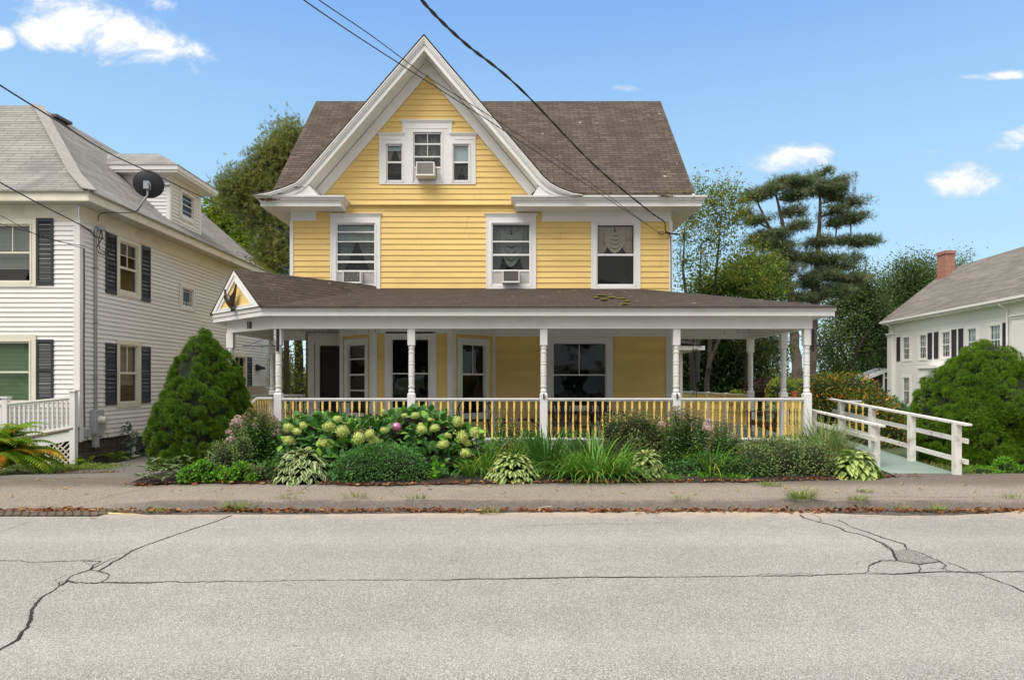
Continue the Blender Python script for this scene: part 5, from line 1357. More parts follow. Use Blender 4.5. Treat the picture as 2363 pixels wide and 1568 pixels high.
# ================================================================ things on the porch
def bracket(x, y, label, direction):
    t = thing('sign_bracket', label, 'bracket', (x, y, 2.45), 'iron brackets on the corner posts')
    mb = MB(); mb.box(x-.012, x+.045, y-.015, y, 2.33, 2.79); part(mb, 'back_plate', IRON, t)
    d = Vector(direction).normalized(); a = Vector((x+.02, y-.02, 2.44)); b = a + d*.72
    mb = MB(); mb.tube([a, b], .013, 6); mb.tube([Vector((x+.02, y-.02, 2.70)), a.lerp(b, .85)], .005, 5)
    ct = a + d*.10 + Vector((0, 0, .08)); mb.tube([ct + d*(.05*math.cos(k)) + Vector((0, 0, .06*math.sin(k))) for k in lin(0, 6.28, 14)], .008, 5)
    for s in (.45, .7): p = a.lerp(b, s); mb.tube([p, p-Vector((0, 0, .03)), p-Vector((-.015, 0, .05))], .005, 4)
    part(mb, 'scroll_arm', IRON, t); return t
bracket(-4.885, PF-.055, 'black iron sign bracket on the left corner post pointing at the neighbour', (-1, -.05, 0))
bracket(6.235, PF-.055, 'black iron sign bracket on the right corner post above the ramp', (1, .15, 0))
for x, lb in ((.66, 'small black rope cleat on the white post left of the big window'), (3.43, 'small black hook on the white post at the right end of the yellow wall')):
    t = thing('rope_cleat', lb, 'cleat', (x, PF-.06, 1.4), 'cleats screwed to the porch posts')
    mb = MB(); y = PF-.055; mb.box(x-.012, x+.012, y-.012, y, 1.34, 1.46); mb.tube([(x+.0, y-.02, 1.45), (x, y-.045, 1.43), (x, y-.045, 1.37)], .008, 5); mb.tube([(x-.01, y-.03, 1.385), (x+.05, y-.04, 1.378)], .009, 5); part(mb, 'cleat_body', IRON, t)

def adirondack(label, x, y, rot, mt, z=FZ):
    t = thing('adirondack_chair', label, 'garden chair', (x, y, z), 'wooden slatted garden chairs on the porch'); t.rotation_euler = (0, 0, R(rot))
    # local: sitter faces -Y
    def p(mb, name):
        o = mb.build(name, mt, t); return o
    mb = MB()
    for k in range(7): yy = -.36+.085*k; zz = .36-.022*k; mb.box(-.26, .26, yy, yy+.075, zz, zz+.02)
    p(mb, 'seat')
    mb = MB()
    for k in range(5):
        xx = -.25+.10*k; hh = .74 - .035*abs(k-2)**1.6; a = Vector((xx+.05, .20, .22)); b = a + Vector(((k-2)*.03, .30*hh/.7, .93*hh))
        mb.bar(a, b, .088, .018, up=(0, -1, .3))
    for zz, yy in ((.34, .26), (.72, .38)): mb.box(-.28, .28, yy+.02, yy+.045, zz, zz+.06)
    p(mb, 'backrest')
    for s in (-1, 1):
        mb = MB(); mb.box(s*.36-.065, s*.36+.065, -.42, .34, .56, .582); p(mb, 'armrest')
        mb = MB(); mb.box(s*.30-.015, s*.30+.015, -.38, -.29, 0, .56); p(mb, 'leg')
        mb = MB(); mb.prism([(s*.27-.012, -.40, .30), (s*.27-.012, -.40, .38), (s*.27-.012, .55, .07), (s*.27-.012, .55, .0)], (.024, 0, 0)); p(mb, 'leg')
    mb = MB(); mb.box(-.29, .29, -.40, -.38, .26, .37); mb.box(-.34, .34, .30, .33, .50, .56); p(mb, 'apron')
    return t
def Px(x, Y): return PX(x, Y)
adirondack('dark brown slatted garden chair behind the railing left of the plank table', Px(1300, 16.0), 16.0, 0, WOODBR)
adirondack('dark brown slatted garden chair behind the railing right of the plank table', Px(1393, 16.0), 16.05, 4, WOODBR)
adirondack('reddish brown garden chair standing sideways near the ramp opening', Px(1775, 16.0), 16.0, -78, WOODRD)
t = thing('side_table', 'small plank side table between the two dark garden chairs', 'table', (Px(1355, 16.1), 16.1, FZ), 'porch tables')
x, y = Px(1355, 16.1), 16.1
mb = MB()
for k in range(5): mb.box(x-.21+.085*k, x-.21+.085*k+.078, y-.2, y+.2, FZ+.50, FZ+.52)
part(mb, 'table_top', WOODBR, t)
for sx_ in (-.17, .17):
    for sy in (-.16, .16): mb = MB(); mb.box(x+sx_-.02, x+sx_+.02, y+sy-.02, y+sy+.02, FZ, FZ+.5); part(mb, 'leg', WOODBR, t)
mb = MB(); mb.box(x-.17, x+.17, y-.18, y-.16, FZ+.2, FZ+.24); part(mb, 'stretcher', WOODBR, t)
# wrought iron rocker and lounge table
t = thing('iron_armchair', 'black wrought iron armchair with a curved scrollwork back by the bay window', 'garden chair', (Px(1095, 15.7), 15.7, FZ))
cx, cy = Px(1095, 15.7), 15.7
mb = MB(); arch = [(cx+.40*math.cos(a)*(1.0 if math.sin(a) > 0 else 1), cy+.30, FZ+.62+.34*math.sin(a)) for a in lin(math.pi, 0, 16)]
mb.tube([(cx-.34, cy+.2, FZ+.38)] + arch + [(cx+.34, cy+.2, FZ+.38)], .014, 6)
mb.tube([(a[0]*.0+cx+(a[0]-cx)*.82, a[1], FZ+.62+(a[2]-FZ-.62)*.78) for a in arch], .008, 5)
for k in range(7):
    a = lin(2.6, .54, 7)[k]; c_ = Vector((cx+.36*math.cos(a), cy+.30, FZ+.62+.30*math.sin(a))); mb.ball(c_, .022, 6, 5)
for xx in lin(-.3, .3, 9): mb.tube([(cx+xx, cy+.28, FZ+.42), (cx+xx*1.05, cy+.30, FZ+.62+.30*math.sqrt(max(0, 1-(xx/.42)**2)))], .005, 4)
part(mb, 'backrest', IRON, t)
mb = MB(); mb.box(cx-.34, cx+.34, cy-.28, cy+.26, FZ+.38, FZ+.41); part(mb, 'seat', IRON, t)
for s in (-1, 1):
    mb = MB(); mb.tube([(cx+s*.37, cy+.28, FZ+.70), (cx+s*.42, cy+.0, FZ+.66), (cx+s*.42, cy-.28, FZ+.64), (cx+s*.38, cy-.30, FZ+.56), (cx+s*.36, cy-.26, FZ+.40)], .013, 6); part(mb, 'armrest', IRON, t)
    for yy in (-.24, .22): mb = MB(); mb.tube([(cx+s*.30, cy+yy, FZ+.38), (cx+s*.34, cy+yy*1.2, FZ+.18), (cx+s*.33, cy+yy*1.3, FZ+.02)], .012, 6); part(mb, 'leg', IRON, t)
t = thing('iron_lounge', 'low black iron lounge seat with curled legs right of the iron armchair', 'garden chair', (Px(1200, 15.6), 15.6, FZ))
cx, cy = Px(1205, 15.6), 15.6
mb = MB(); mb.box(cx-.62, cx+.30, cy-.28, cy+.28, FZ+.40, FZ+.43); mb.tube([(cx+.30, cy-.28, FZ+.41), (cx+.47, cy-.2, FZ+.43), (cx+.52, cy, FZ+.43), (cx+.47, cy+.2, FZ+.43), (cx+.30, cy+.28, FZ+.41)], .015, 6); part(mb, 'seat', IRON, t)
for s, xx in ((1, .38), (-1, -.5)):
    for yy in (-.22, .22): mb = MB(); mb.tube([(cx+xx-.2*s, cy+yy, FZ+.40), (cx+xx-.02*s, cy+yy, FZ+.30), (cx+xx+.05*s, cy+yy, FZ+.16), (cx+xx-.03*s, cy+yy, FZ+.02)], .011, 6); part(mb, 'leg', IRON, t)
mb = MB(); mb.tube([(cx-.55, cy, FZ+.12), (cx-.1, cy, FZ+.20), (cx+.35, cy, FZ+.12)], .01, 5); part(mb, 'stretcher', IRON, t)
t = thing('plant_stand', 'tall square black iron table in front of the left bay window', 'table', (Px(818, 15.5), 15.5, FZ))
cx, cy = Px(819, 15.6), 15.6
mb = MB(); mb.box(cx-.31, cx+.31, cy-.22, cy+.22, FZ+.80, FZ+.825); part(mb, 'table_top', IRON, t)
for s in (-.28, .28):
    for yy in (-.2, .2): mb = MB(); mb.tube([(cx+s, cy+yy, FZ+.80), (cx+s*.9, cy+yy, FZ+.4), (cx+s, cy+yy, FZ+.0)], .012, 6); part(mb, 'leg', IRON, t)
t = thing('wind_chime', 'long grey wind chime hanging beyond the right end of the porch', 'wind chime', tuple(P(1602, 860, 20.5)))
c0 = P(1603, 806, 20.5); mb = MB()
for k in range(5): a = k*1.257; l = .95+.14*k; mb.tube([(c0.x+.07*math.cos(a), c0.y+.07*math.sin(a), c0.z), (c0.x+.07*math.cos(a), c0.y+.07*math.sin(a), c0.z-l)], .011, 8)
part(mb, 'tubes', SHUT, t); mb = MB(); mb.lathe(c0.x, c0.y, [(.09, c0.z+.0), (.09, c0.z+.02), (.01, c0.z+.12)], 12); mb.tube([c0+Vector((0, 0, .1)), c0+Vector((0, 0, .35)), (5.9, 21.6, 2.75)], .004, 4); part(mb, 'cap', METER, t)
t = thing('flower_pot', 'small terracotta pot on the side rail beside the right corner post', 'flower pot', (6.14, 14.9, FZ+.94))
mb = MB(); mb.lathe(6.14, 14.85, [(.045, FZ+.945), (.065, FZ+1.04), (.075, FZ+1.04), (.075, FZ+1.07), (.06, FZ+1.07), (.055, FZ+1.05)], 14); part(mb, 'pot', TERRA, t)
t = thing('garden_hoop', 'thin grey wheel leaning on the deck behind the right porch railing', 'wheel', (Px(1676, 15.2), 15.2, FZ))
c0 = Vector((Px(1686, 15.2), 15.2, FZ+.24)); mb = MB(); mb.tube([c0+Vector((.20*math.cos(a), .06*math.cos(a), .24*math.sin(a))) for a in lin(0, 6.2832, 30)], .012, 6); part(mb, 'rim', GALV, t)
mb = MB()
for a in lin(0, 3.1416, 8)[:-1]: d = Vector((.19*math.cos(a), .06*math.cos(a), .23*math.sin(a))); mb.tube([c0-d, c0+d], .003, 4)
part(mb, 'spokes', GALV, t)
# eagle on the pediment
eg = thing('eagle_ornament', 'dark bronze eagle with raised wings on the corner pediment', 'ornament', tuple(pedi(.5, 3.3)))
pu = tdir; pn = -ndir
def EP(a, z, d):
    z *= .72; q = pedi(.5, 0) - pu*a*1.0; return Vector((q.x, q.y, H0+z)) + pn*(.05+d)
# a runs to the viewer's right along the face
def ellip(mb, pts, rads, flat=1.0, n_=10):
    rings = []
    for i, (p, r) in enumerate(zip(pts, rads)):
        t_ = (pts[min(i+1, len(pts)-1)]-pts[max(i-1, 0)]).normalized(); x_ = t_.cross(pn)
        if x_.length < .01: x_ = pu.copy()
        x_.normalize(); y_ = x_.cross(t_).normalized()
        rings.append([p + x_*math.cos(2*math.pi*k/n_)*r + y_*math.sin(2*math.pi*k/n_)*r*flat for k in range(n_)])
    vs = [v for g in rings for v in g]; fs = []
    for i in range(len(rings)-1):
        for k in range(n_): fs.append((i*n_+k, i*n_+(k+1) % n_, (i+1)*n_+(k+1) % n_, (i+1)*n_+k))
    fs += [tuple(range(n_)), tuple(range((len(rings)-1)*n_, len(rings)*n_))]; mb.add(vs, fs)
mb = MB()
ellip(mb, [EP(.02, .04, .04), EP(.0, .14, .06), EP(-.04, .27, .08), EP(-.07, .36, .08), EP(-.13, .42, .09), EP(-.19, .42, .10), EP(-.24, .38, .09), EP(-.27, .345, .09)], [.035, .075, .10, .085, .055, .055, .035, .008], .8)
part(mb, 'body', BRONZE, eg, smooth=True)
mb = MB(); ellip(mb, [EP(.02, .14, .05), EP(.04, .06, .05), EP(.06, -.0, .05)], [.05, .07, .09], .4); part(mb, 'tail', BRONZE, eg)
def wing(root, tip, bow, wid, name):
    mb = MB(); k = 9; L = []
    for i in range(k+1):
        t_ = i/k; p = root.lerp(tip, t_) + bow*math.sin(math.pi*t_); w_ = wid*1.15*(math.sin(math.pi*min(1, t_*.8+.2))**.7)*(1-.55*t_); L.append((p, w_))
    for i in range(k):
        (p, w0), (q, w1) = L[i], L[i+1]
        mb.prism([p, q, q+Vector((0, 0, -w1)) , p+Vector((0, 0, -w0*.9))], pn*.03)
        for f in range(3): # feather ribs
            o = Vector((0, 0, -w0*(f+.5)/3)); mb.bar(p+o+pn*.035, q+o*.9+pn*.035, .012, .02)
    part(mb, name, BRONZE, eg)
wing(EP(.02, .40, .06), EP(.27, .74, .05), (EP(.08, 0, 0)-EP(0, 0, 0))*.6, .26, 'wing'); wing(EP(-.10, .36, .06), EP(-.29, .66, .05), (EP(-.06, 0, 0)-EP(0, 0, 0))*.5, .16, 'wing')
# gazing ball
gb = P(915, 985, 11.45); t = thing('gazing_ball', 'shiny pink glass gazing ball among the hydrangea leaves', 'garden ornament', (gb.x, gb.y, .15))
mb = MB(); mb.ball((gb.x, gb.y, gb.z), .085, 20, 14); part(mb, 'glass_ball', PINKG, t, smooth=True)
mb = MB(); mb.lathe(gb.x, gb.y, [(.1, .1), (.03, .2), (.03, gb.z-.2), (.10, gb.z-.12)], 10); part(mb, 'pedestal', IRON, t)
# fallen stick and storm drain
t = thing('stick', 'thin pale dead stick lying across the gutter leaves', 'stick', tuple(gpt(1290, 1167))); mb = MB(); mb.tube([gpt(1248, 1170, .03), gpt(1290, 1165, .05), gpt(1330, 1157, .075)], .006, 5); part(mb, 'twig', mat('pale twig', (.55, .47, .36), .8), t)
t = thing('storm_drain', 'rusty iron storm drain grate half buried in leaves by the driveway', 'drain', tuple(gpt(60, 1177)))
mb = MB(); g0 = gpt(-20, 1181); g1 = gpt(145, 1174)
for j in range(6):
    yy = 8.62+.085*j
    for i in range(14):
        x = -6.75+.11*i+.055*(j % 2); mb.box(x, x+.085, yy, yy+.05, .008, .022)
part(mb, 'grate', mat('rusty iron', (.16, .12, .095), .7, .3, 12, metal=.2), t); mb = MB(); mb.box(-6.8, -5.2, 8.58, 9.13, .003, .007); part(mb, 'pit', DARK, t)

# ================================================================ overhead cables
def cable(name, label, cat, pts, r, group='overhead cables', sub=8, twist=0):
    t = thing(name, label, cat, tuple(pts[0]), group)
    L = []
    for i in range(len(pts)-1):
        p0, p1, p2, p3 = pts[max(i-1, 0)], pts[i], pts[i+1], pts[min(i+2, len(pts)-1)]
        for k in range(sub):
            s = k/sub; L.append(.5*((2*p1)+(p2-p0)*s+(2*p0-5*p1+4*p2-p3)*s*s+(3*p1-p0-3*p2+p3)*s**3))
    L.append(pts[-1])
    if twist:
        for ph in (0, math.pi):
            mb = MB(); M2 = []
            for i, p in enumerate(L):
                a = ph + i*twist; M2.append(p + Vector((0, math.cos(a), math.sin(a)))*r*.75)
            mb.tube(M2, r*.8, 5); part(mb, 'strand', WIRE, t)
    else:
        mb = MB(); mb.tube(L, r, 5); part(mb, 'strand', WIRE, t)
    return t
cable('overhead_cable', 'thick twisted black service cable sweeping from the top middle to the right eave corner', 'cable',
      [P(930, -70, 6.0), P(972, 0, 6.6), P(1070, 98, 8.0), P(1200, 205, 10), P(1375, 385, 13.3), P(1500, 489, 15.8), P(1532, 512, 16.9), P(1537, 535, 17.15), P(1568, 541, 17.2)], .0145, sub=24, twist=.55)
cable('overhead_cable', 'thin cable crossing low over the gable, the left one of the pair', 'cable', [P(640, -48, 6.0), P(700, 0, 6.5), P(820, 82, 7.6), P(980, 185, 9.2), P(1160, 300, 11.2), P(1350, 425, 13.8), P(1515, 533, 16.9), P(1527, 541, 17.15), P(1521, 543, 17.15), P(1519, 537, 17.12), P(1526, 534, 17.15), P(1545, 541, 17.2)], .007)
cable('overhead_cable', 'thin cable crossing the gable peak, the right one of the pair', 'cable', [P(670, -52, 6.2), P(735, 0, 6.7), P(860, 85, 7.9), P(1000, 187, 9.5), P(1160, 287, 11.3), P(1350, 413, 13.9), P(1510, 530, 16.8), P(1538, 538, 17.2)], .006)
cable('overhead_cable', 'double black cable falling from the left edge over the grey roof and dormer', 'cable', [P(-120, 115, 8), P(0, 197, 9), P(120, 272, 10.5), P(245, 350, 12.2), P(355, 402, 14), P(498, 469, 17.5), P(620, 520, 21), P(690, 548, 24)], .012)
cable('overhead_cable', 'black cable from the left edge ending at the steel conduit of the white house', 'cable', [P(-100, 365, 9.5), P(0, 421, 11), P(90, 470, 12.6), P(195, 524, 14.6), P(222, 546, 14.95), P(240, 550, 15.0)], .012)
cable('overhead_cable', 'upper thin cable of two ending on the white corner board', 'cable', [P(-90, 463, 11.5), P(0, 497, 12.3), P(100, 548, 13.6), P(197, 568, 14.42)], .006)
cable('overhead_cable', 'lower thin cable of two ending on the white corner board', 'cable', [P(-90, 490, 11.5), P(0, 516, 12.3), P(100, 545, 13.6), P(197, 575, 14.42)], .006)
cable('dish_cable', 'black wire looping from the satellite dish along the soffit', 'cable', [P(326, 475, 15.6), P(305, 490, 15.2), P(250, 490, 15.0), P(230, 495, 14.95), P(226, 510, 14.9)], .010)
# ================================================================ vegetation
rng = np.random.default_rng(11)
def npmesh(name, V, polys, mats, mi=None, parent=None, smooth=False):
    """polys: list of (m,k) int arrays"""
    me = bpy.data.meshes.new(name); V = np.asarray(V, np.float32)
    me.vertices.add(len(V)); me.vertices.foreach_set('co', V.ravel())
    tot = sum(p.size for p in polys); npol = sum(len(p) for p in polys)
    me.loops.add(tot); me.polygons.add(npol)
    me.loops.foreach_set('vertex_index', np.concatenate([p.ravel() for p in polys]).astype(np.int32))
    ls = []; s = 0
    for p in polys: k = p.shape[1]; ls.append(s + np.arange(len(p))*k); s += p.size
    me.polygons.foreach_set('loop_start', np.concatenate(ls).astype(np.int32))
    if not isinstance(mats, (list, tuple)): mats = [mats]
    for mt in mats: me.materials.append(mt)
    if mi is not None: me.polygons.foreach_set('material_index', np.concatenate(mi).astype(np.int32))
    if smooth: me.polygons.foreach_set('use_smooth', np.ones(npol, bool))
    me.update(calc_edges=True)
    o = bpy.data.objects.new(name, me); COL.objects.link(o)
    if parent is not None:
        o.parent = parent
        if parent.parent is None: o.matrix_parent_inverse = Matrix.Translation(-Vector(parent.location))
    return o
def nrmz(a): return a/np.maximum(1e-9, np.linalg.norm(a, axis=-1, keepdims=True))
def basis(d, up):
    y = nrmz(d); x = nrmz(np.cross(y, up)); z = np.cross(x, y); return np.stack([x, y, z], -1)
class Batch:
    """many copies of small leaf shapes gathered into one mesh"""
    def __init__(s): s.V = []; s.P = {}; s.n = 0; s.M = {}
    def put(s, tm, pos, Rm, sc):
        v, fs, ms = tm; pos = np.asarray(pos); N = len(pos); sc = np.asarray(sc, float)
        if sc.ndim == 0: sc = np.full((N, 1), float(sc))
        if sc.ndim == 1: sc = sc[:, None]
        if sc.shape[1] == 1: sc = np.repeat(sc, 3, 1)
        W_ = np.einsum('nij,nkj->nki', Rm, v[None]*sc[:, None, :]) + pos[:, None, :]
        k = len(v); base = s.n + np.arange(N)*k
        for f, m_ in zip(fs, ms):
            s.P.setdefault(len(f), []).append(base[:, None] + np.array(f)[None]); s.M.setdefault(len(f), []).append(np.full(N, m_))
        s.V.append(W_.reshape(-1, 3)); s.n += N*k
    def raw(s, V, F, m_=0):
        F = np.asarray(F); s.P.setdefault(F.shape[1], []).append(F + s.n); s.M.setdefault(F.shape[1], []).append(np.full(len(F), m_)); s.V.append(V); s.n += len(V)
    def build(s, name, mats, parent=None, smooth=False):
        ks = list(s.P); return npmesh(name, np.concatenate(s.V), [np.concatenate(s.P[k]) for k in ks], mats, [np.concatenate(s.M[k]) for k in ks], parent, smooth)
A_ = lambda l: np.array(l, float)
T_LEAF = (A_([(0,0,0),(.28,.42,.07),(0,1,-.03),(-.28,.42,.07)]), [(0,1,2),(0,2,3)], [0,0])
T_LONG = (A_([(0,0,0),(.13,.45,.05),(0,1,-.10),(-.13,.45,.05)]), [(0,1,2),(0,2,3)], [0,0])
T_NEED = (A_([(-.05,0,0),(.05,0,0),(.015,1,0),(-.015,1,0)]), [(0,1,2,3)], [0])
T_OVATE = (A_([(0,0,0),(.26,.18,.05),(0,.2,0),(-.26,.18,.05),(.38,.45,.05),(0,.5,.0),(-.38,.45,.05),(.22,.78,.0),(0,.8,-.05),(-.22,.78,.0),(0,1.05,-.14)]),
           [(0,1,2),(0,2,3),(1,4,5,2),(2,5,6,3),(4,7,8,5),(5,8,9,6),(7,10,8),(8,10,9)], [0]*8)
_h = []
for y, w, z in ((0,.02,0),(.15,.24,.02),(.4,.36,.03),(.68,.27,-.05),(.88,.12,-.16),(1,.01,-.25)):
    _h += [(-w,y,z+.10*w),(-w*.62,y,z+.03*w),(0,y,z-.04),(w*.62,y,z+.03*w),(w,y,z+.10*w)]
_hf, _hm = [], []
for j in range(5):
    for i in range(4): _hf.append((j*5+i, j*5+i+1, (j+1)*5+i+1, (j+1)*5+i)); _hm.append(1 if i in (0, 3) else 0)
T_HOSTA = (A_(_h), _hf, _hm)
T_HOSTB = (A_(_h), _hf, [0 if i % 4 in (0, 3) else 1 for i in range(20)])     # pale centre, green margin
def star(n_, w, spread, ln=1.0, seed=0):
    r = np.random.default_rng(seed); v = []; f = []
    for k in range(n_):
        a = 2*math.pi*k/n_ + r.uniform(-.3, .3); e = spread*r.uniform(.4, 1.1); d = A_([math.cos(a)*math.sin(e), math.cos(e), math.sin(a)*math.sin(e)])
        s = nrmz(np.cross(d, r.normal(size=3))) * w; l = ln*r.uniform(.7, 1.1); b = len(v)
        v += [-s*.6, s*.6, d*l + s*.35, d*l - s*.35]; f.append((b, b+1, b+2, b+3))
    return (A_(v), f, [0]*n_)
T_TUFT = [star(7, .075, 1.05, seed=i) for i in range(3)]
T_PTUFT = [star(9, .05, 1.2, seed=10+i) for i in range(3)]
_s = [(-.02,0,0),(.02,0,0),(.01,1,-.12),(-.01,1,-.12)]; _sf = [(0,1,2,3)]
for j in range(6):
    y = .1+.14*j; l = .30*(1-.6*j/6)+.05
    for sgn in (-1, 1): b = len(_s); _s += [(0, y-.035, -.02*j),(sgn*l, y+.13, -.05-.02*j),(sgn*l*.9, y+.19, -.06-.02*j),(0, y+.035, -.02*j)]; _sf.append((b,b+1,b+2,b+3))
T_SPRAY = (A_(_s), _sf, [0]*len(_sf))
T_FLORET = (A_([(0,0,0),(.5,.25,.05),(.62,0,.0),(.5,-.25,.05),(-.25,.5,.05),(0,.62,0),(.25,.5,.05),(-.5,-.25,.05),(-.62,0,0),(-.5,.25,.05),(.25,-.5,.05),(0,-.62,0),(-.25,-.5,.05)]),
            [(0,3,2,1),(0,6,5,4),(0,9,8,7),(0,12,11,10)], [0]*4)

# materials
G = leafmat
M_SPR = G('dwarf spruce needles', (.04, .10, .009), (.11, .215, .016), (.21, .32, .03), rough=.6, trans=.1, p3=.10, ns=7)
M_SPR2 = G('dwarf spruce needles 2', (.048, .112, .008), (.135, .25, .015), (.24, .37, .03), rough=.6, trans=.1, p3=.08, ns=7)
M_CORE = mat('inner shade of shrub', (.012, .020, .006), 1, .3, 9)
M_HYD = G('hydrangea leaf', (.04, .12, .03), (.10, .24, .055), (.22, .42, .06), rough=.45, trans=.15, p3=.12)
M_HEAD = G('hydrangea floret', (.54, .64, .15), (.80, .83, .42), (.38, .47, .08), rough=.7, trans=.2, p3=.16, ns=8)
M_HOS = G('hosta green', (.05, .12, .025), (.10, .19, .045), rough=.45, trans=.15); M_HOSC = G('hosta cream', (.42, .46, .24), (.60, .62, .38), rough=.5, trans=.2)
M_HOSC2 = G('hosta pale', (.36, .44, .13), (.55, .58, .26), rough=.5, trans=.2)
M_BLADE = G('daylily blade', (.07, .20, .025), (.18, .36, .05), (.34, .34, .07), rough=.45, trans=.25, p3=.08)
M_BLADED = G('iris blade', (.035, .12, .028), (.08, .21, .04), (.12, .19, .04), rough=.4, trans=.2)
M_GRASS = G('maiden grass', (.13, .21, .07), (.26, .34, .13), (.34, .30, .18), rough=.5, trans=.25, p3=.15)
M_SPI = G('blue green shrub leaf', (.045, .13, .035), (.11, .26, .07), (.14, .30, .07), rough=.5, trans=.15, p3=.15, ns=5)
M_COL = G('bright green leaf', (.06, .19, .012), (.15, .38, .03), (.30, .42, .06), rough=.5, trans=.25, p3=.08)
M_RHO = G('greyish rhododendron leaf', (.12, .19, .07), (.25, .33, .17), (.06, .12, .04), rough=.35, trans=.08)
M_PHL = G('phlox leaf', (.05, .135, .03), (.12, .25, .055), (.10, .17, .05), rough=.5, trans=.15)
M_PHO = G('spent phlox heads', (.16, .16, .07), (.26, .24, .12), (.32, .18, .14), rough=.8, trans=.1, p3=.25)
M_PINK = G('pink phlox petals', (.52, .34, .38), (.70, .55, .58), rough=.7, trans=.3)
M_AZA = G('azalea leaf', (.09, .125, .035), (.20, .23, .08), (.17, .085, .04), rough=.5, trans=.1, p3=.10, ns=6)
M_LOW = G('small grey green leaf', (.10, .165, .05), (.25, .33, .12), (.13, .055, .04), rough=.55, trans=.15, p3=.09, ns=4)
M_FERN = G('fern green', (.11, .23, .015), (.24, .38, .03), (.42, .40, .04), rough=.55, trans=.3, p3=.1)
M_FERNY = G('fern yellowing', (.42, .34, .03), (.62, .40, .05), (.50, .22, .03), rough=.6, trans=.3, p3=.3)
M_ORA = G('autumn shrub leaf', (.06, .11, .015), (.15, .19, .03), (.50, .22, .05), rough=.5, trans=.2, p3=.18, ns=3)
M_PUR = G('purple leaf', (.035, .012, .018), (.07, .022, .028), rough=.5, trans=.1)
M_HEM = G('hemlock needles', (.13, .17, .05), (.24, .27, .09), (.42, .36, .16), rough=.6, trans=.35, p3=.10, ns=1.2)
M_PIN = G('pine needles', (.075, .12, .05), (.16, .20, .095), (.26, .24, .14), rough=.6, trans=.08, p3=.14, ns=.6)  # greyish lightness is distance haze put into the needle colour
M_PIN2 = G('lower pine needles', (.038, .085, .025), (.075, .15, .035), rough=.6, trans=.08, ns=.6)
M_DEC = G('yellowing green leaf', (.10, .16, .02), (.20, .26, .04), (.36, .30, .06), rough=.5, trans=.3, p3=.14, ns=1)
M_MAP = G('yellow green maple leaf', (.10, .19, .02), (.26, .34, .05), (.42, .38, .06), rough=.5, trans=.35, p3=.15, ns=.8)  # yellow green is the leaves' own colour
M_OAK = G('far green leaf', (.06, .105, .03), (.13, .185, .06), (.17, .22, .08), rough=.5, trans=.2, ns=.35)
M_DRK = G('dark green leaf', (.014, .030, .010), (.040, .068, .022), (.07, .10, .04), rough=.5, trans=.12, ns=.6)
M_DRY = G('fallen dry leaf', (.13, .045, .02), (.27, .105, .045), (.38, .22, .09), rough=.7, trans=.1, p3=.15)
M_TUF = G('curb grass', (.09, .18, .02), (.20, .30, .05), (.36, .30, .12), rough=.6, trans=.2, p3=.2)
M_STEM = mat('green stem', (.06, .09, .03), .7, .2, 9); M_TWIG = mat('brown twig', (.07, .045, .028), .85, .25, 9)

def rdir(N, up=0.0, seed=None):
    d = rng.normal(size=(N, 3)); d[:, 2] += up; return nrmz(d)
def blades(bt, base, az_, length, lean, droop, width, m_=0, seg=7):
    """curved grass blades: start steep, bend over"""
    N = len(base); t = np.linspace(0, 1, seg+1)
    dirx, diry = np.cos(az_), np.sin(az_); V = np.zeros((N, (seg+1)*2, 3))
    hx = np.zeros(N); hz = np.zeros(N); wx, wy = -diry, dirx
    ang = np.pi/2 - lean
    for j, tt in enumerate(t):
        if j > 0:
            hx = hx + np.cos(ang)*length/seg; hz = hz + np.sin(ang)*length/seg; ang = ang - droop/seg*(.4+1.2*tt)
        w = width*np.minimum(1, .55+1.5*tt)*np.maximum(0.03, 1-tt**2.2)*.5
        c = np.stack([base[:, 0]+dirx*hx, base[:, 1]+diry*hx, base[:, 2]+hz], -1); o = np.stack([wx*w, wy*w, np.zeros(N)], -1)
        V[:, j*2] = c+o; V[:, j*2+1] = c-o
    V[:, :, 2] = np.maximum(V[:, :, 2], base[:, None, 2]+.012)
    F = np.array([(j*2, j*2+1, j*2+3, j*2+2) for j in range(seg)]); k = (seg+1)*2
    FF = (np.arange(N)[:, None, None]*k + F[None]).reshape(-1, 4)
    bt.raw(V.reshape(-1, 3), FF, m_)
def gY(x, y, z=.15):
    Y = (HC-z)*F/(y-880); return Vector(((x-1181)*Y/F, Y, z))
def clump_blades(name, label, cat, c, N, length, width, lean=(.05, .8), droop=(.6, 2.0), r=.12, mt=None, group=None, stretch=(1, 1)):
    t = thing(name, label, cat, tuple(c), group); bt = Batch()
    a = rng.uniform(0, 2*np.pi, N); rad = r*np.sqrt(rng.uniform(0, 1, N)); base = np.stack([c[0]+np.cos(a)*rad*stretch[0], c[1]+np.sin(a)*rad*stretch[1], np.full(N, c[2])], -1)
    az2 = a + rng.normal(0, .5, N)
    blades(bt, base, az2, length*rng.uniform(.6, 1.15, N), rng.uniform(*lean, N), rng.uniform(*droop, N), width*rng.uniform(.7, 1.2, N))
    bt.build('blades', mt or M_BLADE, t); return t
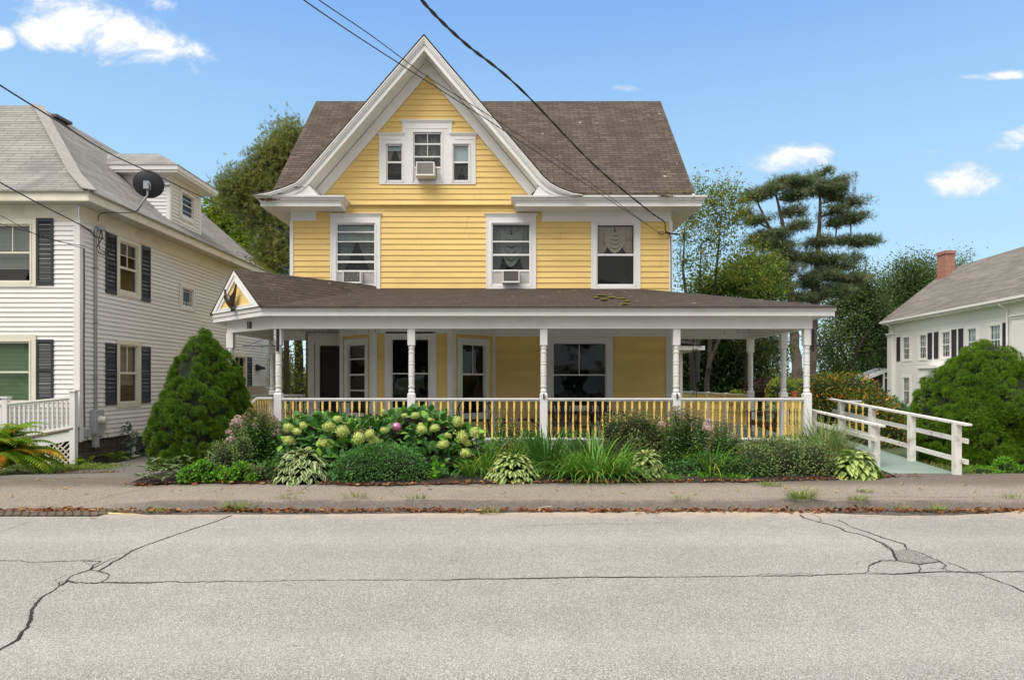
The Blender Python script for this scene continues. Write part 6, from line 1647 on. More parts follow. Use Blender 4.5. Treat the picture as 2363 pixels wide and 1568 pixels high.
def ell_pts(blobs, N, lo=.78, hi=1.05, zmin=None):
    """points near the outer shell of a union of ellipsoids, with outward normals"""
    C = A_([b[0] for b in blobs]); Rr = A_([b[1] for b in blobs]); wgt = Rr[:, 0]*Rr[:, 2] + Rr[:, 1]*Rr[:, 2]; idx = rng.choice(len(blobs), int(N*2.2), p=wgt/wgt.sum())
    d = rdir(len(idx)); p = C[idx] + d*Rr[idx]*rng.uniform(lo, hi, (len(idx), 1)); n_ = nrmz(d/Rr[idx])
    ok = np.ones(len(idx), bool)
    for k in range(len(blobs)):
        q = np.linalg.norm((p-C[k])/Rr[k], axis=1); ok &= ~((q < .72) & (idx != k))
    if zmin is not None: ok &= p[:, 2] > zmin
    p, n_ = p[ok][:N], n_[ok][:N]; return p, n_
def core(t, blobs, k=.78, name='shade_core', mt=None, zmin=None):  # solid dark balls: foliage's inner shade put into their colour, no branches modelled
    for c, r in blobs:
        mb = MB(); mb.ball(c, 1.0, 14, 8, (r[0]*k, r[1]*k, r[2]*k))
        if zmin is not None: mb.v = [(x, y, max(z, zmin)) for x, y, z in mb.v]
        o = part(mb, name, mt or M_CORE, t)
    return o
def bush(name, label, cat, blobs, N, size, tm=T_LEAF, mt=None, group=None, up=.5, zmin=.1, k=.78, jit=.8, base=None, lo=.78, hi=1.06):
    c = base or (blobs[0][0][0], blobs[0][0][1], zmin); t = thing(name, label, cat, c, group)
    p, n_ = ell_pts(blobs, N, lo, hi, zmin); d = nrmz(n_ + rng.normal(0, jit, n_.shape)*.7 + A_([0, 0, up*.5])); upv = nrmz(A_([0, 0, 1.0]) + n_*.8 + rng.normal(0, .4, n_.shape))
    bt = Batch(); tms = tm if isinstance(tm, list) else [tm]
    for i, T in enumerate(tms):
        s = slice(i, None, len(tms)); bt.put(T, p[s], basis(d[s], upv[s]), size*rng.uniform(.6, 1.2, len(p[s])))
    bt.build('foliage', mt, t)
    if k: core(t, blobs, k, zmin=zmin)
    return t
def B(x, y, Y, rx, rz, ry=None):
    """ellipsoid from a photo position: centre px, half sizes px, at distance Y"""
    c = P(x, y, Y); s = Y/F; return (tuple(c), (rx*s, (ry if ry is not None else rx*s), rz*s))

# ---------------------------------------------------------------- clipped dwarf spruces
def spruce(label, c, zb, prof, N, mt, seed, lean=0, csize=.10):
    """prof: [(z, radius)] from the ground up; knobbly clumps of short needle tufts"""
    r_ = np.random.default_rng(seed); t = thing('dwarf_spruce', label, 'conifer shrub', (c[0], c[1], zb), 'dense dwarf spruces beside the house')
    zs = A_([p[0] for p in prof]); rs = A_([p[1] for p in prof])
    dens = []; zz = r_.uniform(zs[0], zs[-1], 60000); keep = r_.uniform(0, rs.max(), 60000) < np.interp(zz, zs, rs)+.04; zz = zz[keep]
    M_ = int(N/66); zz = zz[:M_]; a = r_.uniform(0, 2*np.pi, len(zz)); rr_ = np.interp(zz, zs, rs)
    lump = 1 + .09*np.sin(a*3+zz*2.2+seed) + .08*np.sin(a*7+zz*5+1) + .05*np.sin(a*2-zz*6)
    ctr = np.stack([c[0]+np.cos(a)*rr_*lump*.95+lean*(zz-zb), c[1]+np.sin(a)*rr_*lump*.95, zz], -1)
    out = nrmz(np.stack([np.cos(a), np.sin(a), np.full(len(a), .55)], -1)); cs = csize*r_.uniform(.6, 1.35, len(zz))
    K = 60; d = nrmz(out[:, None]*.65 + nrmz(r_.normal(size=(len(zz), K, 3)))); pos = ctr[:, None] + d*cs[:, None, None]*r_.uniform(.75, 1.05, (len(zz), K, 1))
    pos = pos.reshape(-1, 3); d = d.reshape(-1, 3); d2 = nrmz(d + A_([0, 0, .5]) + r_.normal(0, .35, d.shape)); bt = Batch()
    for i, T in enumerate(T_TUFT): s = slice(i, None, 3); bt.put(T, pos[s], basis(d2[s], r_.normal(size=d2[s].shape)), .044*r_.uniform(.7, 1.4, len(pos[s])))
    bt.build('foliage', mt, t)
    mb = MB(); n_ = 28; V = []
    for z, r in prof:
        for k in range(n_):
            al = 2*math.pi*k/n_; lm = 1 + .09*math.sin(al*3+z*2.2+seed) + .08*math.sin(al*7+z*5+1) + .05*math.sin(al*2-z*6); V.append((c[0]+math.cos(al)*r*lm*.86+lean*(z-zb), c[1]+math.sin(al)*r*lm*.86, z))
    mb.add(V, [(i*n_+k, i*n_+(k+1) % n_, (i+1)*n_+(k+1) % n_, (i+1)*n_+k) for i in range(len(prof)-1) for k in range(n_)]); part(mb, 'shade_core', M_CORE, t)  # dark solid shell stands in for the shade between the clumps
    return t
YS = 12.9
def prf(rows, Y, x0): return [(PZ(y, Y), (w*Y/F)) for y, w in rows]
spruce('dense conical dwarf spruce at the left end of the porch', (PX(470, YS), YS), .0,
       prf([(1105, 84), (1060, 99), (1005, 108), (960, 104), (919, 91), (880, 74), (855, 64), (830, 51), (805, 37), (786, 24), (774, 12), (767, 3)], YS, 470), 54000, M_SPR, 3, csize=.068)
mb_ = None
t = bush('dwarf_spruce_leader'.replace('_leader', ''), 'small twin leader tips'.replace('small twin leader tips', 'second pointed leader of the left dwarf spruce, just right of its top'), 'conifer shrub', [B(492, 800, 12.9, 18, 34)], 1500, .05, tm=T_TUFT, mt=M_SPR, zmin=None, k=.75) if False else None
YS2 = 13.3
spruce('broad mounded dwarf spruce filling the right edge behind the ramp', (PX(2278, YS2), YS2), .1,
       prf([(1100, 118), (1060, 146), (1010, 152), (960, 144), (910, 124), (873, 98), (840, 70), (812, 42), (800, 20), (793, 4)], YS2, 2260), 78000, M_SPR2, 9, csize=.085)

# ---------------------------------------------------------------- front bed
g = 'shrubs and perennials in the front bed'
def whorl(t_mat, name, label, cat, pts, nleaf, size, tm=T_LONG, rise=.3):
    t = thing(name, label, cat, tuple(pts[0]), g); bt = Batch(); mb = MB()
    for p in pts:
        a = rng.uniform(0, 2*np.pi, nleaf); e = rng.uniform(-.25, .6, nleaf); d = np.stack([np.cos(a)*np.cos(e), np.sin(a)*np.cos(e), np.sin(e)*rise*2], -1)
        bt.put(tm, np.repeat([list(p)], nleaf, 0), basis(d, np.tile(A_([0, 0, 1.0]), (nleaf, 1))), size*rng.uniform(.7, 1.1, nleaf))
        mb.tube([(p[0]*.6+pts[0][0]*.4, p[1]+.1, .12), (p[0], p[1], p[2])], .006, 4)
    bt.build('foliage', t_mat, t); part(mb, 'stems', M_TWIG, t); return t
pts = [P(x, y, Y) for x, y, Y in [(370, 1072, 10.9), (352, 1085, 10.8), (395, 1062, 11), (418, 1052, 11.1), (385, 1080, 10.7), (345, 1100, 10.6), (372, 1102, 10.55), (405, 1075, 10.9), (430, 1062, 11.1), (360, 1060, 11.2), (395, 1095, 10.7), (338, 1078, 10.9), (412, 1090, 10.8), (328, 1096, 10.7)]]
whorl(M_RHO, 'rhododendron', 'low rhododendron with long greyish leaves at the left tip of the bed', 'shrub', pts, 11, .17)
bush('columbine', 'bright green mound of small leaves beside the greyish rhododendron', 'perennial', [B(440, 1094, 10.6, 24, 18), B(465, 1085, 10.7, 20, 22), B(424, 1103, 10.55, 14, 9), B(482, 1102, 10.6, 14, 10)], 1100, .045, mt=M_COL, group=g, up=1.2, tm=T_OVATE, k=.7)
bush('columbine', 'bright green mound of small leaves in front of the olive shrub', 'perennial', [B(530, 1096, 10.6, 22, 14), B(556, 1086, 10.7, 20, 20), B(510, 1088, 10.7, 14, 12), B(580, 1100, 10.6, 14, 10)], 1000, .045, mt=M_COL, group=g, up=1.2, tm=T_OVATE, k=.7)
bush('boxwood_shrub', 'loose olive green small-leaved shrub behind the bright green mounds', 'shrub', [B(515, 1058, 11.0, 36, 44), B(560, 1045, 11.0, 20, 55), B(490, 1085, 10.8, 22, 25), B(590, 1090, 10.7, 25, 20)], 3600, .035, mt=M_LOW, group=g, k=.6, lo=.5)
def phlox(label, cx_, Y, ytop, ybase, half, nst, seed, pink=(), spent=.6):
    r_ = np.random.default_rng(seed); c = gY(cx_, ybase); c.y = Y; c.x = PX(cx_, Y); t = thing('phlox', label, 'perennial', (c.x, Y, .14), g); bt = Batch(); hb = Batch(); mb = MB()
    for i in range(nst):
        u = r_.uniform(-1, 1); x0 = cx_ + u*half*.55; x1 = cx_ + u*half; yt = ytop + (abs(u)**1.6)*40 + r_.uniform(0, 38); Yi = Y + r_.uniform(-.35, .35); a = Vector((PX(x0, Yi), Yi, .12)); b = P(x1, yt, Yi); mid_ = a.lerp(b, .5)+Vector((0, 0, .05))
        mb.tube([a, mid_, b], .006, 4); nl = 46; s = np.linspace(.12, .97, nl); base_ = np.outer(1-s, a)+np.outer(s, b); al = np.arange(nl)*2.4+r_.uniform(0, 6)
        d = np.stack([np.cos(al), np.sin(al), r_.uniform(-.4, .3, nl)], -1); bt.put(T_LONG, base_, basis(d, np.tile(A_([0, 0, 1.0]), (nl, 1))), r_.uniform(.11, .19, nl)*(1-.35*s))
        ispink = any(abs(x1-q[0]) < q[1] and r_.random() < q[2] for q in pink); m_ = 1 if ispink else 0; nn = 70 if ispink else 46
        dd = nrmz(r_.normal(size=(nn, 3))+A_([0, 0, .5])); hb.put(T_FLORET if ispink else T_LEAF, A_(b)+dd*A_([.055, .055, .05]) if not ispink else A_(b)+dd*A_([.07, .07, .055]), basis(dd, r_.normal(size=dd.shape)) if not ispink else basis(r_.normal(size=dd.shape), dd), (.020 if ispink else .022)*r_.uniform(.7, 1.3, nn)) if False else (hb.put(T_FLORET, A_(b)+dd*A_([.07, .07, .055]), basis(r_.normal(size=dd.shape), dd), .021*r_.uniform(.7, 1.3, nn)) if ispink else None)
        if not ispink:
            hb.P.setdefault(3, hb.P.get(3, [])); v, fs, ms = T_LEAF; hb.put((v, fs, [1, 1]), A_(b)+dd*A_([.05, .05, .05]), basis(dd, r_.normal(size=dd.shape)), .028*r_.uniform(.7, 1.3, nn))
    bt.build('foliage', M_PHL, t); hb.build('flower_heads', [M_PINK, M_PHO], t); part(mb, 'stems', M_STEM, t); return t
phlox('phlox clump with pink flower heads between the spruce and the hydrangea', 590, 11.9, 945, 1080, 66, 74, 1, pink=[(537, 16, .75), (583, 10, .5), (642, 10, .3)])
phlox('tall dark phlox clump in front of the fourth porch post', 1580, 11.9, 935, 1095, 58, 52, 2, pink=[(1640, 14, .5), (1530, 8, .4)])
phlox('shorter phlox clump with spent brown heads right of the tall one', 1668, 11.8, 965, 1095, 34, 30, 3, pink=[(1690, 8, .3)])
# a lone balsam weed
phl = phlox('single spindly weed with drooping leaves before the iron lounge', 1168, 11.9, 922, 1080, 22, 5, 5)

# hydrangea: leaves on arching stems, flower heads as parts
hy = thing('hydrangea', 'wide hydrangea bush with big leaves and round lime cream flower heads', 'shrub', (PX(880, 11.9), 11.9, .14), g)
hb = [B(700, 1015, 11.9, 60, 52), B(790, 1020, 11.9, 95, 52), B(900, 1015, 12.0, 95, 52), B(1000, 1015, 12.0, 80, 58), B(1060, 1030, 11.9, 50, 52), B(960, 985, 12.1, 75, 38), B(830, 1060, 11.6, 120, 45), B(1020, 1070, 11.5, 70, 40), B(760, 985, 12.2, 50, 25)]
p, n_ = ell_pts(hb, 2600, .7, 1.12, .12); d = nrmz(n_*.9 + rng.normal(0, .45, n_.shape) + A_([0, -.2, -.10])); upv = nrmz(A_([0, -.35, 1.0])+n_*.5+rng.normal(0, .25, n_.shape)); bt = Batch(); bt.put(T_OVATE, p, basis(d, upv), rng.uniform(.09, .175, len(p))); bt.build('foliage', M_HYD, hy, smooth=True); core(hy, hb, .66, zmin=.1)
def hyhead(seed):
    r_ = np.random.default_rng(seed); bt = Batch(); N = 420; d = nrmz(r_.normal(size=(N, 3))); rad = 1+.17*np.sin(d[:, 0]*6+seed)*np.cos(d[:, 2]*5)+r_.normal(0, .05, N)
    p = d*rad[:, None]*A_([1, 1, .92]); bt.put(T_FLORET, p, basis(nrmz(np.cross(d, r_.normal(size=d.shape))), nrmz(d+r_.normal(0, .35, d.shape))), .165*r_.uniform(.7, 1.3, N))
    o = bt.build('flower_head', M_HEAD, None); me = o.data; bpy.data.objects.remove(o); return me
HM = [hyhead(i) for i in range(3)]
mcore = MB(); mcore.ball((0, 0, 0), .9, 12, 8); cme = mcore.build('c', mat('head core', (.34, .40, .10), .9)).data; bpy.data.objects.remove(bpy.data.objects['c'])
za = lambda L: [(317.6+x*.3024, 873.5+y*.3024, r*.3024) for x, y, r in L]; zb2 = lambda L: [(952.8+x*.3024, 873.5+y*.3024, r*.3024) for x, y, r in L]
heads = za([(1147,370,42),(1155,470,60),(1215,400,48),(1260,355,35),(1455,365,50),(1560,400,56),(1415,490,50),(1530,305,34),(1685,455,54),(1770,420,54),(1800,475,60),(1870,250,30),(2035,280,28),(2120,280,38),(2165,385,45),(2265,375,58),(1880,390,42),(2330,500,50)]) + zb2([(340,325,46),(375,440,54),(230,500,50),(475,405,48),(400,565,46),(130,310,28),(415,490,35),(10,280,40),(265,430,30),(60,350,32)])
hm = MB(); 
for i, (x, y, r) in enumerate(heads):
    Y = 11.15 + (0.35 if y < 960 else 0) + rng.uniform(-.08, .08); c = P(x, y, Y); q = bpy.data.objects.new('flower_head', HM[i % 3]); COL.objects.link(q); q.parent = hy; q.matrix_parent_inverse = Matrix.Translation(-Vector(hy.location)); q.location = c; s = r*Y/F*rng.uniform(.66, .98); q.scale = (s*rng.uniform(.85, 1.12), s*rng.uniform(.85, 1.1), s*rng.uniform(.75, 1.1)); q.rotation_euler = (rng.uniform(-.3, .3), rng.uniform(-.3, .3), rng.uniform(0, 6))
    c2 = bpy.data.objects.new('head_core', cme); COL.objects.link(c2); c2.parent = q; c2.scale = (.84, .84, .78)
    hm.tube([(c.x+rng.uniform(-.1, .1), 11.95, .15), (c.x, c.y+.25, c.z-.15), tuple(c)], .007, 4)
part(hm, 'stems', M_STEM, hy)

def hosta(label, cx_, ybase, Y, half_px, h, N, L, tm, mts, seed):
    r_ = np.random.default_rng(seed); c = Vector((PX(cx_, Y), Y, .14)); t = thing('hosta', label, 'perennial', tuple(c), g); bt = Batch(); R0_ = half_px*Y/F
    u = np.sqrt(r_.uniform(.0, 1, N)); a = r_.uniform(0, 2*np.pi, N); rad = u*(R0_-L*.55); z = .14 + h*(1-(u)**2.2)*.92 + .03
    p = np.stack([c.x+np.cos(a)*rad, c.y+np.sin(a)*rad*.8, z], -1); d = nrmz(np.stack([np.cos(a)*(.35+u), np.sin(a)*(.35+u), .35-1.05*u+r_.normal(0, .15, N)], -1)); bt.put(tm, p, basis(d, nrmz(np.stack([np.cos(a)*.6, np.sin(a)*.6, np.full(N, 1.0)], -1)+r_.normal(0, .2, (N, 3)))), L*r_.uniform(.75, 1.15, N))
    bt.build('foliage', mts, t, smooth=False); core(t, [((c.x, c.y, .10), (R0_*.72, R0_*.6, h*.8))], 1.0, zmin=.1); return t
hosta('hosta with cream edged leaves left of the round blue green shrub', 697, 1118, 10.75, 70, .46, 300, .155, T_HOSTA, [M_HOS, M_HOSC], 1)
hosta('hosta with white centred leaves between the hydrangea and the iris', 1182, 1112, 10.85, 66, .40, 380, .125, T_HOSTB, [M_HOS, M_HOSC2], 2)
hosta('hosta with white centred leaves right of the drooping daylilies', 1488, 1108, 11.2, 56, .38, 330, .12, T_HOSTB, [M_HOS, M_HOSC2], 3)
hosta('large pale centred hosta at the foot of the ramp', 1972, 1100, 11.15, 60, .40, 190, .18, T_HOSTB, [G('hosta lime', (.09, .20, .02), (.17, .30, .04), rough=.45), M_HOSC2], 4)
bush('spirea', 'rounded blue green small-leaved shrub at the front of the bed under the hydrangea', 'shrub', [B(840, 1080, 10.85, 68, 42, .42), B(915, 1075, 10.9, 66, 44, .42), B(880, 1065, 11.0, 85, 40, .4), B(790, 1095, 10.7, 22, 22, .2), B(960, 1095, 10.8, 28, 25, .25)], 9000, .042, mt=M_SPI, group=g, k=.80, lo=.8, hi=1.08)
bush('seedling', 'small bright leafed young plant in front of the hydrangea', 'perennial', [B(1003, 1085, 10.8, 16, 18)], 46, .11, tm=T_OVATE, mt=M_COL, group=g, k=0, up=1, lo=.3)
def gl_(x, Y): return Vector((PX(x, Y), Y, .14))
clump_blades('daylily', 'small daylily tuft below the right flower heads of the hydrangea', 'perennial', gl_(1085, 11.0), 60, .55, .024, (.1, .6), (1.2, 2.6), .10, group=g)
clump_blades('daylily', 'upright daylily clump behind the second hosta', 'perennial', gl_(1160, 11.9), 110, .95, .028, (.05, .6), (.9, 2.5), .28, group=g)
clump_blades('iris', 'dark upright iris clump before the middle porch post', 'perennial', gl_(1262, 11.4), 120, .90, .034, (.0, .50), (.2, 1.0), .20, mt=M_BLADED, group=g)
clump_blades('iris', 'second dark iris clump left of the azalea', 'perennial', gl_(1368, 11.6), 90, .85, .032, (.1, .65), (.3, 1.4), .20, mt=M_BLADED, group=g)
clump_blades('daylily', 'wide light green daylily clump flopping over the pavement edge', 'perennial', gl_(1375, 11.05), 300, .98, .027, (.3, 1.2), (.6, 2.2), .26, group=g, stretch=(1.9, .8))
clump_blades('daylily', 'airy daylily clump in front of the shorter phlox', 'perennial', gl_(1640, 11.3), 80, .82, .028, (.1, .8), (.8, 2.2), .20, group=g)
bush('azalea', 'dark olive azalea with reddish tips against the railing under the big window', 'shrub', [B(1420, 1000, 12.3, 45, 45), B(1470, 985, 12.3, 48, 36), B(1505, 1015, 12.2, 42, 50), B(1440, 1045, 12.1, 60, 45), B(1530, 1060, 12.0, 50, 45)], 6500, .050, mt=M_AZA, group=g, k=.66, lo=.55, hi=1.12)
bush('boxwood_shrub', 'green filler shrub between the two phlox clumps', 'shrub', [B(1640, 1075, 11.5, 60, 36), B(1730, 1080, 11.3, 50, 30), B(1570, 1085, 11.4, 40, 22)], 3600, .045, mt=M_SPI, group=g, k=.7)
bush('azalea', 'low spreading grey green shrub with red flecks along the right part of the bed', 'shrub', [B(1740, 1065, 11.4, 55, 42, .45), B(1800, 1060, 11.5, 65, 50, .5), B(1870, 1065, 11.5, 55, 46, .45), B(1770, 1040, 11.7, 60, 32, .4), B(1910, 1080, 11.3, 30, 28, .3), B(1700, 1090, 11.2, 30, 18, .2)], 9000, .040, mt=M_LOW, group=g, k=.76, lo=.72, hi=1.12)
clump_blades('maiden_grass', 'tall arching maiden grass beside the right corner post', 'ornamental grass', (PX(1900, 12.9), 12.9, .2), 420, 1.15, .013, (.02, .55), (.7, 2.4), .30, mt=M_GRASS, group=g)
clump_blades('maiden_grass', 'lower arching maiden grass hanging over the ramp rail', 'ornamental grass', (PX(1935, 12.4), 12.4, .18), 260, .85, .012, (.1, .8), (1.0, 2.6), .25, mt=M_GRASS, group=g)
bush('fern_clump'.replace('_clump', ''), 'low dark fern like filler at the left rear of the bed', 'perennial', [B(620, 1085, 10.9, 26, 20), B(660, 1065, 11.2, 25, 25)], 500, .07, tm=T_SPRAY, mt=M_PHL, group=g, k=.6)
bush('green_filler', 'dark leafy filler growing against the porch skirt behind the daylilies', 'shrub', [B(1180, 1045, 12.6, 70, 34), B(1290, 1060, 12.6, 70, 26), B(1120, 1070, 12.0, 50, 30)], 3000, .06, mt=M_PHL, group=g, k=.6)
clump_blades('daylily', 'arching daylily clump between the hydrangea and the second hosta', 'perennial', gl_(1112, 11.4), 90, .85, .026, (.1, .8), (1.0, 2.6), .2, group=g)
clump_blades('daylily', 'daylily clump spilling between the dark iris and the flopping daylilies', 'perennial', gl_(1305, 11.1), 120, .75, .024, (.2, 1.0), (.9, 2.4), .2, group=g)
clump_blades('daylily', 'pale daylily clump leaning out just left of the third hosta', 'perennial', gl_(1440, 10.95), 110, .70, .022, (.3, 1.1), (.8, 2.2), .16, group=g)
bush('green_filler', 'mid green leafy filler rising behind the iris in front of the railing', 'shrub', [B(1220, 1035, 12.9, 50, 40), B(1330, 1035, 12.9, 50, 38), B(1385, 1050, 12.8, 40, 34)], 2400, .07, tm=T_LONG, mt=M_SPI, group=g, k=.6, jit=1.1)
bush('green_filler', 'pale green loose perennial mass between the iris and the bed edge', 'perennial', [B(1240, 1085, 11.6, 50, 26, .4), B(1340, 1080, 11.7, 60, 26, .4), B(1135, 1085, 11.7, 40, 26, .4)], 1800, .06, mt=M_BLADE, group=g, k=.6, jit=1.1)
bush('green_filler', 'tangle of leafy stems between the grey green shrub and the phlox', 'perennial', [B(1690, 1045, 12.1, 50, 34), B(1600, 1060, 11.8, 40, 34), B(1840, 1030, 12.4, 60, 24)], 1800, .08, tm=T_LONG, mt=M_BLADE, group=g, k=.5, jit=1.2)
bush('ground_cover', 'ragged green ground cover at the foot of the phlox clumps', 'ground cover', [B(1630, 1103, 11.15, 60, 12, .3), B(1540, 1106, 11.05, 40, 10, .3), B(1690, 1103, 11.1, 40, 12, .3)], 1800, .045, mt=M_COL, group=g, k=.7, jit=1.2)
bush('ground_cover', 'low mixed green ground cover between the iris and the hosta', 'ground cover', [B(1260, 1095, 11.3, 80, 16, .5), B(1100, 1100, 11.2, 50, 16, .4), B(1560, 1100, 11.3, 60, 14, .4), B(1010, 1100, 11.2, 60, 14, .4), B(640, 1100, 10.9, 40, 14, .3)], 3200, .045, mt=M_SPI, group=g, k=.7)
# the fern at the far left
def fern(label, c, N, L, seed, ymix=.3, grp='ferns'):
    r_ = np.random.default_rng(seed); t = thing('fern', label, 'fern', tuple(c), grp); bt = Batch()
    for i in range(N):
        a = r_.uniform(0, 2*math.pi); l = L*r_.uniform(.7, 1.1); K = 30; pts_ = []; ang = r_.uniform(.55, 1.5); p_ = A_(c)+A_([math.cos(a)*.05, math.sin(a)*.05, 0]); m_ = 1 if r_.random() < ymix else 0
        for j in range(K+1): pts_.append(p_.copy()); p_ = p_ + A_([math.cos(a)*math.cos(ang), math.sin(a)*math.cos(ang), math.sin(ang)])*l/K; ang -= 2.2/K*(.15+1.7*j/K)
        pts_ = A_(pts_); tan = nrmz(np.gradient(pts_, axis=0)); side = nrmz(np.cross(tan, A_([0, 0, 1.0]))); s = np.linspace(0, 1, K+1)
        wl = l*.17*np.sin(np.pi*np.clip(s*.88+.12, 0, 1))**.8
        for sg in (-1, 1):
            d = nrmz(side*sg + tan*.45 + A_([0, 0, -.15])); v, fs, ms = T_LONG; bt.put((v, fs, [m_, m_]), pts_[3:], basis(d[3:], np.tile(A_([0, 0, 1.0]), (K-2, 1))), np.stack([wl[3:]*1.25, wl[3:], wl[3:]], -1))
        bt.put((T_NEED[0], T_NEED[1], [m_]), pts_[:-1], basis(tan[:-1], np.tile(A_([0, 0, 1.0]), (K, 1))), np.full(K, l/K*1.1))
    bt.build('fronds', [M_FERN, M_FERNY], t); return t
fern('large fern turning yellow at the left edge of the photo', (PX(-38, 12.4), 12.4, .0), 130, 1.5, 4, .12)
fern('second big fern mostly out of frame behind the first at the far left', (PX(-70, 12.9), 12.9, .0), 30, 1.3, 5, .1)
for i, (x, Y) in enumerate(((225, 14.35), (262, 14.5))): fern(['tiny fern at the stone foundation near the corner board', 'tiny fern at the stone foundation right of the meter'][i], (LX+.25, Y+.9*i, -.08), 12, .42, 20+i, 0)
bush('maple_seedling', 'pale grey leafed seedling against the stone foundation', 'sapling', [((LX+.22, 16.0, .42), (.18, .22, .34)), ((LX+.25, 16.0, .0), (.3, .3, .25))], 90, .13, tm=T_OVATE, mt=G('dusty leaf', (.07, .10, .07), (.16, .19, .15), rough=.6), k=0, lo=.3, zmin=-.1)
# greens right of the ramp and behind it
bush('weed_patch', 'fresh green weeds at the pavement edge right of the ramp', 'weeds', [B(2265, 1088, 11.6, 32, 12), B(2318, 1080, 11.7, 22, 24), B(2345, 1088, 11.6, 30, 14), B(2400, 1088, 11.6, 40, 16)], 1300, .05, mt=M_COL, k=.6, up=1.2)
bush('autumn_shrub', 'big shrub with orange tinted leaves behind the ramp', 'shrub', [B(1905, 905, 17.5, 50, 40), B(1960, 900, 17.5, 55, 38), B(2000, 938, 17.3, 58, 40), B(2050, 985, 17.2, 42, 42), B(1960, 960, 17.0, 80, 60), B(2040, 1010, 16.8, 60, 55), B(1900, 960, 17.2, 40, 60), B(1985, 1030, 16.6, 70, 40)], 9500, .085, mt=M_ORA, k=.72, lo=.7, hi=1.15)
bush('purple_shrub', 'dark purple leaved shrub seen between the rear porch posts', 'shrub', [B(1745, 905, 25, 30, 28), B(1765, 890, 25.5, 22, 18)], 1500, .09, mt=M_PUR, k=.8)
bush('leafy_shrub', 'yellow green bush right of the purple shrub behind the porch', 'shrub', [B(1805, 905, 24, 35, 35), B(1840, 900, 24.5, 30, 26), B(1700, 930, 25, 30, 30)], 2200, .09, mt=M_MAP, k=.7)
clump_blades('maiden_grass', 'tuft of tan grass behind the right side railing', 'ornamental grass', (PX(1820, 19.5), 19.5, .2), 160, 1.25, .02, (.0, .5), (.5, 1.8), .2, mt=M_GRASS)
bush('feathery_shrub', 'bluish feathery shrub between the orange shrub and the right house', 'shrub', [B(2078, 975, 20, 22, 42), B(2058, 955, 21, 18, 34)], 1400, .14, tm=T_SPRAY, mt=G('feathery green', (.06, .13, .07), (.12, .22, .11)), k=.5)

# ---------------------------------------------------------------- trees
def tree(name, label, cat, trunks, blobs, lpc, size, cs, mt, bark=None, tm=T_LEAF, group=None, up=.3, flat=1.0, br=.05, twig=True, seed=0, dark=None, barky=True, hang=0.0):
    """trunks: list of [(x,y,z,r)..]; blobs: (centre, radii, clumps)"""
    r_ = np.random.default_rng(seed+100); t = thing(name, label, cat, tuple(trunks[0][0][:3]), group); bark = bark or BARK
    tp = []
    for T in trunks:
        mb = MB()
        pts_ = [Vector(q[:3]) for q in T]; L = []
        for i in range(len(pts_)-1):
            for k in range(6): s = k/6; L.append((pts_[i].lerp(pts_[i+1], s)+Vector(r_.normal(0, 1, 3))*T[i][3]*.12, T[i][3]+(T[i+1][3]-T[i][3])*s))
        L.append((pts_[-1], T[-1][3])); tp += L
        mb.tube([a[0] for a in L], L[0][1], 9, L[-1][1]); part(mb, 'trunk', bark, t)
    mb = MB(); C = []
    for c, r, nc in blobs:
        c = Vector(c); best = min(tp, key=lambda q: (q[0]-c).length*1.0 + max(0, q[0].z-c.z+.25*((q[0].x-c.x)**2+(q[0].y-c.y)**2)**.5)*3); hub = c.lerp(best[0], .25)
        if barky:
            m1 = best[0].lerp(hub, .5)+Vector((0, 0, -.05*(hub-best[0]).length)); mb.tube([best[0], m1, hub], min(best[1]*.6, br*1.6), 6, br*.6)
        d = nrmz(r_.normal(size=(nc, 3))); p_ = A_(c)+d*A_(r)*(r_.uniform(.25, 1, (nc, 1))**.5)*np.where(r_.random((nc, 1)) < .18, 1.32, 1)
        for q in p_: 
            C.append(q)
            if twig and r_.random() < .93: mb.tube([hub, hub.lerp(Vector(q), .5)+Vector((0, 0, .04)), Vector(q)], br*.45, 4, br*.14)
    if len(mb.v): part(mb, 'branches', bark, t)
    C = A_(C); N = len(C)*lpc; ctr = np.repeat(C, lpc, 0); o = r_.normal(0, 1, (N, 3))*A_([cs, cs, cs*flat])*.6; p_ = ctr+o; d = nrmz(r_.normal(size=(N, 3))*.8+nrmz(o)*.6+A_([0, 0, up-hang])); bt = Batch(); tms = tm if isinstance(tm, list) else [tm]
    upv = nrmz(A_([0, 0, 1.0])+r_.normal(0, .5, (N, 3)))
    for i, T in enumerate(tms): s = slice(i, None, len(tms)); bt.put(T, p_[s], basis(d[s], upv[s]), size*r_.uniform(.6, 1.25, len(p_[s])))
    bt.build('crown', mt, t); return t
def TB(x, y, Y, rx, rz, n_, ry=None):
    c = P(x, y, Y); s = Y/F; return (tuple(c), (rx*s, (ry if ry is not None else rx*s*.8), rz*s), n_)
def tr(x, y, Y, r): q = P(x, y, Y); return (q.x, q.y, q.z, r)
z4 = lambda x, y: (1548.6+x*.3443, 397+y*.3443)
def PB(x, y, Y, rx, rz, n_, k=1.0): a, b = z4(x, y); return TB(a, b, Y, rx*.3443, rz*.3443, n_, ry=1.0)
def PN(*a): a = list(a); a[3] *= .92; a[4] *= .68; a[5] = max(4, int(a[5]*1.35)); a[3] *= 1.08; a[0] += rng.normal(0, 8); a[1] += rng.normal(0, 5); return PB(*a)
gp = 'tall pines behind the porch'
YP = 36.
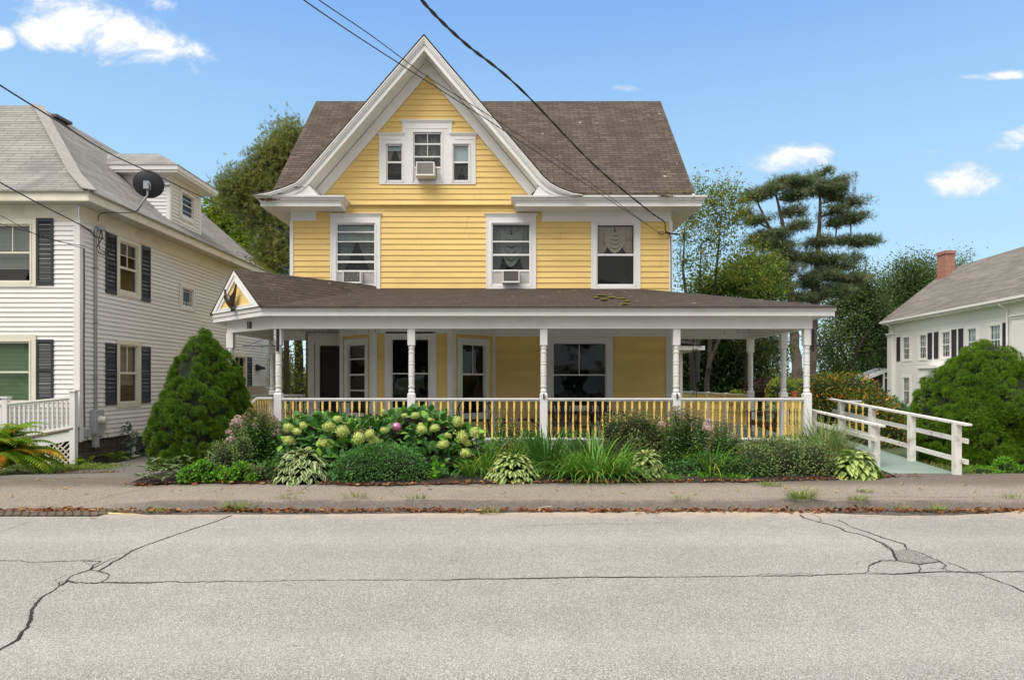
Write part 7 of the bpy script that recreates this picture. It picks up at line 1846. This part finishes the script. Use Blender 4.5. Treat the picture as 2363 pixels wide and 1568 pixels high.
tree('pine_tree', 'tall spreading pine, the left stem of the pair behind the porch roof', 'pine',
     [[tr(1850, 960, YP, .32), tr(1838, 850, YP, .30), tr(1826, 700, YP, .25), tr(1812, 600, YP, .18), tr(1806, 520, YP, .11), tr(1790, 450, YP, .05)], [tr(1828, 700, YP, .16), tr(1790, 560, YP, .10), tr(1745, 460, YP, .04)]],
     [PN(540, 175, YP, 55, 28, 16), PN(640, 130, YP, 60, 35, 22), PN(730, 90, YP, 55, 40, 24), PN(860, 80, YP, 60, 48, 30), PN(820, 170, YP, 60, 35, 20), PN(560, 330, YP, 70, 26, 18), PN(500, 270, YP, 30, 20, 8), PN(800, 270, YP, 60, 35, 18), PN(640, 420, YP, 120, 36, 34), PN(560, 470, YP, 50, 35, 14), PN(830, 370, YP, 60, 30, 18), PN(700, 500, YP, 110, 35, 30), PN(820, 560, YP, 90, 34, 28), PN(650, 610, YP, 90, 45, 28), PN(640, 720, YP, 100, 60, 36), PN(780, 660, YP, 90, 40, 22), PN(540, 640, YP, 60, 35, 14), PN(760, 780, YP, 90, 45, 24)],
     12, .26, .36, M_PIN, BARKP, tm=T_PTUFT, group=gp, up=.9, flat=.42, br=.085, seed=1)
tree('pine_tree', 'tall spreading pine, the right stem of the pair with a long bare limb', 'pine',
     [[tr(1872, 960, YP+1, .26), tr(1872, 860, YP+1, .24), tr(1880, 700, YP+1, .19), tr(1888, 560, YP+1, .13), tr(1892, 470, YP+1, .07), tr(1890, 430, YP+1, .03)], [tr(1888, 545, YP+1, .06), tr(1935, 552, YP+1, .045), tr(1990, 556, YP+1, .02)], [tr(1884, 640, YP+1, .05), tr(1930, 648, YP+1, .03), tr(1960, 655, YP+1, .015)]],
     [PN(1000, 30, YP+1, 32, 26, 12), PN(990, 110, YP+1, 50, 50, 24), PN(1080, 110, YP+1, 80, 60, 38), PN(1130, 60, YP+1, 35, 30, 10), PN(1130, 180, YP+1, 60, 20, 12), PN(1190, 220, YP+1, 70, 22, 16), PN(1080, 270, YP+1, 70, 25, 14), PN(1180, 310, YP+1, 105, 24, 26), PN(1120, 340, YP+1, 60, 20, 12), PN(1200, 455, YP+1, 60, 22, 14), PN(1290, 470, YP+1, 100, 24, 28), PN(990, 480, YP+1, 80, 26, 20), PN(930, 580, YP+1, 110, 40, 34), PN(1050, 600, YP+1, 80, 34, 22), PN(1235, 590, YP+1, 45, 11, 7), PN(1170, 565, YP+1, 20, 8, 3), PN(1120, 648, YP+1, 60, 20, 14), PN(1000, 690, YP+1, 120, 36, 34), PN(1170, 715, YP+1, 120, 30, 30), PN(1060, 800, YP+1, 120, 50, 42), PN(920, 740, YP+1, 70, 50, 22), PN(880, 850, YP+1, 120, 40, 26)],
     12, .26, .36, M_PIN, BARKP, tm=T_PTUFT, group=gp, up=.9, flat=.42, br=.085, seed=2)
YA = 25.
st = [[tr(1600, 905, YA, .10), tr(1590, 760, YA, .07), tr(1575, 620, YA, .04), tr(1580, 520, YA, .015)], [tr(1630, 905, YA+.6, .10), tr(1642, 740, YA+.6, .07), tr(1655, 600, YA+.6, .04), tr(1665, 480, YA+.6, .012)], [tr(1632, 850, YA+.4, .07), tr(1690, 700, YA+.4, .04), tr(1740, 640, YA+.4, .015)], [tr(1610, 880, YA+.2, .07), tr(1612, 700, YA+.2, .05), tr(1618, 560, YA+.2, .02)]]
tree('young_tree', 'airy multi-stemmed young tree with sparse yellowing leaves just right of the yellow house', 'tree', st,
     [PB(170, 90, YA, 50, 50, 12), PB(330, 60, YA, 14, 12, 3), PB(330, 140, YA, 60, 40, 16), PB(260, 200, YA, 90, 60, 30), PB(420, 200, YA, 60, 60, 22), PB(120, 300, YA, 90, 60, 26), PB(300, 320, YA, 100, 60, 30), PB(430, 330, YA, 50, 60, 14), PB(80, 430, YA, 80, 80, 22), PB(250, 450, YA, 90, 80, 22), PB(100, 600, YA, 80, 90, 18), PB(260, 600, YA, 90, 80, 18), PB(380, 480, YA, 60, 60, 12), PB(520, 540, YA, 90, 40, 16), PB(600, 590, YA, 90, 30, 12), PB(440, 640, YA, 90, 60, 20), PB(560, 730, YA, 90, 60, 20)],
     30, .10, .34, M_DEC, BARK, br=.022, seed=3)
tree('leafy_tree', 'dense yellow green small tree behind the airy one, left of the pines', 'tree', [[tr(1720, 930, 29, .12), tr(1722, 820, 29, .1), tr(1730, 700, 29, .05)]],
     [PB(350, 760, 28, 130, 70, 60), PB(520, 740, 28, 110, 90, 60), PB(640, 700, 28.5, 60, 60, 24), PB(200, 790, 28, 120, 50, 40), PB(640, 830, 28, 90, 50, 36), PB(450, 660, 28.5, 90, 40, 24)],
     44, .15, .45, M_MAP if False else G('olive leaf', (.06, .11, .02), (.14, .20, .035), (.26, .25, .05), ns=.8), BARK, br=.03, seed=4)
# dark trees under and behind
gd = 'dark trees beyond the porch'
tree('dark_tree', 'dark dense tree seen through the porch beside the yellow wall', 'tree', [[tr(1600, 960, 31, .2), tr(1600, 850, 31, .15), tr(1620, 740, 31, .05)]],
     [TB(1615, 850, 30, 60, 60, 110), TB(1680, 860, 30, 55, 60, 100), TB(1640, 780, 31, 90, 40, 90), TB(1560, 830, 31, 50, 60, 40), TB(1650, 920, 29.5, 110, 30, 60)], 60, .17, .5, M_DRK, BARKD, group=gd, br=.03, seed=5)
tree('weeping_tree', 'weeping yellow green tree between the two rear porch posts', 'tree', [[tr(1750, 960, 30, .14), tr(1752, 850, 30, .1), tr(1750, 790, 30, .05)]],
     [TB(1752, 830, 29.5, 38, 50, 70), TB(1745, 790, 29.5, 60, 30, 50), TB(1790, 800, 30, 30, 35, 30)], 50, .16, .4, G('weeping leaf', (.07, .11, .03), (.15, .19, .06), (.28, .22, .08), ns=1.5), BARK, tm=T_LONG, group=gd, hang=1.1, br=.02, seed=6)
tree('maple_tree', 'dark broken crowned tree with open gaps right of the pines', 'tree', [[tr(1958, 930, 44, .22), tr(1962, 850, 44, .2), tr(1985, 790, 44, .14), tr(2030, 730, 44, .07)], [tr(1960, 860, 44, .12), tr(1940, 800, 44, .07), tr(1930, 740, 44, .04)]],
     [TB(1990, 660, 45, 36, 34, 32), TB(1975, 700, 45, 40, 34, 34), TB(2015, 740, 45, 36, 40, 40), TB(1955, 760, 45, 36, 40, 30), TB(1905, 800, 44, 34, 46, 28), TB(1985, 800, 45, 40, 34, 22), TB(2040, 800, 45, 34, 34, 26), TB(1925, 850, 44, 28, 24, 16), TB(1930, 700, 45, 34, 26, 18)],
     130, .16, .8, M_OAK, BARKD, group=gd, br=.08, seed=7)
tree('oak_tree', 'big rounded green oak rising behind the far gable of the right house', 'tree', [[tr(2055, 930, 54, .4), tr(2060, 820, 54, .35), tr(2085, 740, 54, .2), tr(2110, 690, 54, .1)]],
     [TB(2095, 650, 55, 60, 36, 60), TB(2130, 640, 56, 36, 26, 30), TB(2060, 690, 55, 44, 34, 50), TB(2110, 700, 55, 55, 50, 70), TB(2045, 740, 55, 40, 40, 46), TB(2080, 780, 54, 50, 50, 50), TB(2030, 800, 54, 34, 40, 30), TB(2185, 640, 60, 24, 16, 12), TB(2215, 605, 62, 12, 12, 6)],
     140, .18, 1.0, M_OAK, BARKD, group=gd, br=.1, seed=8)
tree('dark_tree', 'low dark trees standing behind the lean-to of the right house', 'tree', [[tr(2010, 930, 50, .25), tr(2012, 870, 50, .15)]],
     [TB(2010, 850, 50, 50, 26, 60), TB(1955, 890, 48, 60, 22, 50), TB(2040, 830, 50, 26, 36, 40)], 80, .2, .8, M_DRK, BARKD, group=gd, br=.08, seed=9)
# hemlock and others on the left
YH = 27.
def hemlock(label, x, Y, ytop, ybot, halfw, nb, seed, mt):
    r_ = np.random.default_rng(seed); b = P(x, 915, Y); tz = PZ(ytop, Y); t = thing('hemlock_tree', label, 'conifer', (b.x, Y, -.1), 'trees left of the yellow house'); mb = MB()
    mb.tube([(b.x, Y, -.2), (b.x+.05, Y, 4), (b.x, Y, tz)], .26, 10, .03); part(mb, 'trunk', BARKD, t); mb = MB(); pp = []; dd = []
    zl = PZ(ybot, Y)
    for i in range(nb):
        z = zl + (tz-zl)*(i/nb)**.95; L = halfw*Y/F*(1-(z-zl)/(tz-zl))**.5*r_.uniform(.55, 1.1)+.25; a = r_.uniform(0, 2*math.pi); e0 = r_.uniform(.05, .5); K = 10; q = Vector((b.x, Y, z)); pts_ = [q.copy()]
        for j in range(K): ang = e0-.9*(j/K)**1.5; q = q + Vector((math.cos(a)*math.cos(ang), math.sin(a)*math.cos(ang), math.sin(ang)))*L/K; pts_.append(q.copy())
        mb.tube(pts_, .03, 4, .006)
        n_ = int(24*L+8)
        for _ in range(n_):
            s = r_.uniform(.15, 1)**.8*K; j = min(K-1, int(s)); base_ = pts_[j].lerp(pts_[j+1], s-j); sd = r_.choice([-1, 1]); side_ = Vector((-math.sin(a), math.cos(a), 0))*sd
            w_ = L*.28*(1.1-s/K)*r_.uniform(.0, 1); pp.append(tuple(base_+side_*w_+Vector((0, 0, -.08*w_-r_.uniform(0, .12))))); dd.append((math.cos(a)*.8+side_.x*.7, math.sin(a)*.8+side_.y*.7, r_.uniform(-.5, .15)))
    pp, dd = A_(pp), A_(dd); bt = Batch(); bt.put(T_SPRAY, pp, basis(nrmz(dd), nrmz(A_([0, 0, 1.0])+r_.normal(0, .35, dd.shape))), r_.uniform(.18, .38, len(pp))); part(mb, 'branches', BARKD, t); bt.build('crown', mt, t); return t
zh = lambda x, y, r, n_: TB(466+.2432*x, 290+.2432*(y+25), YH, r*.19, r*.15, max(5, int(n_*.9)), ry=1.1)
tree('hemlock_tree', 'tall feathery olive green conifer rising behind the left side of the yellow house', 'conifer',
     [[tr(690, 930, YH, .2), tr(688, 700, YH, .17), tr(692, 450, YH, .10), tr(720, 340, YH, .03)]],
     [zh(*q) for q in ((900, 110, 90, 26), (820, 60, 50, 8), (720, 130, 60, 12), (780, 230, 110, 34), (1000, 250, 130, 30), (660, 300, 90, 22), (580, 380, 80, 18), (820, 400, 140, 40), (480, 460, 80, 16), (640, 520, 130, 34), (370, 470, 60, 10), (300, 560, 80, 14), (260, 640, 60, 10), (420, 620, 110, 24), (560, 700, 140, 30), (760, 650, 140, 30), (330, 730, 70, 10), (520, 880, 150, 26), (720, 900, 150, 28), (640, 1080, 170, 30), (800, 1120, 110, 18), (560, 1200, 90, 10), (780, 1280, 120, 18), (700, 1400, 120, 18), (640, 1230, 110, 14))],
     44, .18, .40, M_HEM, BARKD, tm=[T_SPRAY, T_TUFT[0], T_SPRAY], group='trees left of the yellow house', up=.55, br=.035, seed=31)
tree('maple_tree', 'yellow green maple over the left house roof', 'tree', [[tr(520, 930, 36, .2), tr(522, 700, 36, .15), tr(525, 560, 36, .06)]],
     [TB(505, 490, 36, 34, 26, 30), TB(530, 530, 36, 44, 34, 44), TB(490, 520, 36, 24, 26, 22), TB(560, 570, 36, 36, 34, 26), TB(555, 480, 37, 30, 24, 14), TB(600, 600, 36, 40, 40, 24)], 52, .2, .6, M_MAP, BARK, group='trees left of the yellow house', br=.05, seed=21)
tree('bare_tree', 'thin grey trunked tree visible through the left end of the porch', 'tree', [[tr(662, 930, 24, .11), tr(660, 800, 24, .10), tr(655, 700, 24, .08)], [tr(640, 930, 25, .07), tr(637, 760, 25, .06)]],
     [TB(660, 830, 26, 30, 30, 12), TB(700, 880, 26, 40, 20, 14), TB(640, 870, 26, 20, 26, 10)], 26, .12, .4, M_DEC, BARK, group='trees left of the yellow house', br=.02, seed=22)
bush('leafy_shrub', 'yellow green bush in the back yard seen through the left end of the porch', 'shrub', [B(665, 900, 30, 30, 22), B(710, 895, 31, 25, 26), B(620, 905, 29, 20, 14)], 1600, .10, mt=M_MAP, k=.6)
fn = thing('picket_fence', 'low dark wooden fence at the end of the back yard on the left', 'fence', tuple(P(660, 905, 33)))
mb = MB(); x = PX(560, 33)
while x < PX(730, 33): mb.box(x-.04, x+.04, 33, 33.03, -.2, 1.05); x += .14
mb.box(PX(560, 33), PX(730, 33), 33.03, 33.07, .7, .8); mb.box(PX(560, 33), PX(730, 33), 33.03, 33.07, .1, .2); part(mb, 'pickets', WOODBR, fn)
# distant woods that close the horizon
def woods(name, x0, x1, Y, ztop, n_, seed, mt, lo=.5):
    r_ = np.random.default_rng(seed); cx_ = r_.uniform(x0, x1, n_); hh = ztop*(.7+.3*np.sin(cx_*.21+seed)+.15*np.sin(cx_*.73)); cz_ = hh*r_.uniform(.0, 1, n_)**.6; C = np.stack([cx_, Y+r_.uniform(-3, 3, n_), cz_-.5], -1); k = 26
    N = n_*k; p_ = np.repeat(C, k, 0)+r_.normal(0, .75, (N, 3)); bt = Batch(); bt.put(T_LEAF, p_, basis(rdir(N), rdir(N)), r_.uniform(.4, .8, N)); o = bt.build(name, mt); o['kind'] = 'stuff'
    return tag(o, 'hazy wood closing the view at the horizon', 'woods')
woods('distant_woods', -75, 100, 92, 5.5, 2600, 3, G('distant leaf', (.07, .11, .05), (.14, .18, .09), ns=.2))

# ---------------------------------------------------------------- grass tufts, fallen leaves, litter
def zroad(X, Y): return zwalk(X, Y)+.006 if Y > 9.0 else .008
def on_ground(x, y):
    z = .05
    for _ in range(6): Y = (HC-z)*F/(y-880); X = (x-1181)*Y/F; z = zroad(X, Y)
    return Vector((X, Y, z))
tf = [(548, 1158, .16, 60, 'weedy grass tuft in the gutter below the phlox'), (365, 1166, .10, 24, 'tiny grass tuft at the left end of the curb'), (1848, 1152, .20, 130, 'largest grass tuft on the curb edge, toward the right'), (1780, 1121, .10, 50, 'small green tuft on the pavement before the grey green shrub'),
      (1760, 1117, .06, 20, 'smallest green tuft on the pavement before the grey green shrub'), (1995, 1135, .06, 50, 'flat green tuft on the pavement below the ramp'), (1978, 1154, .10, 50, 'green tuft on the curb face below the ramp'), (820, 1166, .14, 34, 'dry grass tuft in the gutter below the round shrub'),
      (960, 1170, .11, 30, 'greenish tuft in the gutter under the flower heads'), (1135, 1165, .12, 36, 'green and brown tuft in the gutter below the second hosta'), (2160, 1163, .11, 40, 'tuft among gutter leaves under the big spruce'), (2330, 1166, .10, 22, 'last thin tuft in the gutter at the right edge'), (1570, 1170, .08, 24, 'low tuft in the gutter below the tall phlox'), (2070, 1158, .10, 26, 'yellowing tuft in the gutter right of the ramp foot'), (660, 1168, .10, 24, 'thin tuft in the gutter under the first hosta')]
for x, y, h, n_, lb in tf:
    c = on_ground(x, y); clump_blades('grass_tuft', lb, 'grass tuft', tuple(c), n_*2, h*1.3, .007, (.1, 1.1), (.3, 1.6), .05+h*.35, mt=M_TUF, group='grass tufts along the curb', stretch=(1.6, .5))
o = Batch(); N = 6000; X = rng.uniform(-9.3, -7.9, N); Yv = rng.uniform(13.7, 14.4, N)+np.where(X > -8.6, .0, 0); X = X-rng.uniform(0, 1.2, N); base = np.stack([X, Yv, np.full(N, -.07)], -1)
blades(o, base, rng.uniform(0, 6.28, N), rng.uniform(.04, .11, N), rng.uniform(0, .9, N), rng.uniform(.3, 1.5, N), np.full(N, .009), seg=3)
N = 5000; X = rng.uniform(7.6, 13, N); Yv = rng.uniform(11.45, 13, N); base = np.stack([X, Yv, np.full(N, .14)], -1); blades(o, base, rng.uniform(0, 6.28, N), rng.uniform(.04, .12, N), rng.uniform(0, .9, N), rng.uniform(.3, 1.5, N), np.full(N, .009), seg=3)
g_ = o.build('grass', M_TUF); g_['kind'] = 'stuff'; tag(g_, 'short grass strip by the lattice skirt and beside the ramp', 'grass')
# curled dry leaves
_c = []
for j, y in enumerate(np.linspace(0, 1, 6)):
    w = .26*math.sin(math.pi*min(.98, y*.9+.06))**.8; zc = .12*math.sin(math.pi*y)
    _c += [(-w, y, zc+.22*w+.05), (0, y, zc), (w, y, zc+.30*w+.03)]
T_DRY = (A_(_c), [(j*3+i, j*3+i+1, (j+1)*3+i+1, (j+1)*3+i) for j in range(5) for i in range(2)], [0]*10)
bt = Batch(); N = 1800
xs_ = np.concatenate([rng.uniform(-9, 9.4, 500), rng.normal(0, .24, 1300)+rng.choice([-6.2, -5.9, -4.6, -3.7, -3.4, -2.6, -1.9, -1.3, -.9, -.3, .4, 1.2, 1.9, 2.6, 3.4, 4.1, 4.6, 5.3, 6.0, 6.6], 1300)])
ys2 = 8.93 + rng.normal(0, .055, N)+.03*np.sin(xs_*3); keep = ys2 < 9.06; xs_, ys2 = xs_[keep], ys2[keep]; N = len(xs_)
z_ = A_([zroad(a, b) for a, b in zip(xs_, ys2)])+rng.uniform(0, .02, N); d = nrmz(np.stack([rng.normal(size=N), rng.normal(size=N)*.6, rng.normal(0, .18, N)], -1))
bt.put(T_DRY, np.stack([xs_, ys2, z_], -1), basis(d, nrmz(A_([0, 0, 1.0])+rng.normal(0, .35, (N, 3)))), rng.uniform(.022, .09, N))
N = 700; xa_ = rng.uniform(-6, 6.6, N); ya_ = A_([bed_front(x) for x in xa_])-rng.uniform(-.12, .10, N); za_ = A_([zwalk(a, b) for a, b in zip(xa_, ya_)])+.03; d = nrmz(np.stack([rng.normal(size=N), rng.normal(size=N), rng.normal(0, .15, N)], -1))
bt.put(T_DRY, np.stack([xa_, ya_, za_], -1), basis(d, nrmz(A_([0, 0, 1.0])+rng.normal(0, .3, (N, 3)))), rng.uniform(.03, .08, N))
N = 260; xa_ = rng.uniform(-10.5, -7, N); ya_ = 13.2+rng.normal(0, .12, N); d = nrmz(np.stack([rng.normal(size=N), rng.normal(size=N), rng.normal(0, .15, N)], -1)); bt.put(T_DRY, np.stack([xa_, ya_, np.full(N, -.05)], -1), basis(d, nrmz(A_([0, 0, 1.0])+rng.normal(0, .3, (N, 3)))), rng.uniform(.03, .08, N))
N = 330; xa_ = rng.uniform(-9, 9, N); ya_ = rng.uniform(9.25, 11.3, N); xa_[:60] = rng.normal(-5.2, .5, 60); ya_[:60] = rng.normal(10.6, .15, 60); za_ = A_([zwalk(a, b) for a, b in zip(xa_, ya_)])+.008; ok_ = (ya_ < A_([bed_front(x) if -5.9 < x < 6.25 else 99 for x in xa_])); xa_, ya_, za_ = xa_[ok_], ya_[ok_], za_[ok_]; N = len(xa_)
d = nrmz(np.stack([rng.normal(size=N), rng.normal(size=N), rng.normal(0, .1, N)], -1)); bt.put(T_DRY, np.stack([xa_, ya_, za_], -1), basis(d, nrmz(A_([0, 0, 1.0])+rng.normal(0, .25, (N, 3)))), rng.uniform(.010, .032, N))
ll = bt.build('leaf_litter', M_DRY); ll['kind'] = 'stuff'; tag(ll, 'drift of brown dry leaves along the gutter and bed edge', 'leaf litter')
lw = G('dry leaf', (.20, .06, .025), (.34, .13, .05), (.45, .27, .10), rough=.7, trans=.1, p3=.2)
lm = Batch(); lm.put(T_DRY, A_([(0, 0, 0)]), basis(A_([(0, 1.0, 0)]), A_([(0, 0, 1.0)])), 1.0); lo_ = lm.build('fallen_leaf', lw); used = False; leaves_ = []
for (x, y) in [(80, 1108), (155, 1128), (30, 1145), (205, 1140), (480, 1112), (515, 1127), (530, 1125), (672, 1131), (676, 1139), (690, 1137), (705, 1128), (790, 1136), (880, 1148), (960, 1130), (985, 1128), (1085, 1120), (1110, 1124), (1128, 1123), (1062, 1132), (1160, 1138), (1280, 1130), (1390, 1141), (1432, 1137), (1342, 1126), (1500, 1128), (1545, 1135), (1560, 1120), (1810, 1125), (1870, 1130), (1935, 1135), (1985, 1123), (2005, 1132), (2085, 1117), (2120, 1128), (2060, 1135), (2230, 1118), (2250, 1133), (220, 1196), (2090, 1175), (1975, 1170), (2010, 1088), (1600, 1140), (1700, 1131), (330, 1124), (400, 1133)]:
    q = lo_ if not used else lo_.copy()
    if used: COL.objects.link(q)
    used = True; c = on_ground(x, y); q.location = c + Vector((0, 0, .004)); s = rng.uniform(.05, .085); q.scale = (s, s, s*rng.uniform(.6, 1.2)); q.rotation_euler = (rng.uniform(-.2, .2), rng.uniform(-.2, .2), rng.uniform(0, 6.28))
    tag(q, 'curled brown leaf', 'fallen leaf', 'scattered fallen leaves'); leaves_.append(q)

leaves_.sort(key=lambda q: q.location.x/q.location.y)
def ordn(i): return 'leftmost' if i == 0 else ('rightmost' if i == len(leaves_)-1 else '%d%s from the left' % (i+1, 'th' if 10 <= (i+1) % 100 <= 20 else {1: 'st', 2: 'nd', 3: 'rd'}.get((i+1) % 10, 'th')))
for i, q in enumerate(leaves_): q['label'] = 'curled brown leaf on the %s, %s of the scattered leaves' % ('road' if q.location.y < 8.8 else 'pavement', ordn(i))
# ================================================================ across the street (it shows only as reflections in the window glass)
oh = thing('opposite_house', 'white house with a railed upper balcony across the street behind the viewer', 'house', (6, -16, 0))
mb = MB(); mb.box(-3, 13, -20, -15, 0, 6.5); part(mb, 'wall', WHSID2, oh)
mb = MB(); mb.prism([(-3.5, -14.4, 6.4), (-3.5, -17.5, 9.4), (-3.5, -20.5, 6.4)], (17, 0, 0)); part(mb, 'roof', GREYR2, oh)
for k in range(5): mb = MB(); mb.box(-1.9+3*k, -.8+3*k, -14.99, -14.97, 3.7, 5.3); part(mb, 'window', DARK, oh)
for k in range(5): mb = MB(); mb.box(-1.9+3*k, -.8+3*k, -14.99, -14.97, .8, 2.4); part(mb, 'window', DARK, oh)
mb = MB(); mb.box(-3, 13, -15, -13, 2.8, 3.0); mb.box(-3, 13, -13.1, -13.0, 3.9, 3.98)
x = -3
while x < 13: mb.box(x, x+.06, -13.07, -13.03, 3.0, 3.9); x += .18
part(mb, 'balcony', TRIM, oh)
for i, (x, y, h, r) in enumerate(((-12, -17, 9, 5), (20, -19, 10, 5.5), (-24, -15, 10, 6), (-6.5, -22, 11, 4))):
    t = thing('street_tree', ['broad dark tree left of the house across the street', 'tall dark tree right of the house across the street', 'far left dark tree across the street', 'dark tree behind the house across the street'][i], 'tree', (x, y, 0))
    mb = MB(); mb.tube([(x, y, 0), (x, y, h*.5)], .3, 8); part(mb, 'trunk', BARKD, t)
    bl = [((x, y, h*.62), (r, r*.7, h*.36)), ((x-r*.5, y, h*.5), (r*.6, r*.6, h*.25)), ((x+r*.5, y, h*.45), (r*.6, r*.6, h*.25))]
    p_, n2 = ell_pts(bl, 2600, .8, 1.1); bt = Batch(); bt.put(T_LEAF, p_, basis(nrmz(n2+rng.normal(0, .6, n2.shape)), rdir(len(p_))), rng.uniform(.35, .7, len(p_))); bt.build('crown', M_DRK, t); core(t, bl, .85, 'branches')  # last call adds dark cores painting the crown's inner shade, no real branches
